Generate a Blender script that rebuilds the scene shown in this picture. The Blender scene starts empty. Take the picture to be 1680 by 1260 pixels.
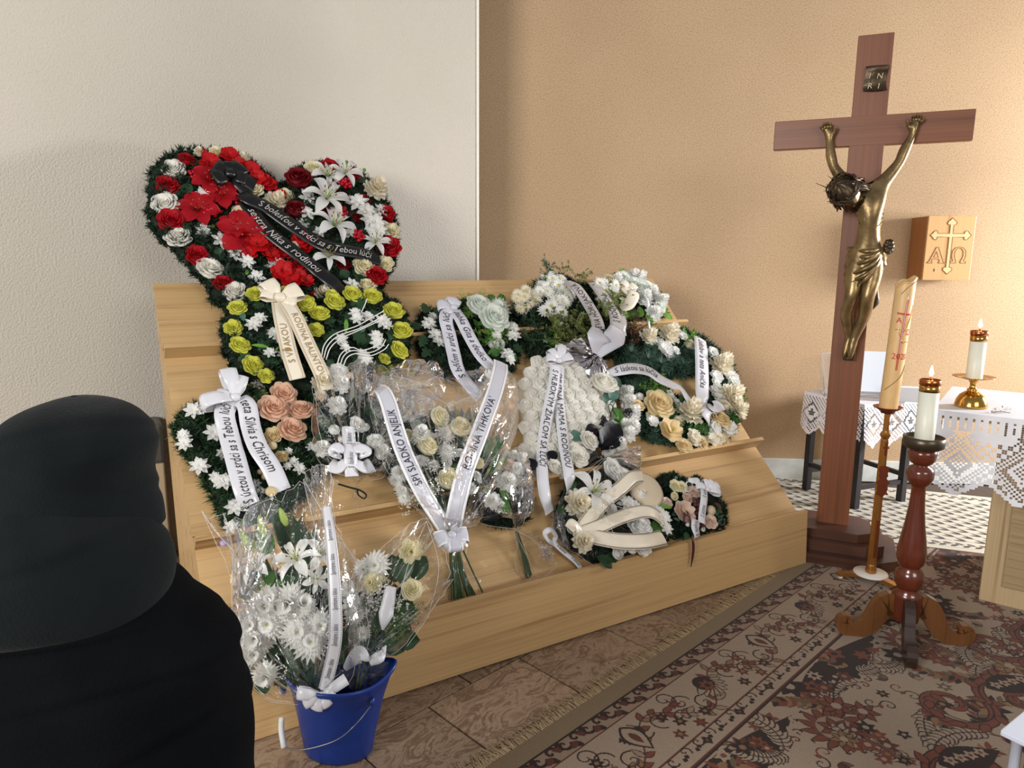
import bpy, math, random
import numpy as np
from mathutils import Matrix, Vector
S = bpy.context.scene
COL = S.collection
rnd = random.Random(7)
rng = np.random.default_rng(7)
PI = math.pi

# ---------------------------------------------------------------- camera
FPX, CX, CY, CAMH = 1165.0, 840.0, 630.0, 1.65
PITCH, ROLL = math.atan(205 / FPX), math.atan(56 / 6700)
cam = bpy.data.cameras.new('camera')
cam.sensor_fit = 'HORIZONTAL'; cam.sensor_width = 36.0; cam.lens = 36.0 * FPX / 1680
cam.clip_start = 0.05
camo = bpy.data.objects.new('camera', cam); COL.objects.link(camo)
_f = Vector((0, math.cos(PITCH), -math.sin(PITCH))); _u0 = Vector((0, math.sin(PITCH), math.cos(PITCH))); _r0 = Vector((1, 0, 0))
_r = _r0 * math.cos(ROLL) + _u0 * math.sin(ROLL); _u = _u0 * math.cos(ROLL) - _r0 * math.sin(ROLL)
camo.matrix_world = Matrix(((_r.x, _u.x, -_f.x, 0), (_r.y, _u.y, -_f.y, 0), (_r.z, _u.z, -_f.z, CAMH), (0, 0, 0, 1)))
S.camera = camo

# ---------------------------------------------------------------- world, window light, an added fill, exposure
w = bpy.data.worlds.new('world'); S.world = w; w.use_nodes = True
w.node_tree.nodes['Background'].inputs[0].default_value = (0.92, 0.94, 1.0, 1)
w.node_tree.nodes['Background'].inputs[1].default_value = 0.30
def area(name, loc, target, sx, sy, power, color):
    l = bpy.data.lights.new(name, 'AREA'); l.shape = 'RECTANGLE'; l.size = sx; l.size_y = sy; l.energy = power; l.color = color
    o = bpy.data.objects.new(name, l); COL.objects.link(o); o.location = loc
    o.rotation_euler = (Vector(target) - Vector(loc)).to_track_quat('-Z', 'Y').to_euler()
    return o
area('window_or_fill', (6.0, 3.75, 1.95), (2.0, 4.6, .9), 0.75, 1.1, 350, (0.97, 0.97, 1.0))
area('window_or_fill', (-3.6, -2.6, 2.9), (0.4, 4.2, 1.2), 2.4, 1.8, 350, (1.0, 0.97, 0.93))
area('window_or_fill', (3.2, -2.4, 3.1), (1.2, 4.6, 1.9), 2.4, 1.4, 100, (1.0, 0.93, 0.82))  # added warm fill from behind right, not a window of the chapel
S.view_settings.view_transform = 'Standard'; S.view_settings.look = 'None'
S.view_settings.exposure = 0.0; S.view_settings.gamma = 1.0; S.view_settings.use_curve_mapping = False

# ---------------------------------------------------------------- pixel -> point on a real plane
def ray(x, y):
    return _f + _r * ((x - CX) / FPX) + _u * (-(y - CY) / FPX)
EYE = Vector((0, 0, CAMH))
def hit(x, y, P, n):
    d = ray(x, y); return EYE + d * ((Vector(P) - EYE).dot(n) / d.dot(n))
def fl(x, y, z=0.0): return hit(x, y, (0, 0, z), Vector((0, 0, 1)))
class Plane:
    """a real plane: at(x, y, h) is the point on it, raised h along its normal"""
    def __init__(s, P, n, up=(0, 0, 1)):
        s.P = Vector(P); s.n = Vector(n).normalized()
        s.up = (Vector(up) - s.n * Vector(up).dot(s.n)).normalized(); s.rt = s.up.cross(s.n)
    def at(s, x, y, h=0.0): return hit(x, y, s.P + s.n * h, s.n)
    def px(s, x, y):       # metres per pixel about there
        return (s.at(x + 1, y) - s.at(x - 1, y)).length / 2

# ---------------------------------------------------------------- materials
MATS = {}
def newmat(name):
    m = bpy.data.materials.new(name); m.use_nodes = True; MATS[name] = m
    nt = m.node_tree; b = nt.nodes['Principled BSDF']
    return m, nt, b
def N(nt, t, **kw):
    n = nt.nodes.new(t)
    for k, v in kw.items():
        if k.startswith('i_'): n.inputs[k[2:].replace('_', ' ')].default_value = v
        else: setattr(n, k, v)
    return n
def ramp(nt, stops):
    r = nt.nodes.new('ShaderNodeValToRGB'); e = r.color_ramp.elements
    while len(e) < len(stops): e.new(0.5)
    for el, (p, c) in zip(e, stops): el.position = p; el.color = (*c, 1) if len(c) == 3 else c
    return r
def srgb(r, g, b):
    f = lambda c: (c / 255 / 12.92) if c / 255 <= .04045 else ((c / 255 + .055) / 1.055) ** 2.4
    return (f(r), f(g), f(b))
def plain(name, c, rough=.5, metal=0, spec=.5, vary=0.0, nscale=25, bump=0.0, bscale=200, sheen=0, sss=0, coat=0, island=0.0, trans=0):
    """a principled surface with a little noise in its colour and relief"""
    m, nt, b = newmat(name)
    b.inputs['Base Color'].default_value = (*c, 1); b.inputs['Roughness'].default_value = rough
    b.inputs['Metallic'].default_value = metal; b.inputs['Specular IOR Level'].default_value = spec
    if sheen: b.inputs['Sheen Weight'].default_value = sheen
    if coat: b.inputs['Coat Weight'].default_value = coat; b.inputs['Coat Roughness'].default_value = .08
    if sss:
        b.inputs['Subsurface Weight'].default_value = sss; b.inputs['Subsurface Radius'].default_value = (.02, .015, .01); b.inputs['Subsurface Scale'].default_value = .5
    tc = N(nt, 'ShaderNodeTexCoord')
    if vary or island:
        h = N(nt, 'ShaderNodeHueSaturation'); h.inputs['Color'].default_value = (*c, 1)
        nz = N(nt, 'ShaderNodeTexNoise', i_Scale=nscale, i_Detail=4.0); nt.links.new(tc.outputs['Object'], nz.inputs['Vector'])
        mr = N(nt, 'ShaderNodeMapRange'); mr.inputs['From Min'].default_value = .25; mr.inputs['From Max'].default_value = .75
        mr.inputs['To Min'].default_value = 1 - vary; mr.inputs['To Max'].default_value = 1 + vary
        nt.links.new(nz.outputs['Fac'], mr.inputs['Value'])
        out = mr.outputs['Result']
        if island:
            g = N(nt, 'ShaderNodeNewGeometry'); m2 = N(nt, 'ShaderNodeMapRange')
            m2.inputs['To Min'].default_value = 1 - island; m2.inputs['To Max'].default_value = 1 + island
            nt.links.new(g.outputs['Random Per Island'], m2.inputs['Value'])
            mu = N(nt, 'ShaderNodeMath', operation='MULTIPLY'); nt.links.new(out, mu.inputs[0]); nt.links.new(m2.outputs['Result'], mu.inputs[1]); out = mu.outputs[0]
        nt.links.new(out, h.inputs['Value']); nt.links.new(h.outputs['Color'], b.inputs['Base Color'])
    if bump:
        nb = N(nt, 'ShaderNodeTexNoise', i_Scale=bscale, i_Detail=3.0); nt.links.new(tc.outputs['Object'], nb.inputs['Vector'])
        bp = N(nt, 'ShaderNodeBump', i_Strength=bump, i_Distance=.004); nt.links.new(nb.outputs['Fac'], bp.inputs['Height']); nt.links.new(bp.outputs['Normal'], b.inputs['Normal'])
    return m
def wood(name, base, dark, rough=.45, axis='X', sc=1.0, coat=0.0, contrast=1.0):
    """veneer whose grain runs along one axis of the board's own coordinates"""
    m, nt, b = newmat(name)
    tc = N(nt, 'ShaderNodeTexCoord'); mp = N(nt, 'ShaderNodeMapping')
    s = {'X': (.42, 17, 17), 'Y': (17, .42, 17), 'Z': (17, 17, .42)}[axis]
    mp.inputs['Scale'].default_value = [v * sc for v in s]
    nt.links.new(tc.outputs['Object'], mp.inputs['Vector'])
    n1 = N(nt, 'ShaderNodeTexNoise', i_Scale=1.0, i_Detail=9.0, i_Roughness=.66, i_Distortion=.25); nt.links.new(mp.outputs[0], n1.inputs['Vector'])
    r1 = ramp(nt, [(.38, base), (.545, tuple(a * .93 + d * .07 for a, d in zip(base, dark))), (.62, tuple(a * .62 + d * .38 for a, d in zip(base, dark))), (.74, dark)])
    nt.links.new(n1.outputs['Fac'], r1.inputs[0])
    mp2 = N(nt, 'ShaderNodeMapping'); mp2.inputs['Scale'].default_value = [v * sc * (1.5 if v < 1 else 9) for v in s]
    nt.links.new(tc.outputs['Object'], mp2.inputs['Vector'])
    n2 = N(nt, 'ShaderNodeTexNoise', i_Scale=1.0, i_Detail=3.0); nt.links.new(mp2.outputs[0], n2.inputs['Vector'])
    r2 = ramp(nt, [(.3, (1 - .16 * contrast,) * 3), (.7, (1.0, 1.0, 1.0))]); nt.links.new(n2.outputs['Fac'], r2.inputs[0])
    mx = N(nt, 'ShaderNodeMix', data_type='RGBA', blend_type='MULTIPLY'); mx.inputs[0].default_value = 1
    nt.links.new(r1.outputs[0], mx.inputs[6]); nt.links.new(r2.outputs[0], mx.inputs[7]); nt.links.new(mx.outputs[2], b.inputs['Base Color'])
    b.inputs['Roughness'].default_value = rough
    if coat: b.inputs['Coat Weight'].default_value = coat; b.inputs['Coat Roughness'].default_value = .12
    bp = N(nt, 'ShaderNodeBump', i_Strength=.08, i_Distance=.002); nt.links.new(n2.outputs['Fac'], bp.inputs['Height']); nt.links.new(bp.outputs[0], b.inputs['Normal'])
    return m
def cello_mat(name, tint, haze, rough=.06, gain=.5):
    """crinkled clear film: mostly see-through, glossy where light catches it, a trace of milky haze"""
    m, nt, b = newmat(name); nt.nodes.remove(b)
    out = nt.nodes['Material Output']
    tr = N(nt, 'ShaderNodeBsdfTransparent'); tr.inputs[0].default_value = (.995, .995, .995, 1)
    gl = N(nt, 'ShaderNodeBsdfGlossy'); gl.inputs['Roughness'].default_value = rough; gl.inputs[0].default_value = (*tint, 1)
    df = N(nt, 'ShaderNodeBsdfDiffuse'); df.inputs[0].default_value = (.85, .85, .88, 1)
    fr = N(nt, 'ShaderNodeFresnel', i_IOR=1.45)
    tc = N(nt, 'ShaderNodeTexCoord'); nz = N(nt, 'ShaderNodeTexNoise', i_Scale=13.0, i_Detail=3.0, i_Distortion=2.2); nt.links.new(tc.outputs['Object'], nz.inputs['Vector'])
    bp = N(nt, 'ShaderNodeBump', i_Strength=.55, i_Distance=.012); nt.links.new(nz.outputs['Fac'], bp.inputs['Height'])
    nt.links.new(bp.outputs[0], gl.inputs['Normal']); nt.links.new(bp.outputs[0], fr.inputs['Normal'])
    m1 = N(nt, 'ShaderNodeMixShader'); m1.inputs[0].default_value = haze
    nt.links.new(tr.outputs[0], m1.inputs[1]); nt.links.new(df.outputs[0], m1.inputs[2])
    ad = N(nt, 'ShaderNodeMath', operation='MULTIPLY_ADD'); nt.links.new(fr.outputs[0], ad.inputs[0]); ad.inputs[1].default_value = gain; ad.inputs[2].default_value = .0
    ad.use_clamp = True
    m2 = N(nt, 'ShaderNodeMixShader'); nt.links.new(ad.outputs[0], m2.inputs[0]); nt.links.new(m1.outputs[0], m2.inputs[1]); nt.links.new(gl.outputs[0], m2.inputs[2])
    nt.links.new(m2.outputs[0], out.inputs[0])
    return m

# ---------------------------------------------------------------- mesh building
class MB:
    def __init__(s): s.v = []; s.fs = []; s.n = 0
    def add(s, v, f, mat=0):
        v = np.asarray(v, float).reshape(-1, 3)
        s.v.append(v)
        if isinstance(f, np.ndarray): s.fs.append((f + s.n, mat))
        else:
            by = {}
            for q in f: by.setdefault(len(q), []).append(q)
            for k in by: s.fs.append((np.array(by[k], int) + s.n, mat))
        s.n += len(v); return s
    def merge(s, o, M=None, mat=None):
        for_v = np.vstack(o.v)
        if M is not None:
            A = np.array(M); for_v = for_v @ A[:3, :3].T + A[:3, 3]
        s.v.append(for_v)
        for f, m in o.fs: s.fs.append((f + s.n, m if mat is None else mat))
        s.n += len(for_v); return s
    def grid(s, P, mat=0, close=False):
        P = np.asarray(P, float); a, b = P.shape[:2]; I = np.arange(a * b).reshape(a, b)
        if close: I = np.concatenate([I, I[:, :1]], 1)
        f = np.stack([I[:-1, :-1], I[1:, :-1], I[1:, 1:], I[:-1, 1:]], -1).reshape(-1, 4)
        return s.add(P.reshape(-1, 3), f, mat)
    def box(s, lo, hi, mat=0, M=None, bev=0.0):
        lo = np.array(lo, float); hi = np.array(hi, float)
        if bev <= 0:
            v = np.array([[(lo, hi)[i][0], (lo, hi)[j][1], (lo, hi)[k][2]] for i in (0, 1) for j in (0, 1) for k in (0, 1)])
            f = [(0, 1, 3, 2), (4, 6, 7, 5), (0, 4, 5, 1), (2, 3, 7, 6), (0, 2, 6, 4), (1, 5, 7, 3)]
        else:
            import bmesh
            bm = bmesh.new(); bmesh.ops.create_cube(bm, size=1)
            for q in bm.verts: q.co = Vector([(lo[i] + hi[i]) / 2 + q.co[i] * (hi[i] - lo[i]) for i in range(3)])
            bmesh.ops.bevel(bm, geom=bm.edges[:], offset=bev, segments=2, affect='EDGES', profile=.5)
            bm.verts.index_update(); v = np.array([q.co[:] for q in bm.verts]); f = [[q.index for q in fc.verts] for fc in bm.faces]; bm.free()
        if M is not None: A = np.array(M); v = v @ A[:3, :3].T + A[:3, 3]
        return s.add(v, f, mat)
    def tube(s, pts, r, n=8, mat=0, caps=True, flat=1.0):
        pts = np.asarray([tuple(p) for p in pts], float); k = len(pts); r = np.broadcast_to(np.asarray(r, float), (k,))
        t = np.gradient(pts, axis=0); t /= np.linalg.norm(t, axis=1)[:, None] + 1e-12
        ref = np.array([0, 0, 1.0]) if abs(t[0][2]) < .9 else np.array([1.0, 0, 0])
        x = np.cross(t[0], ref); x /= np.linalg.norm(x); P = np.zeros((k, n, 3)); a = np.arange(n) * 2 * PI / n
        for i in range(k):
            x = x - t[i] * x.dot(t[i]); x /= np.linalg.norm(x) + 1e-12; y = np.cross(t[i], x)
            P[i] = pts[i] + r[i] * (np.cos(a)[:, None] * x + flat * np.sin(a)[:, None] * y)
        b = s.n; s.grid(P, mat, True)
        if caps: s.fs.append((np.array([[b + j for j in range(n)][::-1]]), mat)); s.fs.append((np.array([[b + (k - 1) * n + j for j in range(n)]]), mat))
        return s
    def lathe(s, prof, n=24, mat=0, M=None, sx=1, sy=1):
        a = np.arange(n) * 2 * PI / n; prof = np.asarray(prof, float)
        P = np.stack([prof[:, 0:1] * np.cos(a) * sx, prof[:, 0:1] * np.sin(a) * sy, np.repeat(prof[:, 1:2], n, 1)], -1)
        if M is not None: A = np.array(M); P = P @ A[:3, :3].T + A[:3, 3]
        b = s.n; s.grid(P[:, ::-1], mat, True)
        if prof[0, 0] > 1e-4: s.fs.append((np.array([list(range(b, b + n))]), mat))
        if prof[-1, 0] > 1e-4: s.fs.append((np.array([list(range(b + (len(prof) - 1) * n, b + len(prof) * n))[::-1]]), mat))
        return s
    def prism(s, poly, o, ex, ey, ez, depth, mat=0):
        """polygon (2-d) in the ex/ey plane at o, thickened depth along ez"""
        o, ex, ey, ez = [np.array(tuple(q), float) for q in (o, ex, ey, ez)]; poly = np.array(poly, float); k = len(poly)
        a = o + poly[:, :1] * ex + poly[:, 1:] * ey; b = a + ez * depth
        f = [tuple(range(k))[::-1], tuple(range(k, 2 * k))] + [(i, (i + 1) % k, k + (i + 1) % k, k + i) for i in range(k)]
        return s.add(np.vstack([a, b]), f, mat)
    def mesh(s, name, mats, smooth=False, M=None):
        me = bpy.data.meshes.new(name); v = np.vstack(s.v)
        if M is not None: A = np.array(M); v = v @ A[:3, :3].T + A[:3, 3]
        nl = sum(f.size for f, _ in s.fs); nf = sum(len(f) for f, _ in s.fs)
        me.vertices.add(len(v)); me.vertices.foreach_set('co', v.astype(np.float32).ravel())
        me.loops.add(nl); me.polygons.add(nf)
        me.loops.foreach_set('vertex_index', np.concatenate([f.ravel() for f, _ in s.fs]).astype(np.int32))
        tot = np.concatenate([np.full(len(f), f.shape[1]) for f, _ in s.fs]).astype(np.int32)
        me.polygons.foreach_set('loop_start', np.concatenate([[0], np.cumsum(tot)[:-1]]).astype(np.int32))
        me.polygons.foreach_set('material_index', np.concatenate([np.full(len(f), m) for f, m in s.fs]).astype(np.int32))
        me.polygons.foreach_set('use_smooth', np.full(nf, bool(smooth)))
        for m in (mats if isinstance(mats, (list, tuple)) else [mats]): me.materials.append(MATS[m] if isinstance(m, str) else m)
        me.update(calc_edges=True); me.validate()
        return me
    def build(s, name, mats, parent=None, smooth=False, frame=None, **kw):
        """link as one object; shapes given in world coordinates, or in frame coordinates when a frame matrix is given"""
        if frame is None:
            v = np.vstack(s.v); c = (v.min(0) + v.max(0)) / 2; c[2] = v[:, 2].min(); frame = Matrix.Translation(c); me = s.mesh(name, mats, smooth, frame.inverted())
        else: me = s.mesh(name, mats, smooth)
        return link(name, me, parent, frame, **kw)
WM = {}
def link(name, me, parent=None, M=None, **kw):
    o = bpy.data.objects.new(name, me); COL.objects.link(o); M = Matrix(M) if M is not None else Matrix(); WM[o.name] = M
    if parent is not None: o.parent = parent; o.matrix_basis = WM[parent.name].inverted() @ M
    else: o.matrix_basis = M
    for k, v in kw.items(): o[k] = v
    return o
def thing(name, loc, label, cat, group=None):
    o = bpy.data.objects.new(name, None); COL.objects.link(o); o.empty_display_size = .05
    M = Matrix.Translation(Vector(loc)); WM[o.name] = M; o.matrix_basis = M; o['label'] = label; o['category'] = cat
    if group: o['group'] = group
    return o
def frame_at(pos, z, spin=0.0, scale=1.0, up=(0, 0, 1)):
    z = Vector(z).normalized(); up = Vector(up)
    if abs(z.dot(up)) > .97: up = Vector((0, 1, 0))
    x = up.cross(z).normalized(); y = z.cross(x)
    R = Matrix((x, y, z)).transposed().to_4x4()
    return Matrix.Translation(Vector(pos)) @ R @ Matrix.Rotation(spin, 4, 'Z') @ Matrix.Scale(scale, 4)
def axes(o, x, y, z):
    M = Matrix((Vector(x), Vector(y), Vector(z))).transposed().to_4x4(); M.translation = Vector(o); return M
def inpoly(P, poly):
    P = np.asarray(P); poly = np.asarray(poly, float); c = np.zeros(len(P), bool); j = len(poly) - 1
    for i in range(len(poly)):
        a, b = poly[i], poly[j]
        m = ((a[1] > P[:, 1]) != (b[1] > P[:, 1])) & (P[:, 0] < (b[0] - a[0]) * (P[:, 1] - a[1]) / (b[1] - a[1] + 1e-12) + a[0]); c ^= m; j = i
    return c
def spline(pts, n):
    pts = np.asarray([tuple(p) for p in pts], float); k = len(pts)
    if k == 2: return pts[0] + np.linspace(0, 1, n)[:, None] * (pts[1] - pts[0])
    P = np.vstack([2 * pts[0] - pts[1], pts, 2 * pts[-1] - pts[-2]]); out = []
    for t in np.linspace(0, k - 1 - 1e-9, n):
        i = int(t); x = t - i; a, b, c, d = P[i:i + 4]
        out.append(.5 * (2 * b + (c - a) * x + (2 * a - 5 * b + 4 * c - d) * x * x + (3 * b - a - 3 * c + d) * x ** 3))
    return np.array(out)
def text_geo(body, shear=0.0, bold=0.0):
    c = bpy.data.curves.new('lettering', 'FONT'); c.body = body; c.shear = shear; c.resolution_u = 2; c.offset = bold
    o = bpy.data.objects.new('lettering', c); COL.objects.link(o)
    dg = bpy.context.evaluated_depsgraph_get(); me = bpy.data.meshes.new_from_object(o.evaluated_get(dg))
    v = np.array([q.co[:] for q in me.vertices]) if len(me.vertices) else np.zeros((0, 3)); f = [tuple(p.vertices) for p in me.polygons]
    bpy.data.objects.remove(o); bpy.data.curves.remove(c); bpy.data.meshes.remove(me)
    return v, f
# ================================================================ the setting
Z3 = Vector((0, 0, 1))
A0 = Vector((1.6332, 3.6974, 0)); UX = Vector((.85813, .51344, 0)); NY = Vector((-.51344, .85813, 0))   # stand: front right foot, length, depth
STF = axes(A0, UX, NY, Z3)
def st(s, d, z): return A0 + UX * s + NY * d + Z3 * z

# plaster
def plaster(name, c, c2, bump, sc, speck=None, rough=.9):
    m, nt, b = newmat(name); b.inputs['Roughness'].default_value = rough; b.inputs['Specular IOR Level'].default_value = .2
    tc = N(nt, 'ShaderNodeTexCoord')
    n1 = N(nt, 'ShaderNodeTexNoise', i_Scale=sc, i_Detail=3.0, i_Roughness=.55); n2 = N(nt, 'ShaderNodeTexNoise', i_Scale=1.1, i_Detail=3.0)
    for q in (n1, n2): nt.links.new(tc.outputs['Object'], q.inputs['Vector'])
    r2 = ramp(nt, [(.35, c), (.65, c2)]); nt.links.new(n2.outputs['Fac'], r2.inputs[0]); col = r2.outputs[0]
    if speck:
        n3 = N(nt, 'ShaderNodeTexNoise', i_Scale=speck[0], i_Detail=2.0); nt.links.new(tc.outputs['Object'], n3.inputs['Vector'])
        r3 = ramp(nt, speck[1]); nt.links.new(n3.outputs['Fac'], r3.inputs[0])
        mx = N(nt, 'ShaderNodeMix', data_type='RGBA', blend_type='MULTIPLY'); mx.inputs[0].default_value = 1
        nt.links.new(col, mx.inputs[6]); nt.links.new(r3.outputs[0], mx.inputs[7]); col = mx.outputs[2]
    nt.links.new(col, b.inputs['Base Color'])
    bp = N(nt, 'ShaderNodeBump', i_Strength=bump, i_Distance=.012); nt.links.new(n1.outputs['Fac'], bp.inputs['Height']); nt.links.new(bp.outputs[0], b.inputs['Normal'])
plaster('white_plaster', srgb(198, 192, 178), srgb(204, 196, 184), .6, 95)
plaster('tan_plaster', srgb(194, 166, 133), srgb(188, 160, 127), .22, 170, (150, [(.28, (.36, .30, .24)), (.42, (.88, .86, .83)), (.6, (1, 1, 1)), (.72, (1.25, 1.25, 1.22))]))
plain('white_trim', srgb(232, 228, 214), .5, vary=.03)
plain('pale_marble', srgb(206, 210, 205), .35, vary=.12, nscale=14)
plain('grout', srgb(74, 60, 48), .9, vary=.15)

YT = 5.27                      # the tan wall's face on the floor (nearly square to the lens)
TW = Plane((2.0, 5.262, 0), Vector((-.055, -.998, 0)))
WW = Plane(st(0, 1.926, 0), -NY)
c0 = hit(784, 500, WW.P, WW.n); c0.z = 0                # where the white wall ends
tb = axes((2.0, 5.262, 0), (.9985, -.055, 0), (.055, .9985, 0), Z3)
MB().box((-3.2, 0, 0), (5.4, .15, 4.2)).build('wall_back', 'tan_plaster', frame=tb, kind='structure')
sC = (c0 - A0).dot(UX)
MB().box((sC - 4.2, 1.926, 0), (sC, 2.06, 4.2)).build('wall_left', 'white_plaster', frame=STF, kind='structure')
MB().box((sC - .012, 1.918, 0), (sC + .006, 2.07, 4.2), bev=.004).build('trim_1', 'white_trim', frame=STF, kind='structure')
MB().box((-3.0, -.014, 0), (5.2, 0, .165), bev=.003).build('baseboard_back', 'pale_marble', frame=tb, kind='structure')

# stone floor: slabs with recessed joints
m, nt, b = newmat('stone_slab'); b.inputs['Roughness'].default_value = .42; b.inputs['Specular IOR Level'].default_value = .35
g = N(nt, 'ShaderNodeNewGeometry'); oi = N(nt, 'ShaderNodeObjectInfo'); tc = N(nt, 'ShaderNodeTexCoord')
mp = N(nt, 'ShaderNodeMapping'); mp.inputs['Scale'].default_value = (3.6, 6.5, 3)
ad = N(nt, 'ShaderNodeVectorMath', operation='ADD'); nt.links.new(g.outputs['Position'], ad.inputs[0])
cmb = N(nt, 'ShaderNodeCombineXYZ')
mul = N(nt, 'ShaderNodeMath', operation='MULTIPLY'); mul.inputs[1].default_value = 40; nt.links.new(oi.outputs['Random'], mul.inputs[0])
nt.links.new(mul.outputs[0], cmb.inputs[0]); nt.links.new(mul.outputs[0], cmb.inputs[1]); nt.links.new(tc.outputs['Object'], ad.inputs[0]); nt.links.new(cmb.outputs[0], ad.inputs[1])
nt.links.new(ad.outputs[0], mp.inputs[0])
n1 = N(nt, 'ShaderNodeTexNoise', i_Scale=1.6, i_Detail=8.0, i_Roughness=.68, i_Distortion=1.6); nt.links.new(mp.outputs[0], n1.inputs['Vector'])
r1 = ramp(nt, [(.28, srgb(92, 74, 58)), (.42, srgb(150, 124, 102)), (.50, srgb(172, 148, 124)), (.56, srgb(120, 94, 74)), (.64, srgb(166, 140, 116)), (.74, srgb(206, 184, 160))])
nt.links.new(n1.outputs['Fac'], r1.inputs[0])
hs = N(nt, 'ShaderNodeHueSaturation'); mr = N(nt, 'ShaderNodeMapRange'); mr.inputs['To Min'].default_value = .62; mr.inputs['To Max'].default_value = 1.12
nt.links.new(oi.outputs['Random'], mr.inputs[0]); nt.links.new(mr.outputs[0], hs.inputs['Value']); nt.links.new(r1.outputs[0], hs.inputs['Color']); nt.links.new(hs.outputs[0], b.inputs['Base Color'])
bp = N(nt, 'ShaderNodeBump', i_Strength=.12, i_Distance=.004); nt.links.new(n1.outputs['Fac'], bp.inputs['Height']); nt.links.new(bp.outputs[0], b.inputs['Normal'])

EA = Vector((.715, .699, 0)).normalized(); EB = Vector((EA.y, -EA.x, 0)); R0 = Vector((-.0700, 2.082, 0))   # rug axes: along its fringed edge, and inward
RGF = axes(R0, EA, EB, -Z3)
floor = MB().box((-4, -3, -.10), (7.5, 6, -.012)).build('floor', 'grout', frame=Matrix(), kind='structure')
tr = random.Random(3); row = 0; bb = -2.6
slabs = []
while bb < .55:
    hb = .335 if row % 2 else .30; a = -1.9 + tr.random() * .3
    while a < 3.7:
        la = tr.uniform(.22, .52)
        lo = (a + .0035, bb + .0035); hi = (a + la - .0035, bb + hb - .0035)
        c = R0 + EA * (a + la / 2) + EB * (bb + hb / 2)
        if c.y > .7 and (c - st(0, 1.95, 0)).dot(NY) < .3 and c.x > -3.2:
            zt = tr.uniform(-.0012, .0006)
            mb = MB().box((-la / 2 + .0035, -hb / 2 + .0035, -.012), (la / 2 - .0035, hb / 2 - .0035, zt), bev=.0022)
            mb.build('tile', 'stone_slab', floor, frame=axes(c, EA, EA.cross(-Z3) * -1, Z3))
        a += la
    bb += hb; row += 1

# ================================================================ rugs: the woven patterns are drawn into generated images
class Canvas:
    def __init__(s, wm, hm, res, bg):
        s.res = res; s.w = int(wm / res); s.h = int(hm / res); s.a = np.zeros((s.h, s.w, 3), np.float32); s.a[:] = bg
        s.wrap = None
    def mask(s, x0, y0, x1, y1):
        i0, i1 = max(0, int(x0 / s.res) - 1), min(s.w, int(x1 / s.res) + 2); j0, j1 = max(0, int(y0 / s.res) - 1), min(s.h, int(y1 / s.res) + 2)
        if i0 >= i1 or j0 >= j1: return None
        X, Y = np.meshgrid((np.arange(i0, i1) + .5) * s.res, (np.arange(j0, j1) + .5) * s.res); return (slice(j0, j1), slice(i0, i1)), X, Y
    def put(s, sl, m, c): s.a[sl][m] = c
    def disc(s, x, y, r, c):
        q = s.mask(x - r, y - r, x + r, y + r)
        if q: s.put(q[0], (q[1] - x) ** 2 + (q[2] - y) ** 2 < r * r, c)
    def rect(s, x0, y0, x1, y1, c):
        q = s.mask(x0, y0, x1, y1)
        if q: s.put(q[0], (q[1] >= x0) & (q[1] <= x1) & (q[2] >= y0) & (q[2] <= y1), c)
    def leaf(s, x, y, l, wd, a, c, line=None, lw=.004):
        def m(X, Y, L, W):
            u = (X - x) * math.cos(a) + (Y - y) * math.sin(a); v = -(X - x) * math.sin(a) + (Y - y) * math.cos(a); t = np.clip(u / L, 0, 1)
            return (u > 0) & (u < L) & (np.abs(v) < W * np.sin(PI * t ** .8) + 1e-9)
        q = s.mask(x - l * 1.2, y - l * 1.2, x + l * 1.2, y + l * 1.2)
        if not q: return
        if line is not None: s.put(q[0], m(q[1] + math.cos(a) * lw, q[2] + math.sin(a) * lw, l + 2 * lw, wd + lw), line)
        s.put(q[0], m(q[1], q[2], l, wd), c)
    def stroke(s, pts, wd, c, taper=0):
        pts = np.asarray(pts); k = len(pts)
        for i in range(k - 1):
            a, b = pts[i], pts[i + 1]; r = wd * (1 - taper * i / k) / 2
            q = s.mask(min(a[0], b[0]) - r, min(a[1], b[1]) - r, max(a[0], b[0]) + r, max(a[1], b[1]) + r)
            if not q: continue
            d = b - a; L = max(d.dot(d), 1e-12); t = np.clip(((q[1] - a[0]) * d[0] + (q[2] - a[1]) * d[1]) / L, 0, 1)
            s.put(q[0], (q[1] - a[0] - t * d[0]) ** 2 + (q[2] - a[1] - t * d[1]) ** 2 < r * r, c)
    def flower(s, x, y, r, n, c, c2, line=None, a0=0):
        for k in range(n): s.leaf(x, y, r, r * 1.5 / n, a0 + k * 2 * PI / n, c, line, r * .07)
        s.disc(x, y, r * .28, c2)
    def scroll(s, x, y, r, a, turns, wd, c, side=1):
        t = np.linspace(0, 1, 40); ang = a + side * t * turns * 2 * PI; rr = r * (1 - t * .88)
        cx, cy = x - r * math.cos(a), y - r * math.sin(a)
        p = np.stack([cx + rr * np.cos(ang), cy + rr * np.sin(ang)], 1); s.stroke(p, wd, c, .4); return p
    def vine(s, p, rr, wd, c, leafc, line, every=3, L=.05, rnd2=None):
        s.stroke(p, wd, c)
        for i in range(2, len(p) - 1, every):
            d = p[i + 1] - p[i]; a = math.atan2(d[1], d[0])
            for sg in (1, -1): s.leaf(p[i][0], p[i][1], L * rr.uniform(.7, 1.2), L * .22, a + sg * rr.uniform(.5, 1.1), rr.choice(leafc), line, .0035)
    def image(s, name):
        im = bpy.data.images.new(name, s.w, s.h); px = np.ones((s.h, s.w, 4), np.float32); px[..., :3] = s.a
        im.pixels.foreach_set(px.ravel()); im.update(); im.pack(); return im
def S8(r, g, b): return np.array([r, g, b], np.float32) / 255      # display colours (the image is tagged sRGB)
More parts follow.
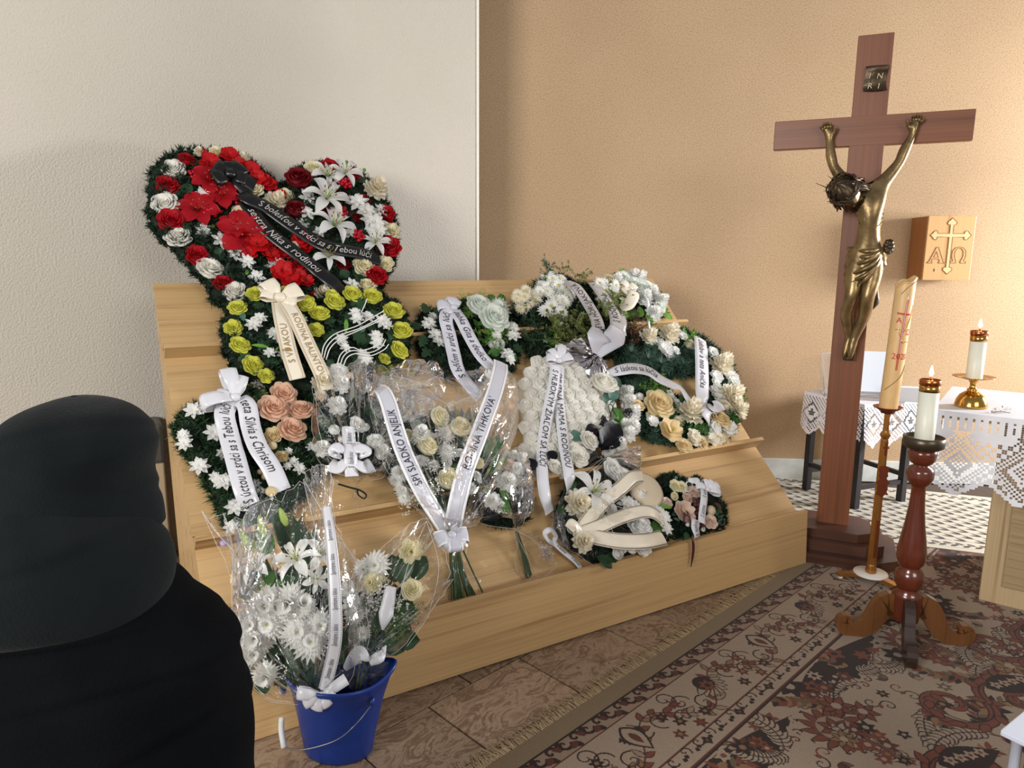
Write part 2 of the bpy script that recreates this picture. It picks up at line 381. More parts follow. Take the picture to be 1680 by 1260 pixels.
cream, cream2, dark, brick, brick2, gold, olive = S8(178, 156, 134), S8(164, 138, 116), S8(46, 26, 20), S8(128, 66, 46), S8(100, 50, 36), S8(150, 112, 76), S8(112, 94, 70)
RW, RH = 3.9, 2.9; CV = Canvas(RW, RH, .0026, cream); q = random.Random(11)
# field: dark ground lens shapes, scrolls, sprays
def wavy(x0, y0, x1, y1, amp, per, ph=0, n=120):
    t = np.linspace(0, 1, n); d = np.array([x1 - x0, y1 - y0]); L = np.hypot(*d); d /= L; nn = np.array([-d[1], d[0]])
    o = amp * np.sin(t * L / per * 2 * PI + ph); return np.array([x0, y0]) + t[:, None] * L * d + o[:, None] * nn
for k in range(5):                                     # scalloped dark ground along the inner border with brick medallions
    cx = .32 + k * .84
    CV.leaf(cx - .38, .575, .76, .085, 0, dark)
    for j in range(13): CV.disc(cx - .36 + j * .06, .575 + .085 * math.sin(PI * (j + .3) / 13), .018, cream); CV.scroll(cx - .36 + j * .06, .575 + .10 * math.sin(PI * (j + .3) / 13), .02, j, 1, .007, brick2)
    for j in range(9):
        CV.flower(cx - .3 + j * .075, .56 + q.uniform(-.05, .06), q.uniform(.028, .05), q.choice((5, 6, 7)), q.choice((cream, cream2, brick)), q.choice((brick, dark)), None, q.random())
    X, Y = cx + .42, .72
    CV.disc(X, Y, .135, dark); CV.disc(X, Y, .128, cream)
    for j in range(14): CV.disc(X + .128 * math.cos(j * PI / 7), Y + .128 * math.sin(j * PI / 7), .022, cream)
    for j in range(14): CV.leaf(X + .06 * math.cos(j * PI / 7), Y + .06 * math.sin(j * PI / 7), .075, .014, j * PI / 7 + .5, brick, dark, .004)
    CV.disc(X, Y, .07, cream2)
    CV.flower(X, Y, .065, 7, brick, dark, dark); CV.flower(X, Y, .03, 6, cream, brick, dark)
def spray(x, y, a, L, kind):
    t = np.linspace(0, 1, 26); cv = q.uniform(-1.3, 1.3)
    p = np.stack([x + L * t * np.cos(a + cv * t), y + L * t * np.sin(a + cv * t)], 1); col = q.choice((dark, brick2, olive))
    CV.stroke(p, .0065, col)
    for i in range(3, 25, 2):
        d = p[min(i + 1, 25)] - p[i]; an = math.atan2(d[1], d[0])
        if kind == 0:
            for sg in (1, -1): CV.leaf(*p[i], q.uniform(.035, .06), .011, an + sg * .8, q.choice((brick, dark, olive, gold)), None)
        elif kind == 1:
            for sg in (1, -1): CV.leaf(*p[i], q.uniform(.03, .055), .012, an + sg * .9, cream, dark, .0045)
        else:
            if i % 4 == 1: CV.flower(p[i][0] + q.uniform(-.04, .04), p[i][1] + q.uniform(-.04, .04), q.uniform(.025, .045), 6, q.choice((brick, dark, brick2)), q.choice((cream, gold)), None, q.random())
    if kind == 2: CV.flower(*p[-1], q.uniform(.05, .075), 7, q.choice((brick, dark, gold)), cream, dark, q.random())
for k in range(13):
    for j in range(9):
        x = .1 + k * .31 + q.uniform(-.08, .08); y = .68 + j * .25 + q.uniform(-.06, .06)
        for i in range(3): spray(x, y, q.uniform(0, 6.28), q.uniform(.14, .30), q.choice((0, 1, 1, 2, 2, 0)))
        if (k + j) % 2: CV.flower(x, y, q.uniform(.05, .085), q.choice((6, 8)), q.choice((brick, dark, brick2)), cream, dark, q.random())
for k in range(7):                                       # big brick acanthus scrolls
    for y, sd in ((1.05, 1), (1.75, -1), (2.5, 1)):
        x = .3 + k * .62 + (.3 if sd < 0 else 0)
        for a in (0, PI):
            p = CV.scroll(x, y, .15, a + .6, 1.3, .046, dark, sd); CV.scroll(x, y, .15, a + .6, 1.3, .036, brick, sd); CV.scroll(x, y, .13, a + .6, 1.2, .006, dark, sd)
            for i in range(0, 24, 3): CV.leaf(*p[i], .062, .016, a + i * .33 * sd + 1.2, brick, dark, .0045)
        CV.leaf(x + .1, y - .02, .26, .06, .5 * sd, dark)
        for j in range(4): CV.flower(x + .15 + .04 * j, y + .02 * j * sd, .026, 5, cream, brick)
for i in range(5200):                                    # small blooms, leaves and tendrils wherever ground is left bare
    x, y = q.uniform(.05, RW - .05), q.uniform(.55, RH - .05); r_ = 13; jx, jy = int(x / CV.res), int(y / CV.res); w_ = CV.a[max(0, jy - r_):jy + r_:4, max(0, jx - r_):jx + r_:4]
    if w_.size == 0 or np.abs(w_ - cream).max() > .02: continue
    t = q.random(); a = q.uniform(0, 6.28)
    if t < .3: CV.flower(x, y, q.uniform(.02, .036), q.choice((5, 6, 7)), q.choice((brick, dark, brick2, olive)), q.choice((cream, gold)), None, a)
    elif t < .6:
        for d_ in (-.7, 0, .7): CV.leaf(x, y, q.uniform(.035, .05), .010, a + d_, q.choice((dark, brick2, cream2, olive)), dark, .003)
    else:
        CV.scroll(x, y, .032, a, 1.1, .0055, q.choice((dark, brick2)), 1); CV.scroll(x, y, .032, a + PI, 1.1, .0055, dark, 1); CV.leaf(x, y, .03, .009, a + 1.5, brick, None)
# borders by distance from the edge (row = b)
CV.rect(0, 0, RW, .475, cream)
CV.rect(0, 0, RW, .075, S8(150, 128, 98)); CV.rect(0, .075, RW, .082, dark)
CV.rect(0, .082, RW, .150, cream2)
for k in range(64):                                    # outer vine band
    x = .03 + k * .062; s1 = 1 if k % 2 else -1
    CV.scroll(x, .116, .030, .4, .9, .013, dark, s1); CV.leaf(x, .116, .05, .014, s1 * .9, dark); CV.leaf(x + .02, .118, .045, .013, 2.6 * s1, brick2)
CV.rect(0, .150, RW, .156, brick2)
for k in range(9):                                     # main border: repeat of palmette, vines and rosettes
    x = .1 + k * .46; CV.vine(wavy(x - .23, .28, x + .25, .28, .075, .46, 0, 40), q, .006, brick2, (brick, cream2, gold), dark, 4, .05)
    for sg in (1, -1):
        for j in range(3): CV.scroll(x + sg * (.07 + .06 * j), .28 + sg * .02 * j, .045, sg * .8 + j, 1.2, .006, dark, sg)
    if k % 2:
        for j in range(9): CV.leaf(x, .25, .085, .016, .2 + j * .33, cream, dark, .005)
        CV.disc(x, .245, .045, dark); CV.flower(x, .262, .04, 7, brick, dark)
    else:
        for j in range(11): CV.leaf(x, .22, .065, .015, .1 + j * .29, dark)
        CV.disc(x, .225, .042, cream); CV.leaf(x, .19, .13, .035, PI / 2, cream, dark, .01); CV.leaf(x, .22, .07, .015, PI / 2, brick2)
    for j, (dx, dy) in enumerate(((.13, .07), (.19, .03), (.16, -.03), (-.15, .06), (-.2, -.04), (.24, .085))):
        CV.flower(x + dx, .28 + dy, .03, 6, q.choice((brick2, dark)), q.choice((brick, gold)), None, q.random())
CV.rect(0, .392, RW, .400, brick2); CV.rect(0, .465, RW, .473, brick2)
for k in range(52):                                    # narrow inner band
    x = .03 + k * .076
    CV.scroll(x, .432, .024, 1.0, .95, .006, dark, 1 if k % 2 else -1); CV.leaf(x + .038, .432, .02, .009, -.3, dark); CV.leaf(x + .038, .432, .02, .009, 2.8, dark)
    if k % 3 == 0: CV.flower(x + .02, .432, .024, 4, dark, brick)
CV.rect(0, .473, RW, .48, dark)
CV.a *= (1 + .10 * (np.random.default_rng(5).random(CV.a.shape[:2])[..., None] - .5)); CV.a = np.clip(CV.a, 0, 1)
def image_mat(name, im, rough=.95, bump=.3, tint=1.0):
    m, nt, b = newmat(name); t = N(nt, 'ShaderNodeTexImage'); t.image = im; t.interpolation = 'Linear'; t.extension = 'REPEAT'
    uv = N(nt, 'ShaderNodeUVMap'); uv.uv_map = 'UVMap'; nt.links.new(uv.outputs[0], t.inputs[0])
    hs = N(nt, 'ShaderNodeHueSaturation', i_Value=tint); nt.links.new(t.outputs[0], hs.inputs['Color']); nt.links.new(hs.outputs[0], b.inputs['Base Color'])
    b.inputs['Roughness'].default_value = rough; b.inputs['Specular IOR Level'].default_value = .1; b.inputs['Sheen Weight'].default_value = .15
    tc = N(nt, 'ShaderNodeTexCoord'); nz = N(nt, 'ShaderNodeTexNoise', i_Scale=420.0, i_Detail=2.0); nt.links.new(tc.outputs['Object'], nz.inputs['Vector'])
    bp = N(nt, 'ShaderNodeBump', i_Strength=bump, i_Distance=.004); nt.links.new(nz.outputs[0], bp.inputs['Height']); nt.links.new(bp.outputs[0], b.inputs['Normal']); return m
def uv_planar(me, x0, y0, wx, wy):
    n = len(me.loops); vi = np.zeros(n, np.int32); me.loops.foreach_get('vertex_index', vi); co = np.zeros(len(me.vertices) * 3, np.float32); me.vertices.foreach_get('co', co)
    co = co.reshape(-1, 3)[vi]; l = me.uv_layers.new(name='UVMap'); l.data.foreach_set('uv', np.stack([(co[:, 0] - x0) / wx, (co[:, 1] - y0) / wy], 1).astype(np.float32).ravel())
image_mat('floral_pile', CV.image('floral_pattern'), tint=.62)
plain('rug_fringe', srgb(176, 152, 118), .9, island=.25, vary=.1)
rugA = -.55
rug = thing('floral_rug', R0 + EA * 1.2 + EB * 1.2, 'large floral oriental rug in brown, brick and cream with a fringed edge', 'rug')
fr = axes(R0 + EA * rugA, EA, EB, -Z3)
me = MB().box((0, 0, -.007), (RW, RH, -.0005)).mesh('pile', 'floral_pile'); uv_planar(me, 0, 0, RW, RH); link('pile', me, rug, fr)
fb = MB(); q = random.Random(4)
for k in range(1500):
    x = k * RW / 1500 + q.uniform(-.002, .002); L = q.uniform(.05, .09); dx = q.gauss(0, .022); w = .0013
    p = [(x, .004, -.0045), (x + dx * .4, -L * .5, -.006 - q.random() * .004), (x + dx, -L, -.002)]
    fb.add([(p[0][0] - w, *p[0][1:]), (p[0][0] + w, *p[0][1:]), (p[1][0] + w, *p[1][1:]), (p[1][0] - w, *p[1][1:]), (p[2][0] + w, *p[2][1:]), (p[2][0] - w, *p[2][1:])], [(0, 1, 2, 3), (3, 2, 4, 5)])
fb.build('fringe', 'rug_fringe', rug, frame=fr, kind='stuff')

# pale rug with rows of small arrow marks
p1 = fl(1514, 897); p2 = fl(1611, 909); LA = (p2 - p1).normalized(); LB = Vector((-LA.y, LA.x, 0)); LO = p1 - LA * 1.15 - LB * .02
C2 = Canvas(2.4, 1.16, .0024, S8(206, 200, 182)); q = random.Random(8); ink = S8(58, 54, 54)
for j in range(15):
    for k in range(23):
        x = .04 + k * .105 + (.05 if j % 2 else 0) + q.uniform(-.006, .006); y = .17 + j * .056
        C2.leaf(x + .010, y, .080, .0105, PI + q.uniform(-.1, .1), ink); C2.leaf(x, y + .010, .06, .010, PI - .5, ink); C2.stroke(np.array([(x, y), (x + .03, y - .012)]), .005, S8(120, 112, 104))
for y0, y1 in ((.06, .12), (1.04, 1.10)):
    for k in range(40):
        x = k * .062; C2.leaf(x, y0, .06, .012, .5 + q.uniform(-.2, .2), ink); C2.leaf(x + .03, y1, .06, .011, -.5 + q.uniform(-.3, .3), S8(70, 62, 58)); C2.scroll(x, (y0 + y1) / 2, .018, 0, 1, .006, ink)
C2.rect(0, .04, 2.4, .046, S8(150, 146, 134))
image_mat('arrow_weave', C2.image('arrow_pattern'), tint=.85)
me = MB().box((0, 0, .0), (2.4, 1.16, .006), bev=.002).mesh('pale_rug', 'arrow_weave'); uv_planar(me, 0, 0, 2.4, 1.16)
link('pale_rug', me, None, axes(LO + Z3 * .0062, LA, LB, Z3), label='cream runner rug with rows of small dark arrow marks beneath the white table', category='rug')

# ================================================================ stepped stand
wood('pine', srgb(207, 171, 120), srgb(134, 88, 46), .42, 'X')
stand = thing('display_stand', st(-1.5, .6, 0), 'long stepped stand of pale pine veneer carrying the wreaths', 'stand')
SL, ZB = -3.03, .009
def board(name, poly, x0=SL, x1=0.0, mat='pine', dx=0.0):
    mb = MB().prism(poly, (x0 + dx, 0, 0), (0, 1, 0), (0, 0, 1), (1, 0, 0), x1 - x0)
    o = mb.build(name, mat, stand, frame=STF @ Matrix.Translation((dx, rnd.random() * .001, 0)) if dx else STF); return o
c45 = math.sqrt(.5)
def brd(p, q_, th):       # plank from p to q in (depth, height), thickness below
    d = np.array(q_) - np.array(p); d = d / np.hypot(*d); n_ = np.array([d[1], -d[0]]) * th
    return [tuple(p), tuple(q_), tuple(np.array(q_) + n_), tuple(np.array(p) + n_)]
board('front_board', [(0, ZB), (.026, ZB), (.042, .306), (.017, .306)])
board('slope_panel', brd((.046, .245), (.418, .600), .018))
board('slope_panel', brd((.438, .617), (1.05, 1.229), .018))
board('slope_panel', brd((1.075, 1.254), (1.325, 1.504), .018))
board('ledge_strip', brd((.352, .648), (.424, .576), .020)[::-1])
board('ledge_strip', brd((1.000, 1.280), (1.068, 1.212), .020)[::-1])
board('top_rail', [(1.318, 1.50), (1.345, 1.527), (1.36, 1.512), (1.333, 1.485)])
sp = [(.027, ZB), (.044, .235), (.40, .575), (.44, .60), (1.05, 1.21), (1.08, 1.24), (1.30, 1.46), (1.285, 1.35), (1.0, ZB)]
for x in (SL, -.020): board('side_panel', sp, x, x + .020)
SP = Plane(st(0, .43, .610), -NY + Z3, up=NY + Z3)      # the plane of the sloping panels

# ================================================================ gas heater behind the mourner
plain('heater_cream', srgb(214, 192, 158), .4, vary=.02); plain('heater_grey', srgb(88, 86, 78), .45, vary=.05); plain('black_gap', srgb(18, 18, 18), .8)
hp = Plane(st(0, 1.72, 0), -NY)
pT, pM, pB = hp.at(265, 694), hp.at(273, 758), hp.at(289, 895)
sR = (pT - A0).dot(UX); hz, hm = pT.z, pM.z
heater = thing('wall_heater', st(sR - .25, 1.8, 0), 'cream gas heater with grey louvred top behind the hooded person', 'heater')
MB().box((sR - .56, 1.722, .05), (sR, 1.924, hm), bev=.012).build('casing', 'heater_cream', heater, True, STF)
hd = MB().box((sR - .57, 1.710, hm - .004), (sR + .006, 1.925, hz), bev=.02); hdo = hd.build('hood', 'heater_grey', heater, False, STF)
for k in range(5): MB().box((sR - .42, 1.705, hm + .06 + k * .025), (sR - .16, 1.7115, hm + .072 + k * .025)).build('louvre', 'black_gap', hdo, frame=STF)
MB().box((sR - .42, 1.75, hz - .004), (sR - .17, 1.85, hz + .002)).build('top_grille', 'black_gap', hdo, frame=STF)
dr = MB().box((sR - .32, 1.714, hm - .36), (sR - .07, 1.7225, hm - .05), bev=.003).build('service_door', 'heater_cream', heater, frame=STF)
MB().box((sR - .12, 1.709, hm - .20), (sR - .105, 1.7145, hm - .165)).build('latch', 'heater_cream', dr, frame=STF)
MB().box((sR - .5, 1.75, 0), (sR - .06, 1.9, .052)).build('plinth', 'heater_grey', heater, frame=STF)
# ================================================================ flowers, leaves, ribbons, film
def fmat(name, c, **kw):
    kw.setdefault('rough', .55); kw.setdefault('vary', .07); kw.setdefault('nscale', 18); kw.setdefault('spec', .3); m = plain(name, c, **kw)
    if name.split('_')[0] in ('rose', 'petal', 'leaf', 'gyp'):      # thin petals and leaves pass some light
        nt = m.node_tree; b = nt.nodes['Principled BSDF']; t = N(nt, 'ShaderNodeBsdfTranslucent'); l = b.inputs['Base Color'].links
        if l: nt.links.new(l[0].from_socket, t.inputs[0])
        else: t.inputs[0].default_value = (*c, 1)
        mx = N(nt, 'ShaderNodeMixShader'); mx.inputs[0].default_value = .22 if name.startswith('leaf') else .42; nt.links.new(b.outputs[0], mx.inputs[1]); nt.links.new(t.outputs[0], mx.inputs[2]); nt.links.new(mx.outputs[0], nt.nodes['Material Output'].inputs[0])
    return m
fmat('rose_red', srgb(184, 16, 32)); fmat('rose_dark_red', srgb(128, 12, 26)); fmat('petal_scarlet', srgb(205, 22, 28), vary=.12)
fmat('rose_white', srgb(246, 244, 236)); fmat('rose_cream', srgb(242, 236, 204)); fmat('rose_yellow', srgb(222, 222, 96), vary=.10)
fmat('rose_peach', srgb(236, 200, 174)); fmat('rose_butter', srgb(238, 220, 176)); fmat('rose_blush', srgb(236, 214, 200)); fmat('petal_white', srgb(248, 248, 245))
fmat('petal_ivory', srgb(246, 240, 222)); fmat('petal_mint', srgb(240, 245, 238)); fmat('flower_eye', srgb(196, 186, 84)); fmat('green_eye', srgb(150, 170, 84)); fmat('anther', srgb(150, 92, 40))
fmat('berry_red', srgb(170, 12, 34), rough=.2); fmat('berry_black', srgb(16, 14, 18), rough=.15); fmat('berry_brown', srgb(82, 50, 42), rough=.5)
fmat('leaf_dark', srgb(46, 74, 48), island=.35, rough=.45); fmat('leaf_green', srgb(70, 112, 48), island=.3, rough=.45); fmat('leaf_teal', srgb(86, 122, 108), island=.2, rough=.5)
fmat('leaf_bright', srgb(112, 158, 66), island=.25); fmat('leaf_olive', srgb(104, 112, 62), island=.35); fmat('leaf_brown', srgb(86, 56, 44), island=.3)
fmat('needle_dark', srgb(38, 58, 42), island=.45, rough=.5); fmat('needle_green', srgb(46, 72, 46), island=.4, rough=.5); fmat('needle_blue', srgb(62, 92, 76), island=.4, rough=.5)
fmat('stem_green', srgb(58, 76, 40)); fmat('gyp_white', srgb(238, 238, 232)); fmat('leaf_black', srgb(16, 18, 24), rough=.35); fmat('bud_green', srgb(156, 176, 84), rough=.4)
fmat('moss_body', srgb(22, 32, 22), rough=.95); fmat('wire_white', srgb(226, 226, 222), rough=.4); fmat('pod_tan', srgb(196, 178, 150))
plain('velvet_black', (.004, .004, .005), 1, sheen=.2)

def petal(mb, L, W, n=(5, 4), base=.15, z=lambda u: 0, cup=0.0, tip=1.0, ang=0.0, wave=0.0, mat=0, r0=0.0, ph=0.0):
    """a petal running outward from r0; z(u) lifts it along its length, cup lifts its edges"""
    nu, nv = n; P = np.zeros((nu, nv, 3)); ca, sa = math.cos(ang), math.sin(ang)
    for i in range(nu):
        u = i / (nu - 1); w = W * (base + (1 - base) * math.sin(PI * min(1, u * .5 / .6)) ** .8) if u < .6 else W * max(.02, math.cos(PI / 2 * (u - .6) / .4 * .96)) ** tip
        for j in range(nv):
            v = 2 * j / (nv - 1) - 1; x = r0 + L * u; y = w * v
            P[i, j] = (x * ca - y * sa, x * sa + y * ca, z(u) + cup * v * v * (.3 + .7 * u) + wave * math.sin(3.3 * v + 7 * u + ph) * u)
    mb.grid(P, mat)
def make_rose(seed=0, open_=1.0, n_out=9):
    mb = MB(); r = random.Random(seed); k = 0
    tiers = [(3, .05, .10, .30, .74), (4, .11, .19, .34, .74), (4, .18, .29, .32, .72), (5, .27, .42, .28, .67), (5, .36, .58, .20, .58), (6, .46, .78, .12, .46), (n_out - 2, .52, .98, .06, .28)]
    for t, (n, ra, rb, za, zb) in enumerate(tiers):
        for j in range(n):
            a0 = j * 2 * PI / n + t * .7 + r.uniform(-.15, .15); sp = PI / n * (1.55 if t > 1 else 1.7); NU, NV = 5, (6 if t > 1 else 5)
            P = np.zeros((NU, NV, 3)); roll = r.uniform(.8, 1.2)
            for i in range(NU):
                b = i / (NU - 1)
                for q in range(NV):
                    v = 2 * q / (NV - 1) - 1; bb = b * (1 - .22 * abs(v) ** 3)
                    rr = ra + (rb * open_ - ra) * bb ** (1.6 if t < 4 else 1.1) + .012 * v * t; zz = za + (zb - za) * math.sin(bb * PI / 2 * (1.0 if t < 3 else 1.2) * roll)
                    an = a0 + sp * v * (.55 + .45 * math.sin(PI * min(1, .25 + .75 * b))) ; P[i, q] = (rr * math.cos(an), rr * math.sin(an), zz)
            mb.grid(P)
    mb.lathe([(.80, .03), (.66, .16), (.46, .27), (.30, .40), (.14, .52), (.01, .56)], 14)
    return mb
def make_foam():          # foam rose: a dome wound with a spiral petal edge
    mb = MB(); nr, na = 22, 30; P = np.zeros((nr, na, 3))
    for i in range(nr):
        for k in range(na):
            r = .02 + .98 * i / (nr - 1); a = 2 * PI * k / na; sp = (r * 2.7 - a / (2 * PI) + .10 * math.sin(3 * a)) % 1.0
            z = .60 * (1 - r ** 2.2) + .36 * sp ** 1.5 * (.5 + .5 * r) - .16 * (r > .97); rr = r * (1 + .05 * math.sin(5 * a + 2)); P[i, k] = (rr * math.cos(a), rr * math.sin(a), z)
    mb.grid(P[:, ::-1], 0, True); return mb
def make_ray(n=22, layers=3, W=.11, eye=.17, lift=.25, seed=0, pompon=False):
    mb = MB(); r = random.Random(seed)
    for l in range(layers):
        L = 1 - .2 * l if not pompon else 1 - .13 * l; up = lift * l / max(1, layers - 1) + .05
        for j in range(n):
            a = j * 2 * PI / n + l * .37 + r.uniform(-.06, .06); s_ = r.uniform(.9, 1.06)
            petal(mb, (L - eye * .5) * s_, W * r.uniform(.85, 1.1), (4, 3), .45, (lambda u, up=up, l=l: .08 * l + up * u * (1.5 - u * (.7 if pompon else 1.1))), .05, .8, a, 0, 0, eye * .5)
    mb.lathe([(eye, .03 + .08 * layers * .5), (eye * .8, .10 + .08 * layers * .5), (.02, .14 + .08 * layers * .5)], 10, 1); return mb
def make_star(n=6, seed=0):
    mb = MB(); r = random.Random(seed)
    for l in range(2):
        for j in range(n):
            petal(mb, (.95 - .3 * l), .23 - .05 * l, (4, 3), .35, (lambda u, l=l: .1 + .16 * l + (.25 + .35 * l) * u * (1 - .75 * u)), .07, .75, j * 2 * PI / n + l * PI / n + r.uniform(-.1, .1), 0, 0, .04)
    mb.lathe([(.10, .16), (.08, .26), (.01, .30)], 8, 1); return mb
def lily_petal(mb, a, wide, mat=0):
    petal(mb, 1.0, .24 if wide else .17, (8, 5), .35, lambda u: .05 + .75 * u - .95 * u ** 2.6 + .2 * u, .07, .7, a, .02, mat, .04)
def lily_core(mb):
    for j in range(6):
        a = j * PI / 3 + .4; p = [(.03 * math.cos(a), .03 * math.sin(a), .1), (.14 * math.cos(a), .14 * math.sin(a), .42), (.28 * math.cos(a), .28 * math.sin(a), .60)]
        mb.tube(spline(p, 5), .014, 5, 1); mb.lathe([(.02, -.06), (.035, 0), (.015, .06)], 6, 2, Matrix.Translation(p[2]))
    mb.tube([(0, 0, .1), (.02, 0, .5), (.05, .02, .72)], .02, 5, 1)
def make_lily():
    mb = MB()
    for j in range(6): lily_petal(mb, j * PI / 3, j % 2)
    lily_core(mb); return mb
def make_amaryllis():
    mb = MB()
    for j in range(6):
        petal(mb, 1.0, .40 if j % 2 else .34, (7, 6), .3, lambda u: .05 + .62 * u - .62 * u ** 2.4 + .1 * u, .10, .6, j * PI / 3, .025, 0, .03, j)
    lily_core(mb); return mb
def make_ruffle(seed=0, n=6):
    mb = MB(); r = random.Random(seed)
    for l in range(2):
        for j in range(n - l):
            petal(mb, .95 - .25 * l, .42 - .06 * l, (5, 6), .2, (lambda u, l=l: .1 + .12 * l + (.45 + .3 * l) * u * (1.1 - .6 * u)), .05, .5, j * 2 * PI / (n - l) + l * .5 + r.uniform(-.2, .2), .09, 0, .02, r.uniform(0, 6))
    return mb
def make_carnation(seed=0):
    mb = MB(); r = random.Random(seed)
    for l in range(5):
        n = 10 - l
        for j in range(n):
            petal(mb, .98 - .17 * l, .26, (5, 5), .25, (lambda u, l=l: .05 + .12 * l + (.18 + .17 * l) * u), .03, .35, j * 2 * PI / n + l * .6 + r.uniform(-.15, .15), .10, 0, 0, r.uniform(0, 6))
    return mb
def make_open():          # shallow open bloom with a yellow eye
    mb = MB()
    for l in range(3):
        n = 7 - l
        for j in range(n): petal(mb, .98 - .22 * l, .44 - .08 * l, (5, 5), .3, (lambda u, l=l: .04 + .1 * l + (.2 + .2 * l) * u * u), .06, .45, j * 2 * PI / n + l * .5, .03)
    mb.lathe([(.2, .2), (.16, .3), (.02, .34)], 12, 1); return mb
def make_leaf(ratio=.3, fold=.1, droop=.25):
    mb = MB(); petal(mb, 1, ratio, (6, 5), .12, lambda u: .12 * math.sin(u * 2.2) + .06 - droop * u * u, fold, 1.0); return mb
def make_lobed(seed=0):
    mb = MB(); k = 18; pts = []
    for i in range(k):
        t = i / (k - 1); w = .34 * math.sin(PI * t ** .8) * (1 + .28 * math.cos(t * 6 * 2 * PI / 1.6)); pts.append((t, w))
    P = np.array([[(t, -w, .05 - .2 * t * t + .12 * w), (t, -w * .4, .09 - .2 * t * t), (t, w * .4, .09 - .2 * t * t), (t, w, .05 - .2 * t * t + .12 * w)] for t, w in pts]); mb.grid(P); return mb
def make_berries(n=11, seed=0):
    mb = MB(); r = random.Random(seed)
    for i in range(n):
        a = i * 2.4; rr = .75 * math.sqrt(i / n); s_ = .26
        mb.lathe([(.02, -s_), (s_ * .75, -s_ * .65), (s_, 0), (s_ * .75, s_ * .65), (.02, s_)], 7, 0, Matrix.Translation((rr * math.cos(a), rr * math.sin(a), .35 - .35 * rr * rr + r.uniform(-.05, .08))))
    return mb
def make_bud(): 
    mb = MB(); mb.lathe([(.03, 0), (.12, .08), (.19, .35), (.17, .62), (.09, .9), (.02, 1)], 8, 0); return mb
def make_rosebud():
    mb = MB()
    for t, (n, r, zt) in enumerate([(3, .22, .85), (4, .36, .8), (5, .5, .62)]):
        for j in range(n):
            a0 = j * 2 * PI / n + t; P = np.array([[((r * (.35 + .75 * math.sin(b * 2.1))) * math.cos(a0 + v * PI / n * 1.4), (r * (.35 + .75 * math.sin(b * 2.1))) * math.sin(a0 + v * PI / n * 1.4), zt * b * (1 - .15 * v * v)) for v in (-1, -.5, 0, .5, 1)] for b in (0, .25, .5, .75, 1)]); mb.grid(P)
    return mb
def make_ball(): return MB().lathe([(.03, -.5), (.6, -.38), (.95, 0), (.8, .45), (.4, .75), (.02, .85)], 12, 0)
SHAPES = dict(amaryllis=make_amaryllis, foam=make_foam, rose=lambda: make_rose(1), rose2=lambda: make_rose(2, .92, 10), tight=lambda: make_rose(3, .8, 8), mum=lambda: make_ray(20, 4, .12, .13, .55), daisy=lambda: make_ray(15, 2, .13, .2, .2), pom=lambda: make_ray(22, 6, .12, .06, .95, 1, True),
    star=lambda: make_star(6), star7=lambda: make_star(7, 2), lily=make_lily, ruffle=lambda: make_ruffle(1), ruffle2=lambda: make_ruffle(2, 5), carnation=lambda: make_carnation(1), open=make_open, leaf=lambda: make_leaf(.3), blade=lambda: make_leaf(.12, .04, .1), broad=lambda: make_leaf(.42, .12, .3),
    lobed=make_lobed, berries=lambda: make_berries(), bud=make_bud, rosebud=make_rosebud, ball=make_ball)
PARTNAME = dict(amaryllis='amaryllis', foam='foam_rose', rose='rose', rose2='rose', tight='rose', mum='chrysanthemum', daisy='daisy', pom='chrysanthemum', star='jasmine', star7='jasmine', lily='lily', ruffle='gladiolus', ruffle2='gladiolus', carnation='carnation', open='bloom', leaf='leaf', blade='leaf', broad='leaf', lobed='leaf', berries='berries', bud='bud', rosebud='rosebud', ball='blossom')
EYE2 = dict(amaryllis='petal_scarlet', daisy='flower_eye', mum='green_eye', pom='green_eye', star='green_eye', star7='flower_eye', open='flower_eye', lily='green_eye')
LIB = {}
def proto(kind, mat):
    k = (kind, mat)
    if k not in LIB: LIB[k] = SHAPES[kind]().mesh(PARTNAME[kind], [mat, EYE2.get(kind, mat), 'anther'], True)
    return LIB[k]
def place(parent, kind, mat, pos, normal, size, spin=None, tilt=.25, name=None):
    n = Vector(normal).normalized() + Vector((rnd.uniform(-1, 1), rnd.uniform(-1, 1), rnd.uniform(-1, 1))) * tilt
    return link(name or PARTNAME[kind], proto(kind, mat), parent, frame_at(pos, n, rnd.uniform(0, 6.28) if spin is None else spin, size))
class Zm:
    """reads positions noted in a magnified crop of the photograph (x0, y0, magnification)"""
    def __init__(s, x0, y0, k): s.x0, s.y0, s.k = x0, y0, k
    def __call__(s, x, y): return s.x0 + x / s.k, s.y0 + y / s.k
def flowers(parent, pl, zm, kind, mat, items, h=.07, tilt=.25, grow=1.13, dh=.01):
    """items: (x, y, radius) in the crop; set on plane pl at height h"""
    for it in items:
        x, y = zm(it[0], it[1]); hh = (it[3] if len(it) > 3 else h) + rnd.uniform(-dh, dh)
        p = pl.at(x, y, hh); place(parent, kind, mat, p, pl.n, pl.px(x, y) * it[2] / zm.k * grow * ((hh * 0) + 1), tilt=tilt)
def leaves(parent, pl, zm, kind, mat, items, h=.05):
    """items: (x, y, length, direction in degrees as seen in the crop, 0 = right, 90 = up)"""
    for it in items:
        x, y = zm(it[0], it[1]); a = math.radians(it[3]); hh = h + rnd.uniform(-.01, .012)
        p = pl.at(x, y, hh); q = pl.at(x + 5 * math.cos(a), y - 5 * math.sin(a), hh + .2 * pl.px(x, y)); d = (q - p).normalized(); n = (pl.n + Vector((rnd.uniform(-.35, .35), rnd.uniform(-.35, .35), rnd.uniform(-.2, .2)))).normalized(); n = (n - d * n.dot(d)).normalized()
        M = axes(p, d, n.cross(d), n) @ Matrix.Scale(pl.px(x, y) * it[2] / zm.k, 4); link(PARTNAME[kind], proto(kind, mat), parent, M)
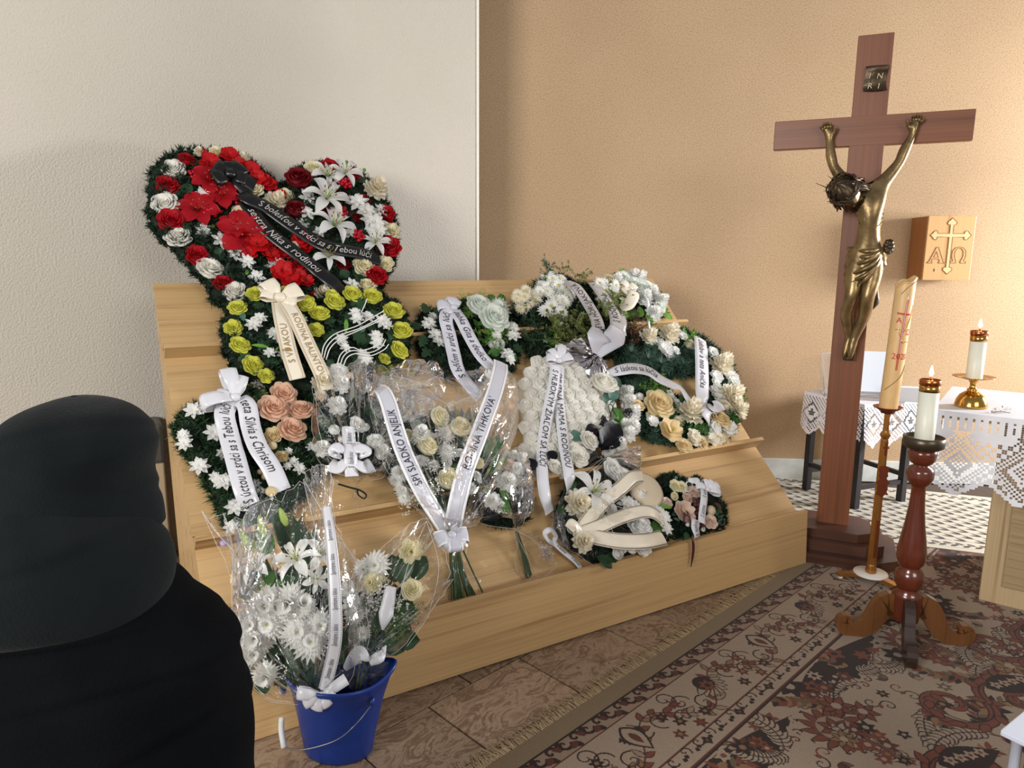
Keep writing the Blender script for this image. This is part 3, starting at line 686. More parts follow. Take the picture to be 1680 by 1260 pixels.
def poly_px(zm, pts): return np.array([zm(*p) for p in pts])
def sample_px(poly, n, holes=()):
    lo, hi = poly.min(0), poly.max(0); out = np.zeros((0, 2))
    while len(out) < n:
        c = lo + rng.random((n * 3, 2)) * (hi - lo); m = inpoly(c, poly)
        for h_ in holes: m &= ~inpoly(c, h_)
        out = np.vstack([out, c[m]])
    return out[:n]
def edge_fall(P, polys):
    """distance (pixels) from the nearest outline"""
    d = np.full(len(P), 1e9)
    for poly in polys:
        for a, b in zip(poly, np.roll(poly, -1, 0)):
            v = b - a; t = np.clip(((P - a) @ v) / (v @ v + 1e-9), 0, 1); d = np.minimum(d, np.hypot(*(P - a - t[:, None] * v).T))
    return d
def needles(parent, pl, poly, count, L=.045, mat='needle_dark', h0=.0, h1=.07, tuft=14, holes=(), w=.0022, name='fir_foliage', round_=18, body=True, out=.7):
    """a cushion of fir needles filling an outline: a padded body and many small tufts, thicker towards its middle line"""
    nt = max(1, count // tuft); P = sample_px(poly, nt, holes)
    per = [(a, b) for pg in (poly, *holes) for a, b in zip(pg, np.roll(pg, -1, 0))]; ln = np.array([np.hypot(*(b - a)) for a, b in per]); m_ = int(ln.sum() / 3.2)   # a fringe of tufts along the outline
    pick = rng.choice(len(per), m_, p=ln / ln.sum()); tt = rng.random(m_)[:, None]; E = np.array([per[i][0] for i in pick]) * (1 - tt) + np.array([per[i][1] for i in pick]) * tt + rng.normal(0, .8, (m_, 2))
    P = np.vstack([P, E]); nt = len(P); ef = edge_fall(P, [poly, *holes]); mb = MB()
    th = np.clip(ef / round_, 0, 1) ** .5
    C0 = np.zeros((nt, 3)); 
    for i in range(nt): C0[i] = pl.at(P[i, 0], P[i, 1], h0 + (h1 - h0) * th[i] * rng.uniform(.75, 1.0))
    n = np.array(pl.n); C = np.repeat(C0, tuft, 0); k = len(C); tilt = np.repeat(rng.normal(0, .45, (nt, 3)), tuft, 0)
    D = n * .8 + tilt + rng.normal(0, out, (k, 3)); D /= np.linalg.norm(D, axis=1)[:, None]; l = L * rng.uniform(.6, 1.15, k)
    sd = np.cross(D, rng.normal(0, 1, (k, 3))); sd /= np.linalg.norm(sd, axis=1)[:, None] + 1e-9
    a = C - D * (l * .25)[:, None]; tip = C + D * (l * .75)[:, None]; mid = (a + tip) / 2
    V = np.stack([a - sd * w * .5, a + sd * w * .5, mid + sd * w, mid - sd * w, tip], 1).reshape(-1, 3); b = np.arange(k)[:, None] * 5
    mb.add(V, (b + np.array([[0, 1, 2, 3]])), 0); mb.fs.append((b + np.array([[3, 2, 4]]), 0))
    o = mb.build(name, mat, parent, kind='stuff')
    if body: pad(parent, pl, poly, h0, h1 * .72, holes, round_)
    return o
def pad(parent, pl, poly, h0, h1, holes=(), round_=18, mat='moss_body', name='padding', step=None, join=None):
    lo, hi = poly.min(0) - 4, poly.max(0) + 4; step = step or max(3.0, (hi - lo).max() / 70); xs = np.arange(lo[0], hi[0] + step, step); ys = np.arange(lo[1], hi[1] + step, step)
    X, Y = np.meshgrid(xs, ys); G = np.stack([X.ravel(), Y.ravel()], 1); ins = inpoly(G, poly)
    for h_ in holes: ins &= ~inpoly(G, h_)
    ef = edge_fall(G, [poly, *holes]) * ins
    for i in np.where(~ins)[0]:                        # outer ring of the cushion follows the outline
        best = None
        for pg in (poly, *holes):
            A_ = pg; V_ = np.roll(pg, -1, 0) - pg; t = np.clip(((G[i] - A_) * V_).sum(1) / ((V_ ** 2).sum(1) + 1e-9), 0, 1); Q = A_ + t[:, None] * V_; d = np.hypot(*(Q - G[i]).T); j = d.argmin()
            if best is None or d[j] < best[0]: best = (d[j], Q[j])
        if best[0] < step * 1.6: G[i] = best[1]
    hh = h0 + (h1 - h0) * np.clip(ef / round_, 0, 1) ** .5
    ny, nx = X.shape; I = np.arange(ny * nx).reshape(ny, nx); F = np.stack([I[:-1, :-1], I[1:, :-1], I[1:, 1:], I[:-1, 1:]], -1).reshape(-1, 4); F = F[ins[F].any(1)]
    used = np.unique(F); mp_ = -np.ones(len(G), int); mp_[used] = np.arange(len(used)); top = np.array([pl.at(*G[i], hh[i]) for i in used]); bot = np.array([pl.at(*G[i], h0 - .004) for i in used])
    mb = MB(); mb.add(top, mp_[F], 0); mb.add(bot, mp_[F][:, ::-1], 0)
    return mb.build(name, mat, parent, True)
def gyps(parent, pl, zm, areas, h=.1, mat='gyp_white', r=.0042, name='gypsophila'):
    mb = MB()
    for x, y, R, n in areas:
        for i in range(n):
            a, q = rnd.uniform(0, 6.28), R * math.sqrt(rnd.random()); px_, py_ = zm(x + q * math.cos(a), y + q * math.sin(a)); p = pl.at(px_, py_, h + rnd.uniform(-.02, .03)); s_ = r * rnd.uniform(.7, 1.3)
            mb.add([p + Vector(d) * s_ for d in ((1, 0, 0), (-1, 0, 0), (0, 1, 0), (0, -1, 0), (0, 0, 1), (0, 0, -1))], [(0, 2, 4), (2, 1, 4), (1, 3, 4), (3, 0, 4), (2, 0, 5), (1, 2, 5), (3, 1, 5), (0, 3, 5)])
    return mb.build(name, mat, parent, True, kind='stuff')
def sprig(mb, base, d, n, L, leafL, k=7, w=.34):
    """a leafy twig as loose leaflets"""
    base, d, n = Vector(base), Vector(d).normalized(), Vector(n).normalized(); s_ = d.cross(n).normalized()
    for i in range(k):
        p = base + d * (L * (i + .4) / k) + n * (.01 * math.sin(i))
        for sg in (1, -1, 0) if i == k - 1 else (1, -1):
            dd = (d * .75 + s_ * sg * .8 + n * rnd.uniform(.0, .5)).normalized(); sd = dd.cross(n).normalized() * leafL * w; l = leafL * rnd.uniform(.7, 1.1)
            mb.add([p, p + dd * l * .5 + sd * .6, p + dd * l, p + dd * l * .5 - sd * .6], [(0, 1, 2, 3)])
def sprigs(parent, pl, poly, count, mat, L=.07, leafL=.018, h0=.03, h1=.09, name='greenery', k=7, w=.34, lean=.8, holes=()):
    mb = MB(); P = sample_px(poly, count, holes)
    for x, y in P:
        p = pl.at(x, y, h0 + (h1 - h0) * rnd.random()); a = rnd.uniform(0, 6.28); d = (pl.rt * math.cos(a) + pl.up * math.sin(a)) * lean + pl.n * rnd.uniform(.1, .7); sprig(mb, p, d, pl.n + Vector((rnd.uniform(-.5, .5), rnd.uniform(-.5, .5), rnd.uniform(-.5, .5))), L * rnd.uniform(.6, 1.2), leafL, k, w)
    return mb.build(name, mat, parent, kind='stuff')

# ---------------------------------------------------------------- ribbons with printed lettering
def satin(name, c, rough=.32, aniso=.5, vary=.04, trans=0.0):
    m = plain(name, c, rough, 0, .5, vary, 12, sheen=.0 if 'black' in name else .2); b = m.node_tree.nodes['Principled BSDF']; b.inputs['Anisotropic'].default_value = aniso; return m
satin('satin_white', srgb(214, 214, 220)); satin('satin_cream', srgb(228, 218, 198)); satin('satin_black', srgb(9, 9, 11), .35); satin('satin_silver', srgb(168, 162, 160), .3); satin('satin_grey', srgb(200, 200, 210)); satin('satin_border', srgb(240, 240, 242), .2)
satin('ribbon_wine', srgb(72, 22, 26)); satin('ribbon_lace', srgb(206, 190, 164), .6); satin('ribbon_edge', srgb(74, 58, 48), .6)
plain('ink_black', srgb(22, 20, 28), .5); plain('ink_silver', srgb(214, 208, 200), .3, metal=.4); plain('ink_grey', srgb(120, 112, 106), .5); plain('ink_gold', srgb(166, 138, 92), .45, metal=.3)
class Ribbon:
    def __init__(s, pts, width, normals, n=44, ripple=.0, seed=0):
        s.p = spline(pts, n); k = n; t = np.gradient(s.p, axis=0); L = np.linalg.norm(t, axis=1); t /= L[:, None] + 1e-12; s.t = t
        nn = np.asarray([tuple(q) for q in (normals if isinstance(normals, list) else [normals] * len(pts))], float); nn = spline(nn, n)
        s.sd = np.cross(t, nn); s.sd /= np.linalg.norm(s.sd, axis=1)[:, None] + 1e-12; s.n = np.cross(s.sd, t)
        s.w = np.interp(np.linspace(0, 1, n), np.linspace(0, 1, len(np.atleast_1d(width))), np.atleast_1d(width)) / 2
        if ripple: ph = seed * 1.7; s.p = s.p + s.n * (ripple * np.sin(np.linspace(0, 1, n) * 9 + ph))[:, None]
        s.s = np.concatenate([[0], np.cumsum(np.linalg.norm(np.diff(s.p, axis=0), axis=1))]); s.len = s.s[-1]
    def at(s, a, v, off=0.0):
        a = np.clip(a, 0, s.len); f = lambda Q: np.stack([np.interp(a, s.s, Q[:, i]) for i in range(3)], -1); w = np.interp(a, s.s, s.w)
        return f(s.p) + f(s.sd) * (np.asarray(v) * w)[..., None] + f(s.n) * (np.asarray(off) + .004 * (1 - np.asarray(v) ** 2))[..., None]
    def grid(s, mb, mat=0, v0=-1, v1=1, off=0.0, nv=5, th=.0008):
        a = s.s; V = np.linspace(v0, v1, nv); top = np.stack([s.at(a, np.full(len(a), v), off) for v in V], 1); bot = np.stack([s.at(a, np.full(len(a), v), off - th) for v in V], 1)
        mb.grid(np.concatenate([top, bot[:, ::-1]], 1), mat, True)
def ribbon(parent, pl, px, width, mat, text=None, ink='ink_black', flip=False, size=.6, start=.08, end=.95, name='ribbon', border=None, shear=.25, ripple=.004, bold=0.0, taper=None, edge=None, n=44, caps=False, repeat=1, vshift=0.0, squeeze=None):
    """px: (x, y, height above the plane); flip: the lettering runs back up the ribbon"""
    pts = [pl.at(x, y, h) for x, y, h in px]; R = Ribbon(pts, taper or width, pl.n, n, ripple, rnd.random() * 4)
    if flip is None: pass
    mb = MB(); R.grid(mb); mats = [mat]
    if border:
        mats.append(border); R.grid(mb, 1, -1.0, -.72, .0012, 3); R.grid(mb, 1, .72, 1.0, .0012, 3)
    o = mb.build(name, mats, parent, True)
    if edge:
        e = MB(); k = int(R.len / .006)
        for i in range(k):
            a = (i + .5) * R.len / k
            for v in (-.86, .86):
                A = np.array([a - .002, a + .002, a + .0012, a - .0014]); e.add(R.at(A, np.array([v - .09, v - .05 + .03 * (i % 2), v + .09, v + .06]), .0016), [(0, 1, 2, 3)])
        e.build('edging', edge, o, kind='stuff')
    if text:
        lo_, hi_ = start * R.len, end * R.len; seg = (hi_ - lo_) / repeat
        v, f = text_geo(text, shear, bold)
        H = .72; wmean = float(np.mean(R.w)) * 2; sc = size * wmean / H; tl = v[:, 0].max() * sc; fit = min(1.0, seg * (.96 if repeat == 1 else .62) / tl) if squeeze is None else squeeze
        mbt = MB()
        for rp in range(repeat):
            x = v[:, 0] * sc * fit; y = v[:, 1] * sc - size * wmean * .42
            a = lo_ + seg * rp + (seg - tl * fit) / 2 + x if repeat > 1 else lo_ + x
            if flip: a = hi_ - (a - lo_); vv = y / (wmean / 2)
            else: vv = -y / (wmean / 2)
            a = np.asarray(a); V = R.at(a, np.clip(vv + vshift, -1, 1), .0022); mbt = MB(); mbt.add(V, [q if flip else q for q in f]); mbt.build('lettering', ink, o)
    return o, R
def bow(parent, pos, n, up, size, mat, loops=((130, 1), (50, 1)), width=.045, name='bow', knot=.35, tails=(), border=None):
    """loops: (direction in degrees seen along the normal, relative length)"""
    n = Vector(n).normalized(); up = (Vector(up) - n * Vector(up).dot(n)).normalized(); rt = up.cross(n); pos = Vector(pos); o = None; mb = MB(); mats = [mat] + ([border] if border else [])
    for ang, ln in loops:
        a = math.radians(ang); d = rt * math.cos(a) + up * math.sin(a); s_ = size * ln; q = d.cross(n)
        pts = [pos, pos + d * s_ * .5 + n * s_ * .32, pos + d * s_ * .95 + n * s_ * .30, pos + d * s_ * 1.02 + n * s_ * .02, pos + d * s_ * .6 - n * s_ * .08, pos]
        nn = [n * .8 - d * .3, n, d + n * .5, d, -n, -n]
        R = Ribbon(pts, [width * .35, width, width * 1.1, width * 1.1, width, width * .35], [q_.normalized() for q_ in (n - d * .6, n - d * .3, n + d * .3, d - n * .2, -n, -n)], 26); R.grid(mb)
        if border: R.grid(mb, 1, -1, -.74, .001, 3); R.grid(mb, 1, .74, 1, .001, 3)
    for ang, ln in tails:
        a = math.radians(ang); d = rt * math.cos(a) + up * math.sin(a); s_ = size * ln
        R = Ribbon([pos, pos + d * s_ * .5 + n * s_ * .15, pos + d * s_], [width * .3, width, width * 1.1], n, 12); R.grid(mb)
    k = knot * width; mb.lathe([(k * .2, -k * .9), (k * .8, -k * .6), (k, 0), (k * .8, k * .6), (k * .2, k * .9)], 10, 0, axes(pos + n * k * .6, rt, n * .8, up))
    return mb.build(name, mats, parent, True)

# ---------------------------------------------------------------- clear film
cello_mat('cellophane', (1, 1, 1), .006, .05, .42); cello_mat('cellophane_grey', (.95, .93, .95), .06, .12, .75)
m_, nt_, b_ = newmat('silver_foil'); b_.inputs['Base Color'].default_value = (.62, .59, .60, 1); b_.inputs['Metallic'].default_value = 1; b_.inputs['Roughness'].default_value = .22
m_, nt_, b_ = newmat('film_edge'); b_.inputs['Base Color'].default_value = (.8, .78, .75, 1); b_.inputs['Roughness'].default_value = .12; b_.inputs['Specular IOR Level'].default_value = .9; b_.inputs['Alpha'].default_value = .45
def film(parent, pl, centre, rim, rings=7, nphi=64, bulge=.0, crumple=.012, mat='cellophane', name='cellophane', pleat=0, pleat_amp=.0, seam=False, smooth=False):
    """a sheet of film spanning from a centre (or gathering point) to its rim; all points (x, y, height) against the plane"""
    c = pl.at(*centre); R = spline([pl.at(*q) for q in rim] + [pl.at(*rim[0])], nphi + 1)[:-1] if rim[0] != rim[-1] else spline([pl.at(*q) for q in rim], nphi)
    closed = rim[0] != rim[-1]; R = R + (R - np.array(c)) * (rng.normal(0, .022, len(R)) * (rng.random(len(R)) < .5))[:, None]; P = np.zeros((rings + 1, len(R), 3)); n = np.array(pl.n); sc = np.linalg.norm(R - np.array(c), axis=1).mean()
    ph = rng.random(8) * 6.28; crumple *= .6
    for i in range(rings + 1):
        t = i / rings; base = np.array(c) + (R - np.array(c)) * t
        ang = np.arange(len(R)) / len(R) * 2 * PI
        dis = bulge * math.sin(PI * t) ** .8 + crumple * rng.normal(0, 1, len(R)) * (.25 + .75 * math.sin(PI * min(t, .97))) + pleat_amp * t * np.cos(ang * pleat + ph[0])
        P[i] = base + n * dis[:, None] + rng.normal(0, crumple * .5, (len(R), 3)) * (t > 0)
    mb = MB(); mb.grid(P, 0, closed); o = mb.build(name, mat, parent, smooth)
    if seam:
        e = MB(); ring = P[-1] if not closed else np.vstack([P[-1], P[-1][:1]]); e.tube(ring, .0009, 4, 0, False); e.build('film_edge', 'film_edge', o)
    return o
def streaks(parent, pl, lines, r=.0016, name='film_fold'):
    """sharp folds in the film, standing proud of it"""
    for ln in lines:
        mb = MB(); mb.tube(spline([pl.at(*q) for q in ln], 10), r, 4); mb.build(name, 'film_edge', parent, True)
def wires(parent, pl, zm, lines, mat='wire_white', r=.002, name='wire', h=.1):
    for ln in lines:
        pts = [pl.at(*zm(x, y), h) for x, y in ln]; MB().tube(spline(pts, 20), r, 5).build(name, mat, parent, True)
def stems(parent, pl, zm, lines, mat='stem_green', r=.004, name='stem'):
    for ln in lines: MB().tube(spline([pl.at(*zm(x, y), h) for x, y, h in ln], 8), r, 6).build(name, mat, parent, True)
# ================================================================ funeral wreaths and bouquets on the stand
HP = Plane(st(0, 1.285, 1.575), -NY * math.sin(math.radians(55)) + Z3 * math.cos(math.radians(55)), up=NY + Z3)
YP = Plane(st(0, 1.22, 1.575), -NY * math.sin(math.radians(50)) + Z3 * math.cos(math.radians(50)), up=NY + Z3)

# ---- the large red and white heart leaning against the wall
z1 = Zm(220, 220, 3.652)
BH = thing('heart_wreath', HP.at(450, 470), 'largest heart wreath of red and white flowers with a black ribbon, against white wall', 'wreath')
oh = poly_px(z1, [(86, 330), (98, 230), (160, 150), (260, 103), (400, 88), (550, 98), (690, 155), (770, 225), (850, 290), (890, 300), (940, 232), (1020, 190), (1150, 172), (1280, 192), (1390, 262), (1480, 345), (1545, 470), (1580, 600), (1565, 750), (1505, 885), (1420, 985), (1250, 1070), (1000, 1110), (760, 1120), (600, 1085), (470, 1010), (430, 900), (330, 810), (245, 710), (165, 640), (105, 560), (78, 440)])
needles(BH, HP, oh, 15000, .05, 'needle_dark', .0, .075)
F = lambda kind, mat, items, **k: flowers(BH, HP, z1, kind, mat, items, **k)
F('rose', 'rose_white', [(240, 220, 68), (190, 428, 80), (268, 630, 82), (455, 818, 84), (605, 955, 72)], h=.055)
F('rose', 'rose_red', [(200, 315, 70), (222, 525, 80), (375, 732, 68), (535, 902, 62), (315, 160, 52)], h=.06)
F('rose2', 'rose_dark_red', [(985, 275, 78), (965, 460, 68), (1150, 470, 40), (1330, 505, 38), (1250, 385, 40), (1170, 305, 36), (1250, 790, 48)], h=.065)
F('rose', 'rose_red', [(1170, 205, 52), (1310, 245, 40), (1370, 400, 40), (1505, 480, 50), (1525, 685, 66), (1450, 855, 60), (1510, 530, 40)], h=.065)
F('rose', 'rose_cream', [(1075, 215, 52), (1535, 590, 52), (1500, 785, 50), (1372, 795, 60), (1390, 920, 58), (650, 492, 70), (715, 345, 60), (905, 375, 48), (490, 112, 40)], h=.065)
F('carnation', 'petal_ivory', [(1440, 345, 66), (835, 425, 66), (390, 115, 34), (650, 165, 45), (1120, 970, 52), (960, 690, 45)], h=.06)
F('lily', 'petal_white', [(1150, 392, 120), (1195, 555, 118), (1262, 240, 88), (1165, 740, 92), (1445, 655, 84), (1150, 258, 92)], h=.075, tilt=.2)
F('star7', 'petal_white', [(1340, 420, 62), (1385, 470, 62), (1440, 540, 66), (1460, 590, 60), (1400, 520, 50)], h=.08)
F('amaryllis', 'rose_red', [(650, 610, 135), (385, 462, 112), (455, 285, 100), (530, 372, 92), (600, 560, 84)], h=.075, tilt=.2)
F('ruffle', 'petal_scarlet', [(455, 182, 66), (570, 140, 60), (700, 225, 58), (745, 282, 62), (805, 318, 56), (660, 215, 48), (740, 672, 68), (800, 648, 50), (905, 722, 50), (890, 828, 66), (940, 892, 64), (1035, 885, 44)], h=.075)
F('ruffle2', 'petal_scarlet', [(822, 742, 60), (985, 792, 56), (985, 850, 48), (870, 370, 40), (620, 180, 44), (690, 720, 50), (770, 600, 36), (1000, 640, 55), (1040, 680, 45)], h=.078)
F('bud', 'petal_scarlet', [(1110, 940, 52), (1050, 900, 44), (1055, 970, 44)], h=.075, tilt=.9)
F('star', 'petal_white', [(415, 372, 56), (415, 582, 52), (520, 642, 58), (605, 717, 52), (672, 767, 52), (735, 862, 50), (752, 572, 48), (850, 688, 38), (835, 800, 50), (870, 780, 42), (1035, 385, 52), (1030, 480, 52), (1285, 602, 44), (1300, 912, 50), (1110, 590, 36), (1475, 462, 44), (1010, 545, 44), (820, 380, 40)], h=.07)
F('berries', 'berry_red', [(362, 247, 42), (462, 468, 56), (640, 412, 46), (1262, 297, 42), (1237, 472, 46), (1345, 612, 40), (422, 112, 28), (515, 465, 16)], h=.08)
L = lambda kind, mat, items, h=.055: leaves(BH, HP, z1, kind, mat, items, h)
L('broad', 'leaf_dark', [(330, 300, 90, 250), (300, 350, 80, 220), (430, 650, 70, 160), (490, 680, 60, 300), (690, 810, 60, 280), (590, 745, 60, 200), (330, 520, 90, 240), (1080, 320, 90, 200), (1050, 300, 80, 20), (1330, 290, 80, 30), (1230, 440, 80, 300), (1270, 520, 70, 280), (1310, 840, 90, 320), (1290, 830, 70, 200), (1300, 690, 70, 10), (540, 590, 70, 100), (1040, 590, 80, 10), (1060, 520, 70, 200), (480, 560, 80, 230), (1420, 960, 70, 20)])
L('leaf', 'leaf_bright', [(1268, 205, 60, 80), (575, 470, 40, 80), (475, 400, 36, 60), (470, 540, 40, 280), (395, 165, 40, 240), (1230, 425, 40, 70), (1370, 230, 36, 60), (1300, 420, 36, 120), (680, 815, 40, 250), (1080, 495, 40, 200), (425, 300, 30, 100)])
L('blade', 'leaf_green', [(390, 120, 60, 200), (440, 130, 50, 300), (1400, 320, 60, 20), (1420, 370, 50, 320)])
bp = HP.at(*z1(575, 252), .11)
bow(BH, bp, HP.n, HP.up, .105, 'satin_black', ((150, .75), (95, .7), (40, .78), (205, .8), (-20, .7)), .085, 'ribbon_bow', tails=((310, 1.1), (335, 1.15)))
ribbon(BH, HP, [(*z1(640, 350), .11), (*z1(700, 395), .13), (*z1(810, 450), .115), (*z1(950, 545), .125), (*z1(1090, 640), .115), (*z1(1220, 690), .13), (*z1(1350, 715), .115), (*z1(1470, 755), .09)], .076, 'satin_black', 'S bolesťou v srdci sa s Tebou lúči', 'ink_silver', size=.5, start=.14, end=.97, shear=.3)
ribbon(BH, HP, [(*z1(650, 365), .10), (*z1(705, 460), .12), (*z1(800, 580), .11), (*z1(940, 690), .12), (*z1(1080, 795), .11), (*z1(1180, 875), .125), (*z1(1255, 965), .09)], .074, 'satin_black', 'sestra Nika s rodinou', 'ink_silver', size=.55, start=.14, end=.80, shear=.3)

# ---- the yellow heart in front of it
z2 = Zm(270, 440, 4.0)
YH = thing('heart_wreath', YP.at(515, 560), 'heart wreath edged with yellow roses, tied with a cream ribbon', 'wreath')
oy = poly_px(z2, [(560, 150), (450, 220), (385, 330), (368, 420), (385, 540), (430, 640), (505, 720), (620, 790), (800, 850), (1060, 860), (1300, 800), (1500, 690), (1595, 570), (1618, 430), (1590, 320), (1510, 215), (1400, 160), (1250, 140), (1100, 170), (1000, 235), (900, 230), (800, 175), (680, 130)])
needles(YH, YP, oy, 9000, .045, 'needle_dark', .0, .06)
F = lambda kind, mat, items, **k: flowers(YH, YP, z2, kind, mat, items, **k)
F('rose', 'rose_yellow', [(595, 178, 58), (480, 270, 62), (450, 398, 60), (490, 515, 68), (575, 645, 72), (665, 712, 52), (930, 238, 56), (1015, 308, 64), (1110, 228, 66), (1230, 180, 60), (1360, 195, 60), (1500, 290, 64), (1552, 420, 66), (1532, 545, 60), (992, 410, 50), (785, 160, 40), (1100, 180, 40), (1440, 600, 40)], h=.06)
F('star7', 'petal_white', [(580, 375, 56), (625, 335, 50), (715, 430, 46), (745, 455, 42), (690, 558, 42), (770, 572, 42), (1250, 300, 44), (1262, 335, 44), (1330, 325, 46), (1430, 355, 50), (1455, 375, 40), (1385, 450, 46), (1395, 490, 44), (1160, 470, 42), (1180, 525, 40), (1320, 600, 44), (1300, 570, 40), (910, 340, 30)], h=.075)
dk = [(530, 330, 110, 60), (560, 460, 120, 330), (600, 520, 120, 20), (690, 500, 110, 80), (640, 620, 110, 40), (560, 560, 100, 210), (700, 300, 100, 70), (640, 270, 110, 140), (700, 640, 120, 45), (1000, 560, 110, 100), (1050, 480, 110, 60), (1100, 380, 110, 120), (1180, 350, 110, 40), (1230, 430, 120, 330), (1280, 480, 120, 20), (1350, 420, 110, 90), (1400, 290, 100, 200), (1320, 260, 110, 150), (1470, 470, 110, 60), (1440, 540, 100, 340), (1240, 560, 110, 300), (1100, 600, 110, 250), (900, 430, 100, 80), (760, 360, 90, 50), (1220, 250, 100, 30), (1060, 700, 110, 220), (1250, 680, 110, 320), (1380, 620, 100, 20)]
leaves(YH, YP, z2, 'lobed', 'leaf_dark', dk, .055); leaves(YH, YP, z2, 'lobed', 'leaf_dark', [(x + 35, y + 30, l * .9, a + 110) for x, y, l, a in dk], .045)
leaves(YH, YP, z2, 'leaf', 'leaf_teal', [(520, 350, 70, 100), (540, 420, 70, 300), (620, 540, 60, 60), (1290, 430, 70, 80), (1190, 480, 60, 200), (980, 390, 60, 280)], .06)
leaves(YH, YP, z2, 'blade', 'leaf_bright', [(560, 510, 130, 350), (1185, 440, 120, 88), (905, 360, 70, 80), (720, 560, 60, 60)], .075)
wires(YH, YP, z2, [[(1030, 580), (1050, 500), (1120, 430), (1260, 380), (1350, 330), (1440, 280)], [(1045, 590), (1070, 510), (1140, 445), (1280, 395), (1380, 345), (1450, 300)], [(1060, 600), (1090, 520), (1160, 460), (1270, 410), (1400, 350), (1460, 320)], [(1150, 640), (1180, 570), (1240, 540), (1340, 555), (1420, 520), (1450, 470)], [(1170, 650), (1200, 585), (1260, 560), (1350, 575), (1440, 535), (1470, 500)], [(1130, 640), (1160, 560), (1230, 520), (1300, 540), (1400, 500), (1430, 440)], [(1290, 290), (1310, 250), (1330, 200)]], r=.0026, h=.115)
bow(YH, YP.at(*z2(755, 205), .10), YP.n, YP.up, .085, 'satin_cream', ((120, 1.15), (150, .9), (20, 1.2), (-15, .8)), .075, 'ribbon_bow')
ribbon(YH, YP, [(*z2(755, 225), .10), (*z2(768, 330), .12), (*z2(795, 450), .115), (*z2(830, 590), .115), (*z2(872, 730), .09)], .072, 'satin_cream', 'S VĎAKOU', 'ink_gold', True, .42, .32, .82, border='ribbon_lace', shear=0, bold=0)
ribbon(YH, YP, [(*z2(790, 215), .105), (*z2(850, 310), .13), (*z2(905, 420), .12), (*z2(970, 560), .12), (*z2(1040, 720), .10), (*z2(1060, 800), .09)], .072, 'satin_cream', 'RODINA BALINTOVÁ', 'ink_gold', False, .42, .2, .95, border='ribbon_lace', shear=0)

# ---- peach heart, lower left
z3 = Zm(340, 600, 5.25); z3b = Zm(320, 740, 3.818)
PH = thing('heart_wreath', SP.at(410, 800), 'dark pine heart wreath with large peach roses and a white printed ribbon', 'wreath')
op = poly_px(Zm(0, 0, 1), [(283, 708), (296, 680), (322, 664), (352, 668), (380, 660), (410, 640), (450, 622), (500, 622), (545, 655), (552, 720), (535, 770), (500, 812), (455, 850), (425, 878), (395, 884), (372, 868), (352, 825), (330, 775), (300, 742)])
needles(PH, SP, op, 9500, .05, 'needle_green', .015, .085)
F = lambda kind, mat, items, **k: flowers(PH, SP, z3, kind, mat, items, **k)
F('rose', 'rose_peach', [(650, 255, 108), (560, 385, 128), (810, 400, 104), (725, 565, 120)], h=.115, tilt=.2)
F('rose2', 'rose_butter', [(570, 605, 80), (640, 790, 62), (700, 430, 60)], h=.10)
F('ball', 'rose_butter', [(455, 915, 26), (500, 955, 34), (550, 1085, 48), (560, 690, 40)], h=.10)
F('star7', 'petal_white', [(435, 165, 60), (55, 580, 84), (130, 760, 56), (100, 1000, 60), (160, 1000, 60), (250, 1200, 64), (130, 600, 50), (740, 830, 50), (790, 890, 60), (420, 1020, 44), (900, 700, 50), (700, 740, 40), (455, 1090, 50), (690, 870, 40)], h=.095)
flowers(PH, SP, Zm(0, 0, 1), 'star7', 'petal_white', [(317, 674, 15), (331, 672, 12), (302, 717, 12), (303, 729, 14), (327, 766, 17), (352, 783, 10), (368, 792, 16), (356, 711, 16), (386, 834, 17), (300, 712, 9), (378, 865, 12)], h=.095)
leaves(PH, SP, z3, 'broad', 'leaf_dark', [(420, 180, 130, 350), (360, 180, 100, 200), (520, 240, 120, 170), (830, 270, 120, 20), (880, 520, 110, 300), (620, 690, 120, 260), (830, 640, 120, 330), (420, 240, 90, 280), (700, 960, 100, 320)], .08)
leaves(PH, SP, z3b, 'leaf', 'leaf_bright', [(300, 430, 50, 250), (320, 400, 46, 60), (280, 460, 50, 290), (330, 450, 40, 330)], .08)
sprigs(PH, SP, poly_px(z3, [(330, 130), (560, 120), (560, 260), (380, 300)]), 16, 'leaf_olive', .05, .016, .06, .1)
bow(PH, SP.at(*z3(240, 285), .14), SP.n, SP.up, .085, 'satin_white', ((95, 1.55), (190, 1.5), (70, 1.2), (170, .8)), .06, 'ribbon_bow')
ribbon(PH, SP, [(*z3(215, 290), .13), (*z3(150, 400), .15), (*z3(180, 560), .135), (*z3(240, 790), .135), (*z3(310, 1050), .13), (*z3(370, 1200), .10)], .078, 'satin_white', 'S úctou v srdci sa s Tebou lúči', 'ink_black', True, .5, .05, .99, shear=.3)
ribbon(PH, SP, [(*z3(265, 285), .13), (*z3(340, 350), .15), (*z3(375, 520), .135), (*z3(440, 700), .145), (*z3(550, 880), .13), (*z3(640, 1080), .10)], .078, 'satin_white', 'teta Silvia s Chrisom', 'ink_black', False, .52, .07, .85, shear=.3)

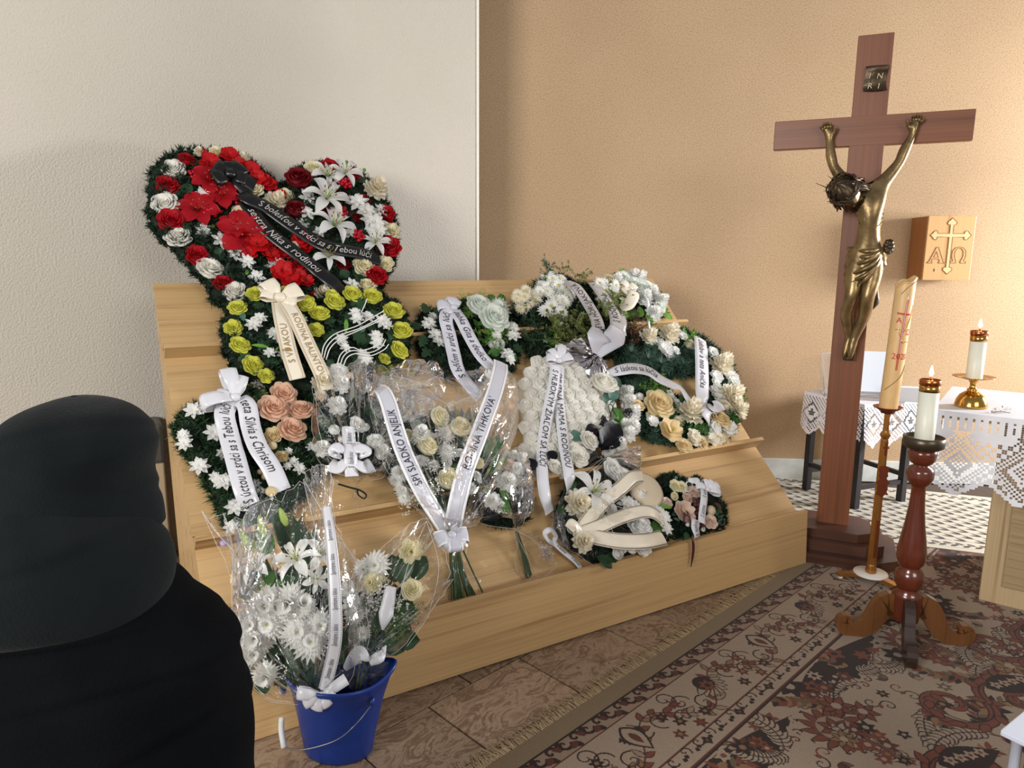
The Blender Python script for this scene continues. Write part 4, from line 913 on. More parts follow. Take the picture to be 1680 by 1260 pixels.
# ---- round wreath in the middle of the upper tier
z4 = Zm(660, 420, 3.818); z4b = Zm(700, 480, 6.3)
CP = Plane(SP.P, SP.n, NY + Z3)
CW = thing('round_wreath', SP.at(766, 570), 'round dark wreath with white roses and two lilac-white ribbons on the upper tier', 'wreath')
oc = poly_px(z4, [(80, 480), (90, 400), (150, 345), (240, 320), (330, 300), (440, 270), (560, 275), (650, 330), (715, 410), (730, 520), (725, 640), (680, 730), (560, 780), (400, 790), (250, 750), (140, 660), (95, 570)])
needles(CW, SP, oc, 6500, .05, 'needle_dark', .01, .075)
F = lambda kind, mat, items, **k: flowers(CW, SP, z4, kind, mat, items, **k)
F('rose', 'petal_mint', [(478, 322, 72), (565, 395, 84)], h=.10, tilt=.15); F('mum', 'petal_mint', [(592, 330, 70)], h=.085)
F('star7', 'petal_white', [(165, 425, 44), (190, 385, 34), (150, 440, 30), (205, 500, 44), (225, 545, 40), (240, 500, 30), (690, 465, 40), (695, 505, 40), (690, 445, 34), (655, 625, 46), (670, 650, 36), (520, 700, 44)], h=.085)
F('rosebud', 'petal_white', [(575, 520, 52), (600, 555, 50), (560, 560, 40), (530, 755, 56)], h=.08, tilt=.6)
sprigs(CW, SP, poly_px(z4, [(360, 260), (520, 250), (660, 420), (700, 560), (620, 620), (480, 560), (440, 420)]), 60, 'leaf_bright', .06, .03, .05, .10, 'pine_tufts', 8, .08)
leaves(CW, SP, z4, 'leaf', 'leaf_green', [(420, 370, 90, 200), (540, 290, 70, 60), (590, 290, 80, 40), (440, 400, 80, 300), (520, 460, 80, 330), (470, 440, 70, 20), (610, 600, 90, 200), (570, 620, 80, 40), (650, 600, 80, 320), (500, 400, 60, 100), (640, 470, 70, 20)], .08)
leaves(CW, SP, z4, 'lobed', 'leaf_dark', [(150, 360, 90, 100), (120, 430, 90, 200), (220, 420, 80, 60), (140, 500, 90, 250), (270, 560, 90, 300), (180, 580, 90, 220), (330, 640, 90, 260), (250, 380, 80, 130), (690, 560, 80, 330), (560, 660, 80, 240)], .07)
bow(CW, SP.at(*z4(318, 332), .12), SP.n, SP.up, .06, 'satin_grey', ((170, 1.4), (80, 1.1), (60, 1.0), (200, 1.1)), .06, 'ribbon_bow')
ribbon(CW, SP, [(*z4b(255, 160), .12), (*z4b(200, 260), .14), (*z4b(235, 420), .125), (*z4b(280, 640), .12), (*z4b(320, 800), .13), (*z4b(430, 950), .11), (*z4b(560, 1080), .09)], .074, 'satin_grey', 'S bôľom v srdci sa lúčia', 'ink_black', True, .5, .05, .8, shear=.3)
ribbon(CW, SP, [(*z4b(285, 170), .12), (*z4b(350, 270), .14), (*z4b(430, 440), .125), (*z4b(540, 620), .125), (*z4b(640, 730), .12), (*z4b(740, 840), .09)], .074, 'satin_grey', 'babka Gita a dedko', 'ink_black', False, .52, .06, .82, shear=.3)

# ---- pine sheaf with daisies, upper right
z5 = Zm(820, 420, 4.0); z5b = Zm(920, 440, 7.878)
EV = thing('funeral_sheaf', SP.at(940, 540), 'large pine sheaf with white daisies and silver-grey lettered ribbons on the upper tier', 'sheaf')
oe = poly_px(z5, [(95, 380), (110, 300), (190, 220), (280, 150), (380, 130), (480, 170), (600, 210), (740, 260), (830, 350), (870, 470), (840, 600), (700, 670), (560, 660), (420, 640), (300, 640), (190, 660), (160, 560), (190, 480)])
needles(EV, SP, oe, 8000, .06, 'needle_dark', .02, .10, round_=26)
F = lambda kind, mat, items, **k: flowers(EV, SP, z5, kind, mat, items, **k)
F('daisy', 'petal_white', [(300, 150, 38), (345, 150, 38), (390, 150, 40), (280, 190, 38), (330, 195, 40), (385, 195, 42), (430, 210, 40), (460, 240, 40), (260, 235, 38), (310, 235, 40), (360, 230, 44), (405, 250, 44), (445, 270, 40), (320, 275, 40), (370, 280, 40), (410, 298, 42), (340, 325, 40), (300, 362, 42), (400, 372, 46), (335, 378, 40), (420, 318, 40), (340, 120, 34), (300, 210, 36), (355, 180, 36)], h=.125, tilt=.4)
F('daisy', 'petal_ivory', [(120, 255, 36), (160, 270, 38), (205, 250, 36), (235, 295, 38), (140, 300, 36), (190, 320, 38), (170, 335, 34), (110, 285, 34), (240, 250, 34), (130, 350, 36), (170, 225, 32), (390, 436, 22), (150, 360, 30)], h=.115, tilt=.4)
F('daisy', 'petal_white', [(690, 185, 36), (720, 215, 38), (655, 180, 34), (745, 240, 38), (700, 225, 34), (645, 260, 30), (660, 285, 26), (760, 195, 34), (735, 270, 34)], h=.13, tilt=.4)
F('star', 'petal_mint', [(300, 560, 20)], h=.1)
sprigs(EV, SP, poly_px(z5, [(320, 400), (480, 350), (600, 400), (620, 520), (480, 580), (330, 560)]), 60, 'leaf_olive', .10, .026, .06, .13, 'boxwood_sprigs', 8, .42)
sprigs(EV, SP, poly_px(z5, [(620, 270), (760, 260), (800, 400), (740, 470), (660, 440)]), 44, 'leaf_olive', .10, .026, .07, .14, 'boxwood_sprigs', 8, .42)
sprigs(EV, SP, poly_px(z5, [(290, 70), (340, 60), (340, 130), (280, 140)]), 9, 'leaf_dark', .10, .022, .06, .15, 'thuja', 9, .3)
sprigs(EV, SP, poly_px(z5, [(410, 100), (450, 90), (560, 180), (520, 200)]), 12, 'leaf_olive', .09, .02, .06, .12, 'thuja', 9, .3)
sprigs(EV, SP, poly_px(z5, [(90, 380), (260, 360), (300, 560), (180, 640), (150, 500)]), 40, 'leaf_dark', .10, .02, .05, .11, 'thuja', 9, .3)
sprigs(EV, SP, poly_px(z5, [(800, 400), (900, 420), (930, 540), (820, 600)]), 26, 'leaf_brown', .09, .018, .03, .08, 'thuja', 9, .3)
sprigs(EV, SP, poly_px(z5, [(310, 530), (400, 530), (400, 610), (310, 610)]), 10, 'leaf_bright', .09, .02, .07, .12, 'fern', 9, .25)
ribbon(EV, SP, [(*z5b(60, 170), .14), (*z5b(190, 250), .17), (*z5b(330, 420), .16), (*z5b(440, 610), .165), (*z5b(490, 790), .16)], .085, 'satin_silver', 'EVA HORUJAKOVÁ', 'ink_black', True, .5, .12, 1.0, shear=0)
ribbon(EV, SP, [(*z5b(430, 190), .14), (*z5b(520, 310), .165), (*z5b(620, 480), .15), (*z5b(710, 620), .155), (*z5b(730, 800), .15)], .085, 'satin_silver', 'S RODINOU', 'ink_black', True, .5, .30, .85, shear=0)
ribbon(EV, SP, [(*z5b(490, 780), .165), (*z5b(490, 900), .2), (*z5b(460, 1100), .14)], .12, 'satin_grey', taper=[.08, .14, .05], name='ribbon_tail')
ribbon(EV, SP, [(*z5b(730, 790), .155), (*z5b(690, 900), .195), (*z5b(480, 1130), .14)], .12, 'satin_grey', taper=[.10, .13, .04], name='ribbon_tail')
ribbon(EV, SP, [(*z5b(790, 570), .12), (*z5b(800, 720), .15), (*z5b(800, 870), .12)], .05, 'satin_silver', name='ribbon_tail')
zz = Zm(0, 0, 1)
film(EV, SP, (983, 592, .08), [(985, 585, .12), (960, 555, .16), (935, 560, .15), (915, 575, .13), (930, 585, .12), (965, 600, .10)], 5, 40, .01, .012, 'silver_foil', 'foil_wrap')
film(EV, SP, (980, 585, .13), [(985, 580, .12), (1003, 620, .10), (990, 640, .09), (960, 610, .10), (950, 600, .10)], 5, 40, .01, .014, 'silver_foil', 'foil_wrap')

# ---- white and green wreath at the far end of the upper tier
TW_ = thing('round_wreath', SP.at(1045, 510), 'small white and green wreath at the far right end of the upper tier', 'wreath')
ot = poly_px(z5, [(660, 190), (720, 150), (790, 110), (880, 130), (960, 190), (1040, 250), (1080, 330), (1085, 395), (1000, 410), (900, 400), (800, 400), (730, 340), (680, 270)])
needles(TW_, SP, ot, 3000, .05, 'needle_green', .01, .07)
F = lambda kind, mat, items, **k: flowers(TW_, SP, z5, kind, mat, items, **k)
F('rose', 'petal_mint', [(812, 158, 46), (885, 195, 44), (962, 230, 52), (925, 215, 46), (1040, 340, 36)], h=.10); F('carnation', 'petal_white', [(760, 180, 40), (860, 150, 40), (990, 262, 44), (940, 300, 46), (1005, 385, 42), (900, 165, 40), (1050, 300, 36)], h=.10)
F('rose', 'rose_cream', [(785, 240, 44), (905, 190, 34), (720, 165, 36)], h=.09)
leaves(TW_, SP, z5, 'leaf', 'leaf_bright', [(800, 130, 60, 80), (870, 150, 60, 60), (1010, 270, 70, 320), (1050, 360, 60, 20), (1060, 385, 60, 340), (840, 380, 80, 200), (880, 280, 70, 240), (920, 340, 80, 260), (1020, 310, 60, 30), (960, 370, 60, 300), (820, 300, 60, 230)], .09)
leaves(TW_, SP, z5, 'broad', 'leaf_green', [(770, 190, 70, 100), (880, 350, 80, 250), (1030, 370, 70, 350), (700, 300, 70, 220), (860, 400, 70, 200), (950, 400, 70, 330)], .07)
ribbon(TW_, SP, [(*z5(835, 210), .13), (*z5(880, 245), .17), (*z5(850, 310), .14), (*z5(790, 345), .10)], .07, 'satin_cream', taper=[.04, .07, .075, .06], name='ribbon_tail')
bow(TW_, SP.at(*z5(850, 225), .13), SP.n, SP.up, .06, 'satin_cream', ((120, 1.1), (30, 1.0), (200, .9)), .055, 'ribbon_bow')
ribbon(TW_, SP, [(*z5(940, 250), .13), (*z5(970, 300), .15), (*z5(978, 400), .10), (*z5(980, 500), .03)], .022, 'satin_white', name='ribbon_tail', edge='ink_grey')

# ---- heart of white roses
z6 = Zm(860, 560, 4.2)
WH = thing('heart_wreath', SP.at(925, 740), 'heart covered in rows of white foam roses, two printed ribbons, on the middle tier', 'wreath')
ow = poly_px(zz, [(850, 640), (860, 612), (880, 592), (905, 582), (935, 582), (958, 596), (978, 620), (990, 645), (1004, 670), (1008, 695), (995, 718), (975, 722), (962, 738), (950, 765), (925, 778), (895, 776), (872, 768), (860, 745), (856, 700)])
pad(WH, SP, ow, .0, .06, round_=14, mat='petal_ivory', name='heart_pad')
k = 0
for row in range(11):
    for c in range(9):
        x = 862 + c * 19.5 + (9.7 if row % 2 else 0); y = 596 + row * 17.8
        if inpoly([(x, y)], ow)[0] or edge_fall(np.array([(x, y)]), [ow])[0] < 3:
            e = min(1, edge_fall(np.array([(x, y)]), [ow])[0] / 14); p = SP.at(x, y, .045 + .04 * e ** .5)
            place(WH, 'foam', 'rose_white', p, SP.n, SP.px(x, y) * 11.6, tilt=.12); k += 1
oar = poly_px(z6, [(640, 330), (700, 320), (745, 400), (768, 520), (755, 640), (690, 730), (600, 780), (520, 790), (560, 720), (640, 640), (670, 540), (660, 440)])
pad(WH, SP, oar, .0, .07, round_=9, mat='petal_white', name='frill_pad')
F = lambda kind, mat, items, **k: flowers(WH, SP, z6, kind, mat, items, **k)
F('carnation', 'petal_white', [(690, 360, 46), (715, 430, 50), (735, 510, 50), (735, 590, 50), (700, 660, 50), (640, 720, 50), (575, 765, 40), (660, 590, 40)], h=.07)
F('rose', 'rose_white', [(545, 305, 78), (440, 690, 60), (370, 800, 60), (350, 760, 50), (210, 870, 50)], h=.11)
leaves(WH, SP, z6, 'broad', 'leaf_teal', [(620, 330, 90, 250), (570, 350, 90, 280), (600, 300, 80, 20), (400, 660, 90, 180), (330, 670, 80, 40)], .10)
leaves(WH, SP, z6, 'broad', 'leaf_green', [(610, 460, 90, 300), (640, 540, 80, 250)], .10)
leaves(WH, SP, z6, 'broad', 'leaf_black', [(640, 575, 150, 235), (600, 600, 170, 250), (570, 640, 140, 230), (500, 600, 90, 200), (30, 810, 80, 300), (60, 850, 80, 200), (210, 760, 80, 240)], .11)
F('berries', 'berry_black', [(715, 490, 26), (550, 575, 32), (545, 535, 20), (490, 650, 24)], h=.12)
wires(WH, SP, z6, [[(640, 520), (610, 460), (640, 400), (690, 430), (680, 490), (720, 530), (745, 490), (720, 460), (690, 490)], [(620, 640), (590, 540), (610, 450), (580, 440), (600, 520)]], 'leaf_black', .0022, 'curled_wire', .13)
ov = poly_px(z6, [(360, 845), (380, 810), (440, 770), (495, 748), (522, 760), (518, 785), (470, 820), (420, 850), (380, 872), (362, 866)])
pad(WH, SP, ov, .05, .115, round_=8, mat='velvet_black', name='velvet_bow')
bow(WH, SP.at(*z6(235, 140), .13), SP.n, SP.up, .075, 'satin_white', ((60, 1.4), (110, 1.0), (160, .9), (10, 1.1)), .05, 'ribbon_bow')
ribbon(WH, SP, [(*z6(215, 170), .145), (*z6(200, 300), .15), (*z6(165, 480), .135), (*z6(130, 720), .11), (*z6(125, 900), .13), (*z6(140, 1060), .13), (*z6(175, 1180), .08)], .060, 'satin_white', 'S HLBOKÝM ŽIAĽOM SA LÚČI', 'ink_black', False, .55, .04, .86, shear=0)
ribbon(WH, SP, [(*z6(240, 170), .12), (*z6(235, 330), .13), (*z6(255, 520), .12), (*z6(280, 760), .12), (*z6(310, 930), .14), (*z6(320, 1040), .08)], .060, 'satin_white', 'SMUTNÁ MAMA S RODINOU', 'ink_black', False, .55, .08, .96, shear=0)

# ---- open pine heart with pale roses, right end
z7 = Zm(1000, 530, 6.63); z7b = Zm(840, 680, 4.2)
OH = thing('heart_wreath', SP.at(1130, 700), 'open heart-shaped pine wreath of cream carnations and roses at the right end', 'wreath')
oo = poly_px(z7, [(110, 330), (210, 190), (400, 110), (620, 80), (860, 90), (1050, 190), (1200, 320), (1330, 500), (1420, 720), (1420, 950), (1370, 1120), (1280, 1230), (1000, 1290), (700, 1320), (480, 1290), (320, 1200), (250, 1060), (250, 860), (150, 700), (90, 500)])
hole = poly_px(z7, [(640, 620), (690, 560), (790, 600), (900, 560), (1080, 560), (1090, 850), (960, 900), (860, 880), (760, 830), (660, 780), (610, 690)])
needles(OH, SP, oo, 8500, .06, 'needle_blue', .01, .07, holes=[hole], round_=12, w=.0024)
F = lambda kind, mat, items, **k: flowers(OH, SP, z7, kind, mat, items, **k)
F('carnation', 'petal_ivory', [(625, 160, 92), (1190, 500, 100), (850, 1020, 118), (1290, 810, 100), (1320, 900, 80), (400, 175, 78), (1390, 980, 70), (960, 640, 10)], h=.085)
F('rose', 'rose_butter', [(520, 900, 130), (1185, 1060, 90), (300, 905, 62)], h=.09, tilt=.2); F('open', 'rose_butter', [(650, 1180, 108)], h=.09, tilt=.1)
F('rose', 'petal_ivory', [(1250, 925, 66), (740, 1078, 52), (870, 240, 52), (440, 1020, 50), (1170, 1260, 60), (560, 960, 60)], h=.08)
F('ruffle', 'petal_white', [(520, 225, 56), (605, 290, 66), (610, 340, 56), (705, 312, 44), (645, 385, 44), (740, 125, 42), (790, 155, 42), (1310, 600, 64), (1340, 660, 56), (1150, 600, 60), (1140, 672, 50), (1130, 752, 52), (1180, 815, 56), (1360, 840, 64), (1390, 900, 56), (1120, 1150, 66), (1160, 1090, 52), (1290, 1160, 72), (465, 1085, 56), (700, 860, 46), (640, 790, 44), (1110, 330, 50)], h=.08)
F('rosebud', 'petal_white', [(305, 830, 66)], h=.08, tilt=.3)
flowers(OH, SP, z7b, 'rose', 'rose_butter', [(1180, 222, 44), (1300, 202, 42), (1440, 182, 40)], h=.075); flowers(OH, SP, z7b, 'ruffle', 'petal_ivory', [(1370, 185, 44), (1240, 160, 46), (1250, 195, 40), (1480, 120, 40)], h=.075)
for pts, mt, n_ in (([(400, 650), (560, 640), (610, 740), (540, 800), (410, 790)], 'leaf_bright', 34), ([(800, 110), (900, 100), (920, 200), (800, 240)], 'leaf_bright', 16), ([(1240, 400), (1330, 360), (1340, 480), (1260, 500)], 'leaf_olive', 10), ([(1340, 680), (1430, 680), (1430, 800), (1330, 780)], 'leaf_bright', 14), ([(760, 1120), (1050, 1060), (1090, 1200), (800, 1220)], 'leaf_green', 34), ([(1230, 950), (1400, 960), (1360, 1100), (1230, 1090)], 'leaf_green', 18), ([(580, 880), (760, 880), (730, 1050), (600, 1030)], 'leaf_green', 20)):
    sprigs(OH, SP, poly_px(z7, pts), n_, mt, .055, .018, .05, .09, 'greenery', 7, .4)
for cx, cy in ((240, 330), (420, 400), (330, 610), (560, 450), (820, 480), (880, 350), (700, 400), (450, 280), (300, 480), (250, 720)):          # long-needled pine tips radiating
    t_ = MB(); x, y = z7(cx, cy); c = SP.at(x, y, .085)
    for i in range(130):
        d = (SP.rt * rnd.gauss(0, 1) + SP.up * rnd.gauss(0, 1) + SP.n * abs(rnd.gauss(0, .6))).normalized(); l = .075 * rnd.uniform(.6, 1.1); s_ = d.cross(SP.n + Vector((.1, .2, 0))).normalized() * .0019; t_.add([c - s_, c + s_, c + d * l], [(0, 1, 2)])
    t_.build('pine_tip', 'needle_blue', OH, kind='stuff')
ribbon(OH, SP, [(*z7(-20, 560), .11), (*z7(110, 515), .15), (*z7(270, 490), .16), (*z7(430, 520), .15), (*z7(560, 610), .14), (*z7(690, 680), .12), (*z7(780, 720), .13), (*z7(870, 850), .11), (*z7(980, 940), .10)], .068, 'satin_white', 'S láskou sa lúčia', 'ink_black', False, .52, .06, .56, taper=[.05, .068, .075, .075, .072, .06, .03, .05, .07], shear=.15)
ribbon(OH, SP, [(*z7(985, 165), .10), (*z7(1000, 260), .14), (*z7(1000, 420), .13), (*z7(1005, 620), .13), (*z7(1015, 800), .13), (*z7(1050, 930), .10)], .088, 'satin_white', 'Ladislav a teta Anička', 'ink_black', False, .42, .06, .98, shear=.2, taper=[.088, .09, .09, .09, .085, .05])
ribbon(OH, SP, [(*z7(1050, 900), .11), (*z7(1075, 980), .15), (*z7(1100, 1110), .09)], .08, 'satin_white', taper=[.03, .11, .05], name='ribbon_tail'); ribbon(OH, SP, [(*z7(1070, 890), .11), (*z7(1150, 910), .14), (*z7(1240, 880), .09)], .07, 'satin_white', taper=[.03, .08, .07], name='ribbon_tail')
# ================================================================ wrapped bouquets
# ---- large clear-wrapped bouquet in the middle, two wide lettered ribbons
z8 = Zm(600, 580, 5.25); z8b = Zm(640, 760, 5.25)
MBQ = thing('wrapped_bouquet', SP.at(755, 985), 'big cellophane bouquet of cream roses with two wide white ribbons tied in a V', 'bouquet')
film(MBQ, SP, (742, 885, .05), [(700, 850, .04), (640, 800, .05), (610, 720, .06), (607, 640, .08), (640, 612, .08), (700, 605, .10), (760, 612, .10), (830, 602, .09), (852, 668, .07), (835, 740, .06), (800, 820, .05), (775, 865, .04)], 8, 60, .0, .010, 'cellophane', 'cellophane_back')
needles(MBQ, SP, poly_px(z8, [(230, 640), (420, 560), (640, 500), (900, 560), (1040, 760), (1060, 1000), (900, 1200), (760, 1400), (640, 1400), (450, 1320), (300, 1200), (220, 1000)]), 3600, .06, 'leaf_dark', .03, .10, tuft=8, w=.0045, name='foliage')
F = lambda kind, mat, items, **k: flowers(MBQ, SP, z8, kind, mat, items, **k)
F('tight', 'rose_cream', [(630, 550, 92), (815, 640, 92), (520, 800, 98), (715, 1085, 98), (365, 700, 52), (960, 950, 60)], h=.17, tilt=.35)
F('pom', 'petal_white', [(470, 730, 92), (290, 1050, 66)], h=.16); F('mum', 'petal_white', [(690, 690, 78), (700, 850, 80), (810, 870, 64), (690, 940, 66), (470, 930, 70), (250, 1110, 62), (310, 1190, 64), (270, 1010, 50), (330, 1250, 50), (560, 720, 50), (950, 1060, 56), (900, 1160, 50), (580, 960, 50)], h=.14, tilt=.5)
F('rosebud', 'petal_mint', [(380, 440, 66), (330, 560, 70), (430, 620, 66), (110, 770, 66), (140, 860, 56)], h=.11, tilt=.6)
leaves(MBQ, SP, z8, 'blade', 'leaf_dark', [(765, 600, 150, 92), (870, 650, 190, 84), (920, 680, 200, 76), (900, 660, 180, 80)], .16)
leaves(MBQ, SP, z8, 'blade', 'leaf_green', [(1010, 900, 260, 55), (1040, 940, 260, 52), (1030, 1060, 250, 58), (980, 860, 180, 60), (1080, 1040, 220, 50)], .12)
leaves(MBQ, SP, z8, 'broad', 'leaf_dark', [(560, 640, 120, 230), (620, 880, 140, 220), (760, 800, 150, 330), (560, 880, 150, 300), (640, 1000, 150, 160), (840, 990, 150, 300), (820, 760, 150, 10), (520, 1060, 150, 230), (420, 1130, 150, 250), (560, 1190, 140, 280), (900, 900, 120, 20), (340, 930, 120, 200), (420, 860, 100, 150), (660, 760, 130, 90), (780, 1180, 140, 280), (660, 1250, 140, 260)], .11)
leaves(MBQ, SP, z8, 'leaf', 'leaf_green', [(500, 1000, 120, 200), (600, 1100, 120, 260), (740, 960, 120, 330), (460, 1190, 120, 250), (820, 1080, 120, 300), (1000, 1160, 100, 320)], .12)
gyps(MBQ, SP, z8, [(600, 1150, 90, 60), (700, 760, 70, 40), (560, 960, 60, 40), (540, 1220, 100, 60), (450, 1250, 60, 40), (880, 760, 50, 24), (340, 1340, 60, 30)], h=.16)
film(MBQ, SP, (742, 885, .10), [(705, 855, .12), (650, 800, .14), (618, 720, .14), (606, 645, .12), (640, 618, .13), (690, 628, .17), (725, 660, .19), (770, 655, .19), (800, 625, .15), (838, 612, .12), (852, 668, .12), (835, 740, .14), (805, 815, .13), (778, 862, .10)], 9, 66, .10, .010, 'cellophane', 'cellophane_front', seam=True)
film(MBQ, SP, (668, 640, .11), [(606, 640, .10), (640, 598, .12), (690, 590, .12), (722, 598, .12), (728, 640, .14), (700, 680, .17), (650, 690, .15)], 5, 40, .02, .016, 'cellophane_grey', 'cellophane_fold')
film(MBQ, SP, (790, 650, .13), [(728, 618, .12), (800, 604, .12), (842, 622, .11), (852, 668, .11), (830, 700, .14), (770, 668, .17)], 4, 36, .01, .012, 'cellophane', 'cellophane_fold')
streaks(MBQ, SP, [[(625, 612, .13), (670, 605, .14), (708, 612, .14)], [(620, 620, .13), (650, 634, .15), (690, 628, .16), (728, 612, .14)], [(735, 668, .2), (760, 655, .2), (800, 648, .18)], [(742, 880, .11), (700, 800, .19), (660, 720, .19)], [(850, 665, .12), (820, 660, .15), (800, 668, .16)], [(850, 668, .12), (838, 640, .13), (830, 612, .12)], [(706, 765, .22), (740, 768, .22), (775, 768, .2)], [(612, 660, .13), (622, 720, .15), (640, 770, .16)], [(845, 700, .13), (815, 780, .15), (775, 850, .12)]], .0011)
st_ = MB()
for i in range(15):
    a = i / 14; st_.tube(spline([SP.at(738 + 10 * a, 880, .06 + .02 * rnd.random()), SP.at(741 + 22 * a + rnd.uniform(-3, 3), 940, .05), SP.at(742 + 36 * a + rnd.uniform(-3, 3), 984 - 8 * a, .03 + .02 * rnd.random())], 7), .0045, 6)
st_.tube(spline([SP.at(752, 885, .07), SP.at(772, 930, .06), SP.at(792, 972, .03)], 8), .004, 6); st_.build('stems', 'stem_green', MBQ, True)
film(MBQ, SP, (748, 885, .07), [(735, 950, .05), (775, 970, .05), (800, 930, .05), (775, 900, .05)], 4, 24, .01, .012, 'cellophane', 'cellophane_skirt')
kw = dict(border='satin_border', shear=0)
ribbon(MBQ, SP, [(*z8(80, 325), .13), (*z8(140, 320), .17), (*z8(195, 420), .20), (*z8(255, 620), .22), (*z8(325, 840), .22), (*z8(420, 1060), .21), (*z8(520, 1250), .18), (*z8b(490, 570), .11)], .078, 'satin_grey', 'SPI SLADKO ANJELIK', 'ink_black', True, .46, .22, .72, **kw)
ribbon(MBQ, SP, [(*z8(1165, 70), .14), (*z8(1160, 140), .19), (*z8(1110, 330), .21), (*z8(1040, 520), .22), (*z8(960, 740), .22), (*z8(860, 1000), .21), (*z8(800, 1240), .19), (*z8b(530, 570), .11)], .078, 'satin_grey', "RODINA TIHKOVA'", 'ink_black', True, .46, .30, .74, **kw)
bow(MBQ, SP.at(740, 880, .13), SP.n, SP.up, .055, 'satin_grey', ((185, 1.25), (-10, 1.2), (215, 1.1), (-55, 1.1), (265, 1.2), (20, .8)), .06, 'ribbon_bow', border='satin_border')

# ---- dark pyramid bouquet with a white printed bow (left of the middle)
z9 = Zm(480, 560, 4.2)
SB = thing('wrapped_bouquet', SP.at(580, 820), 'dark cone-shaped cellophane bouquet with a white printed bow and black tie, under the yellow heart', 'bouquet')
os_ = poly_px(z9, [(200, 230), (330, 160), (520, 190), (640, 300), (660, 520), (650, 760), (560, 880), (400, 900), (220, 860), (140, 760), (150, 500)])
needles(SB, SP, os_, 4500, .05, 'needle_dark', .03, .12)
F = lambda kind, mat, items, **k: flowers(SB, SP, z9, kind, mat, items, **k)
F('carnation', 'petal_white', [(325, 305, 62), (300, 455, 66), (205, 750, 60), (610, 760, 52), (430, 745, 40)], h=.145); F('carnation', 'petal_ivory', [(190, 300, 64), (190, 380, 40)], h=.14); F('rose', 'petal_white', [(315, 215, 60), (440, 580, 56), (570, 695, 54)], h=.145); F('rosebud', 'petal_white', [(280, 630, 62), (500, 605, 48), (600, 790, 52), (330, 690, 40)], h=.14)
F('berries', 'rose_blush', [(380, 245, 44), (462, 580, 30), (200, 385, 30)], h=.14)
leaves(SB, SP, z9, 'broad', 'leaf_dark', [(250, 530, 110, 240), (420, 420, 120, 60), (520, 430, 120, 300), (240, 660, 110, 200), (420, 680, 90, 300), (480, 700, 90, 20), (560, 560, 110, 80), (400, 330, 100, 330)], .12)
for dx in (-1, 1):
    ribbon(SB, SP, [(*z9(395, 770), .17), (*z9(395 + dx * 70, 735), .2), (*z9(395 + dx * 110, 760), .19), (*z9(395 + dx * 60, 800), .17)], .045, 'satin_white', name='bow_loop', taper=[.02, .05, .05, .02])
    ribbon(SB, SP, [(*z9(400, 800), .17), (*z9(400 + dx * 80, 865), .17), (*z9(400 + dx * 145, 855), .15)], .06, 'satin_white', name='bow_tail', taper=[.02, .05, .07])
ribbon(SB, SP, [(*z9(385, 590), .17), (*z9(392, 700), .18), (*z9(400, 800), .185), (*z9(410, 930), .16)], .055, 'satin_white', 'S láskou', 'ink_black', True, .4, .05, .95, repeat=2)
film(SB, SP, (585, 795, .08), [(530, 770, .10), (512, 720, .13), (515, 650, .14), (520, 600, .13), (560, 605, .17), (595, 590, .15), (640, 610, .13), (645, 700, .13), (640, 760, .12), (615, 788, .09)], 8, 56, .08, .010, 'cellophane', 'cellophane', seam=True)
film(SB, SP, (597, 620, .15), [(580, 596, .14), (600, 592, .15), (622, 598, .14), (610, 640, .15), (585, 640, .15)], 4, 30, .0, .016, 'cellophane_grey', 'cellophane_gather', pleat=12, pleat_amp=.01)
film(SB, SP, (584, 797, .05), [(570, 838, .03), (585, 845, .04), (605, 835, .03), (600, 800, .04)], 4, 24, .0, .01, 'cellophane', 'cellophane_tail')
MB().tube(spline([SP.at(555, 794, .07), SP.at(575, 800, .08), SP.at(590, 804, .08), SP.at(601, 812, .07), SP.at(597, 818, .06), SP.at(588, 812, .07), SP.at(586, 803, .08)], 24), .008, 6, flat=.4).build('tie', 'velvet_black', SB, True)
streaks(SB, SP, [[(518, 640, .15), (522, 700, .17), (540, 760, .14)], [(600, 595, .16), (605, 650, .19), (622, 700, .18)], [(520, 600, .14), (512, 640, .14), (535, 690, .17)], [(580, 795, .09), (560, 770, .15), (530, 740, .16)]], .001)

# ---- foil-bright bouquet lying head up, right of the big one
VB = thing('wrapped_bouquet', SP.at(865, 950), 'crackled film bouquet with gathered tail fanned on the lower step beside the white rose heart', 'bouquet')
ov_ = poly_px(z8b, [(740, 200), (830, 60), (960, -40), (1100, -80), (1190, 60), (1200, 300), (1180, 480), (1080, 540), (900, 540), (760, 460)])
needles(VB, SP, ov_, 2600, .045, 'needle_dark', .02, .07)
flowers(VB, SP, z8b, 'carnation', 'petal_white', [(1000, 170, 80), (880, 330, 66), (1080, 60, 56), (940, 390, 50), (1120, -40, 46), (1060, -60, 40)], h=.12); flowers(VB, SP, z8b, 'rose', 'rose_blush', [(1020, 20, 50)], h=.12)
leaves(VB, SP, z8b, 'leaf', 'leaf_green', [(960, 300, 130, 290), (1000, 340, 110, 270), (900, 260, 90, 250), (940, 240, 100, 320)], .13); leaves(VB, SP, z8b, 'blade', 'leaf_black', [(760, 470, 170, 20), (780, 500, 180, 10), (800, 430, 160, 25)], .10)
film(VB, SP, (846, 868, .06), [(790, 850, .08), (785, 800, .10), (815, 762, .12), (840, 735, .12), (862, 745, .12), (872, 800, .11), (868, 845, .09)], 8, 50, .09, .012, 'cellophane', 'cellophane', seam=True)
film(VB, SP, (858, 800, .12), [(848, 760, .13), (868, 760, .12), (874, 820, .11), (862, 850, .10), (846, 830, .13)], 5, 40, .02, .018, 'cellophane_grey', 'cellophane_fold')
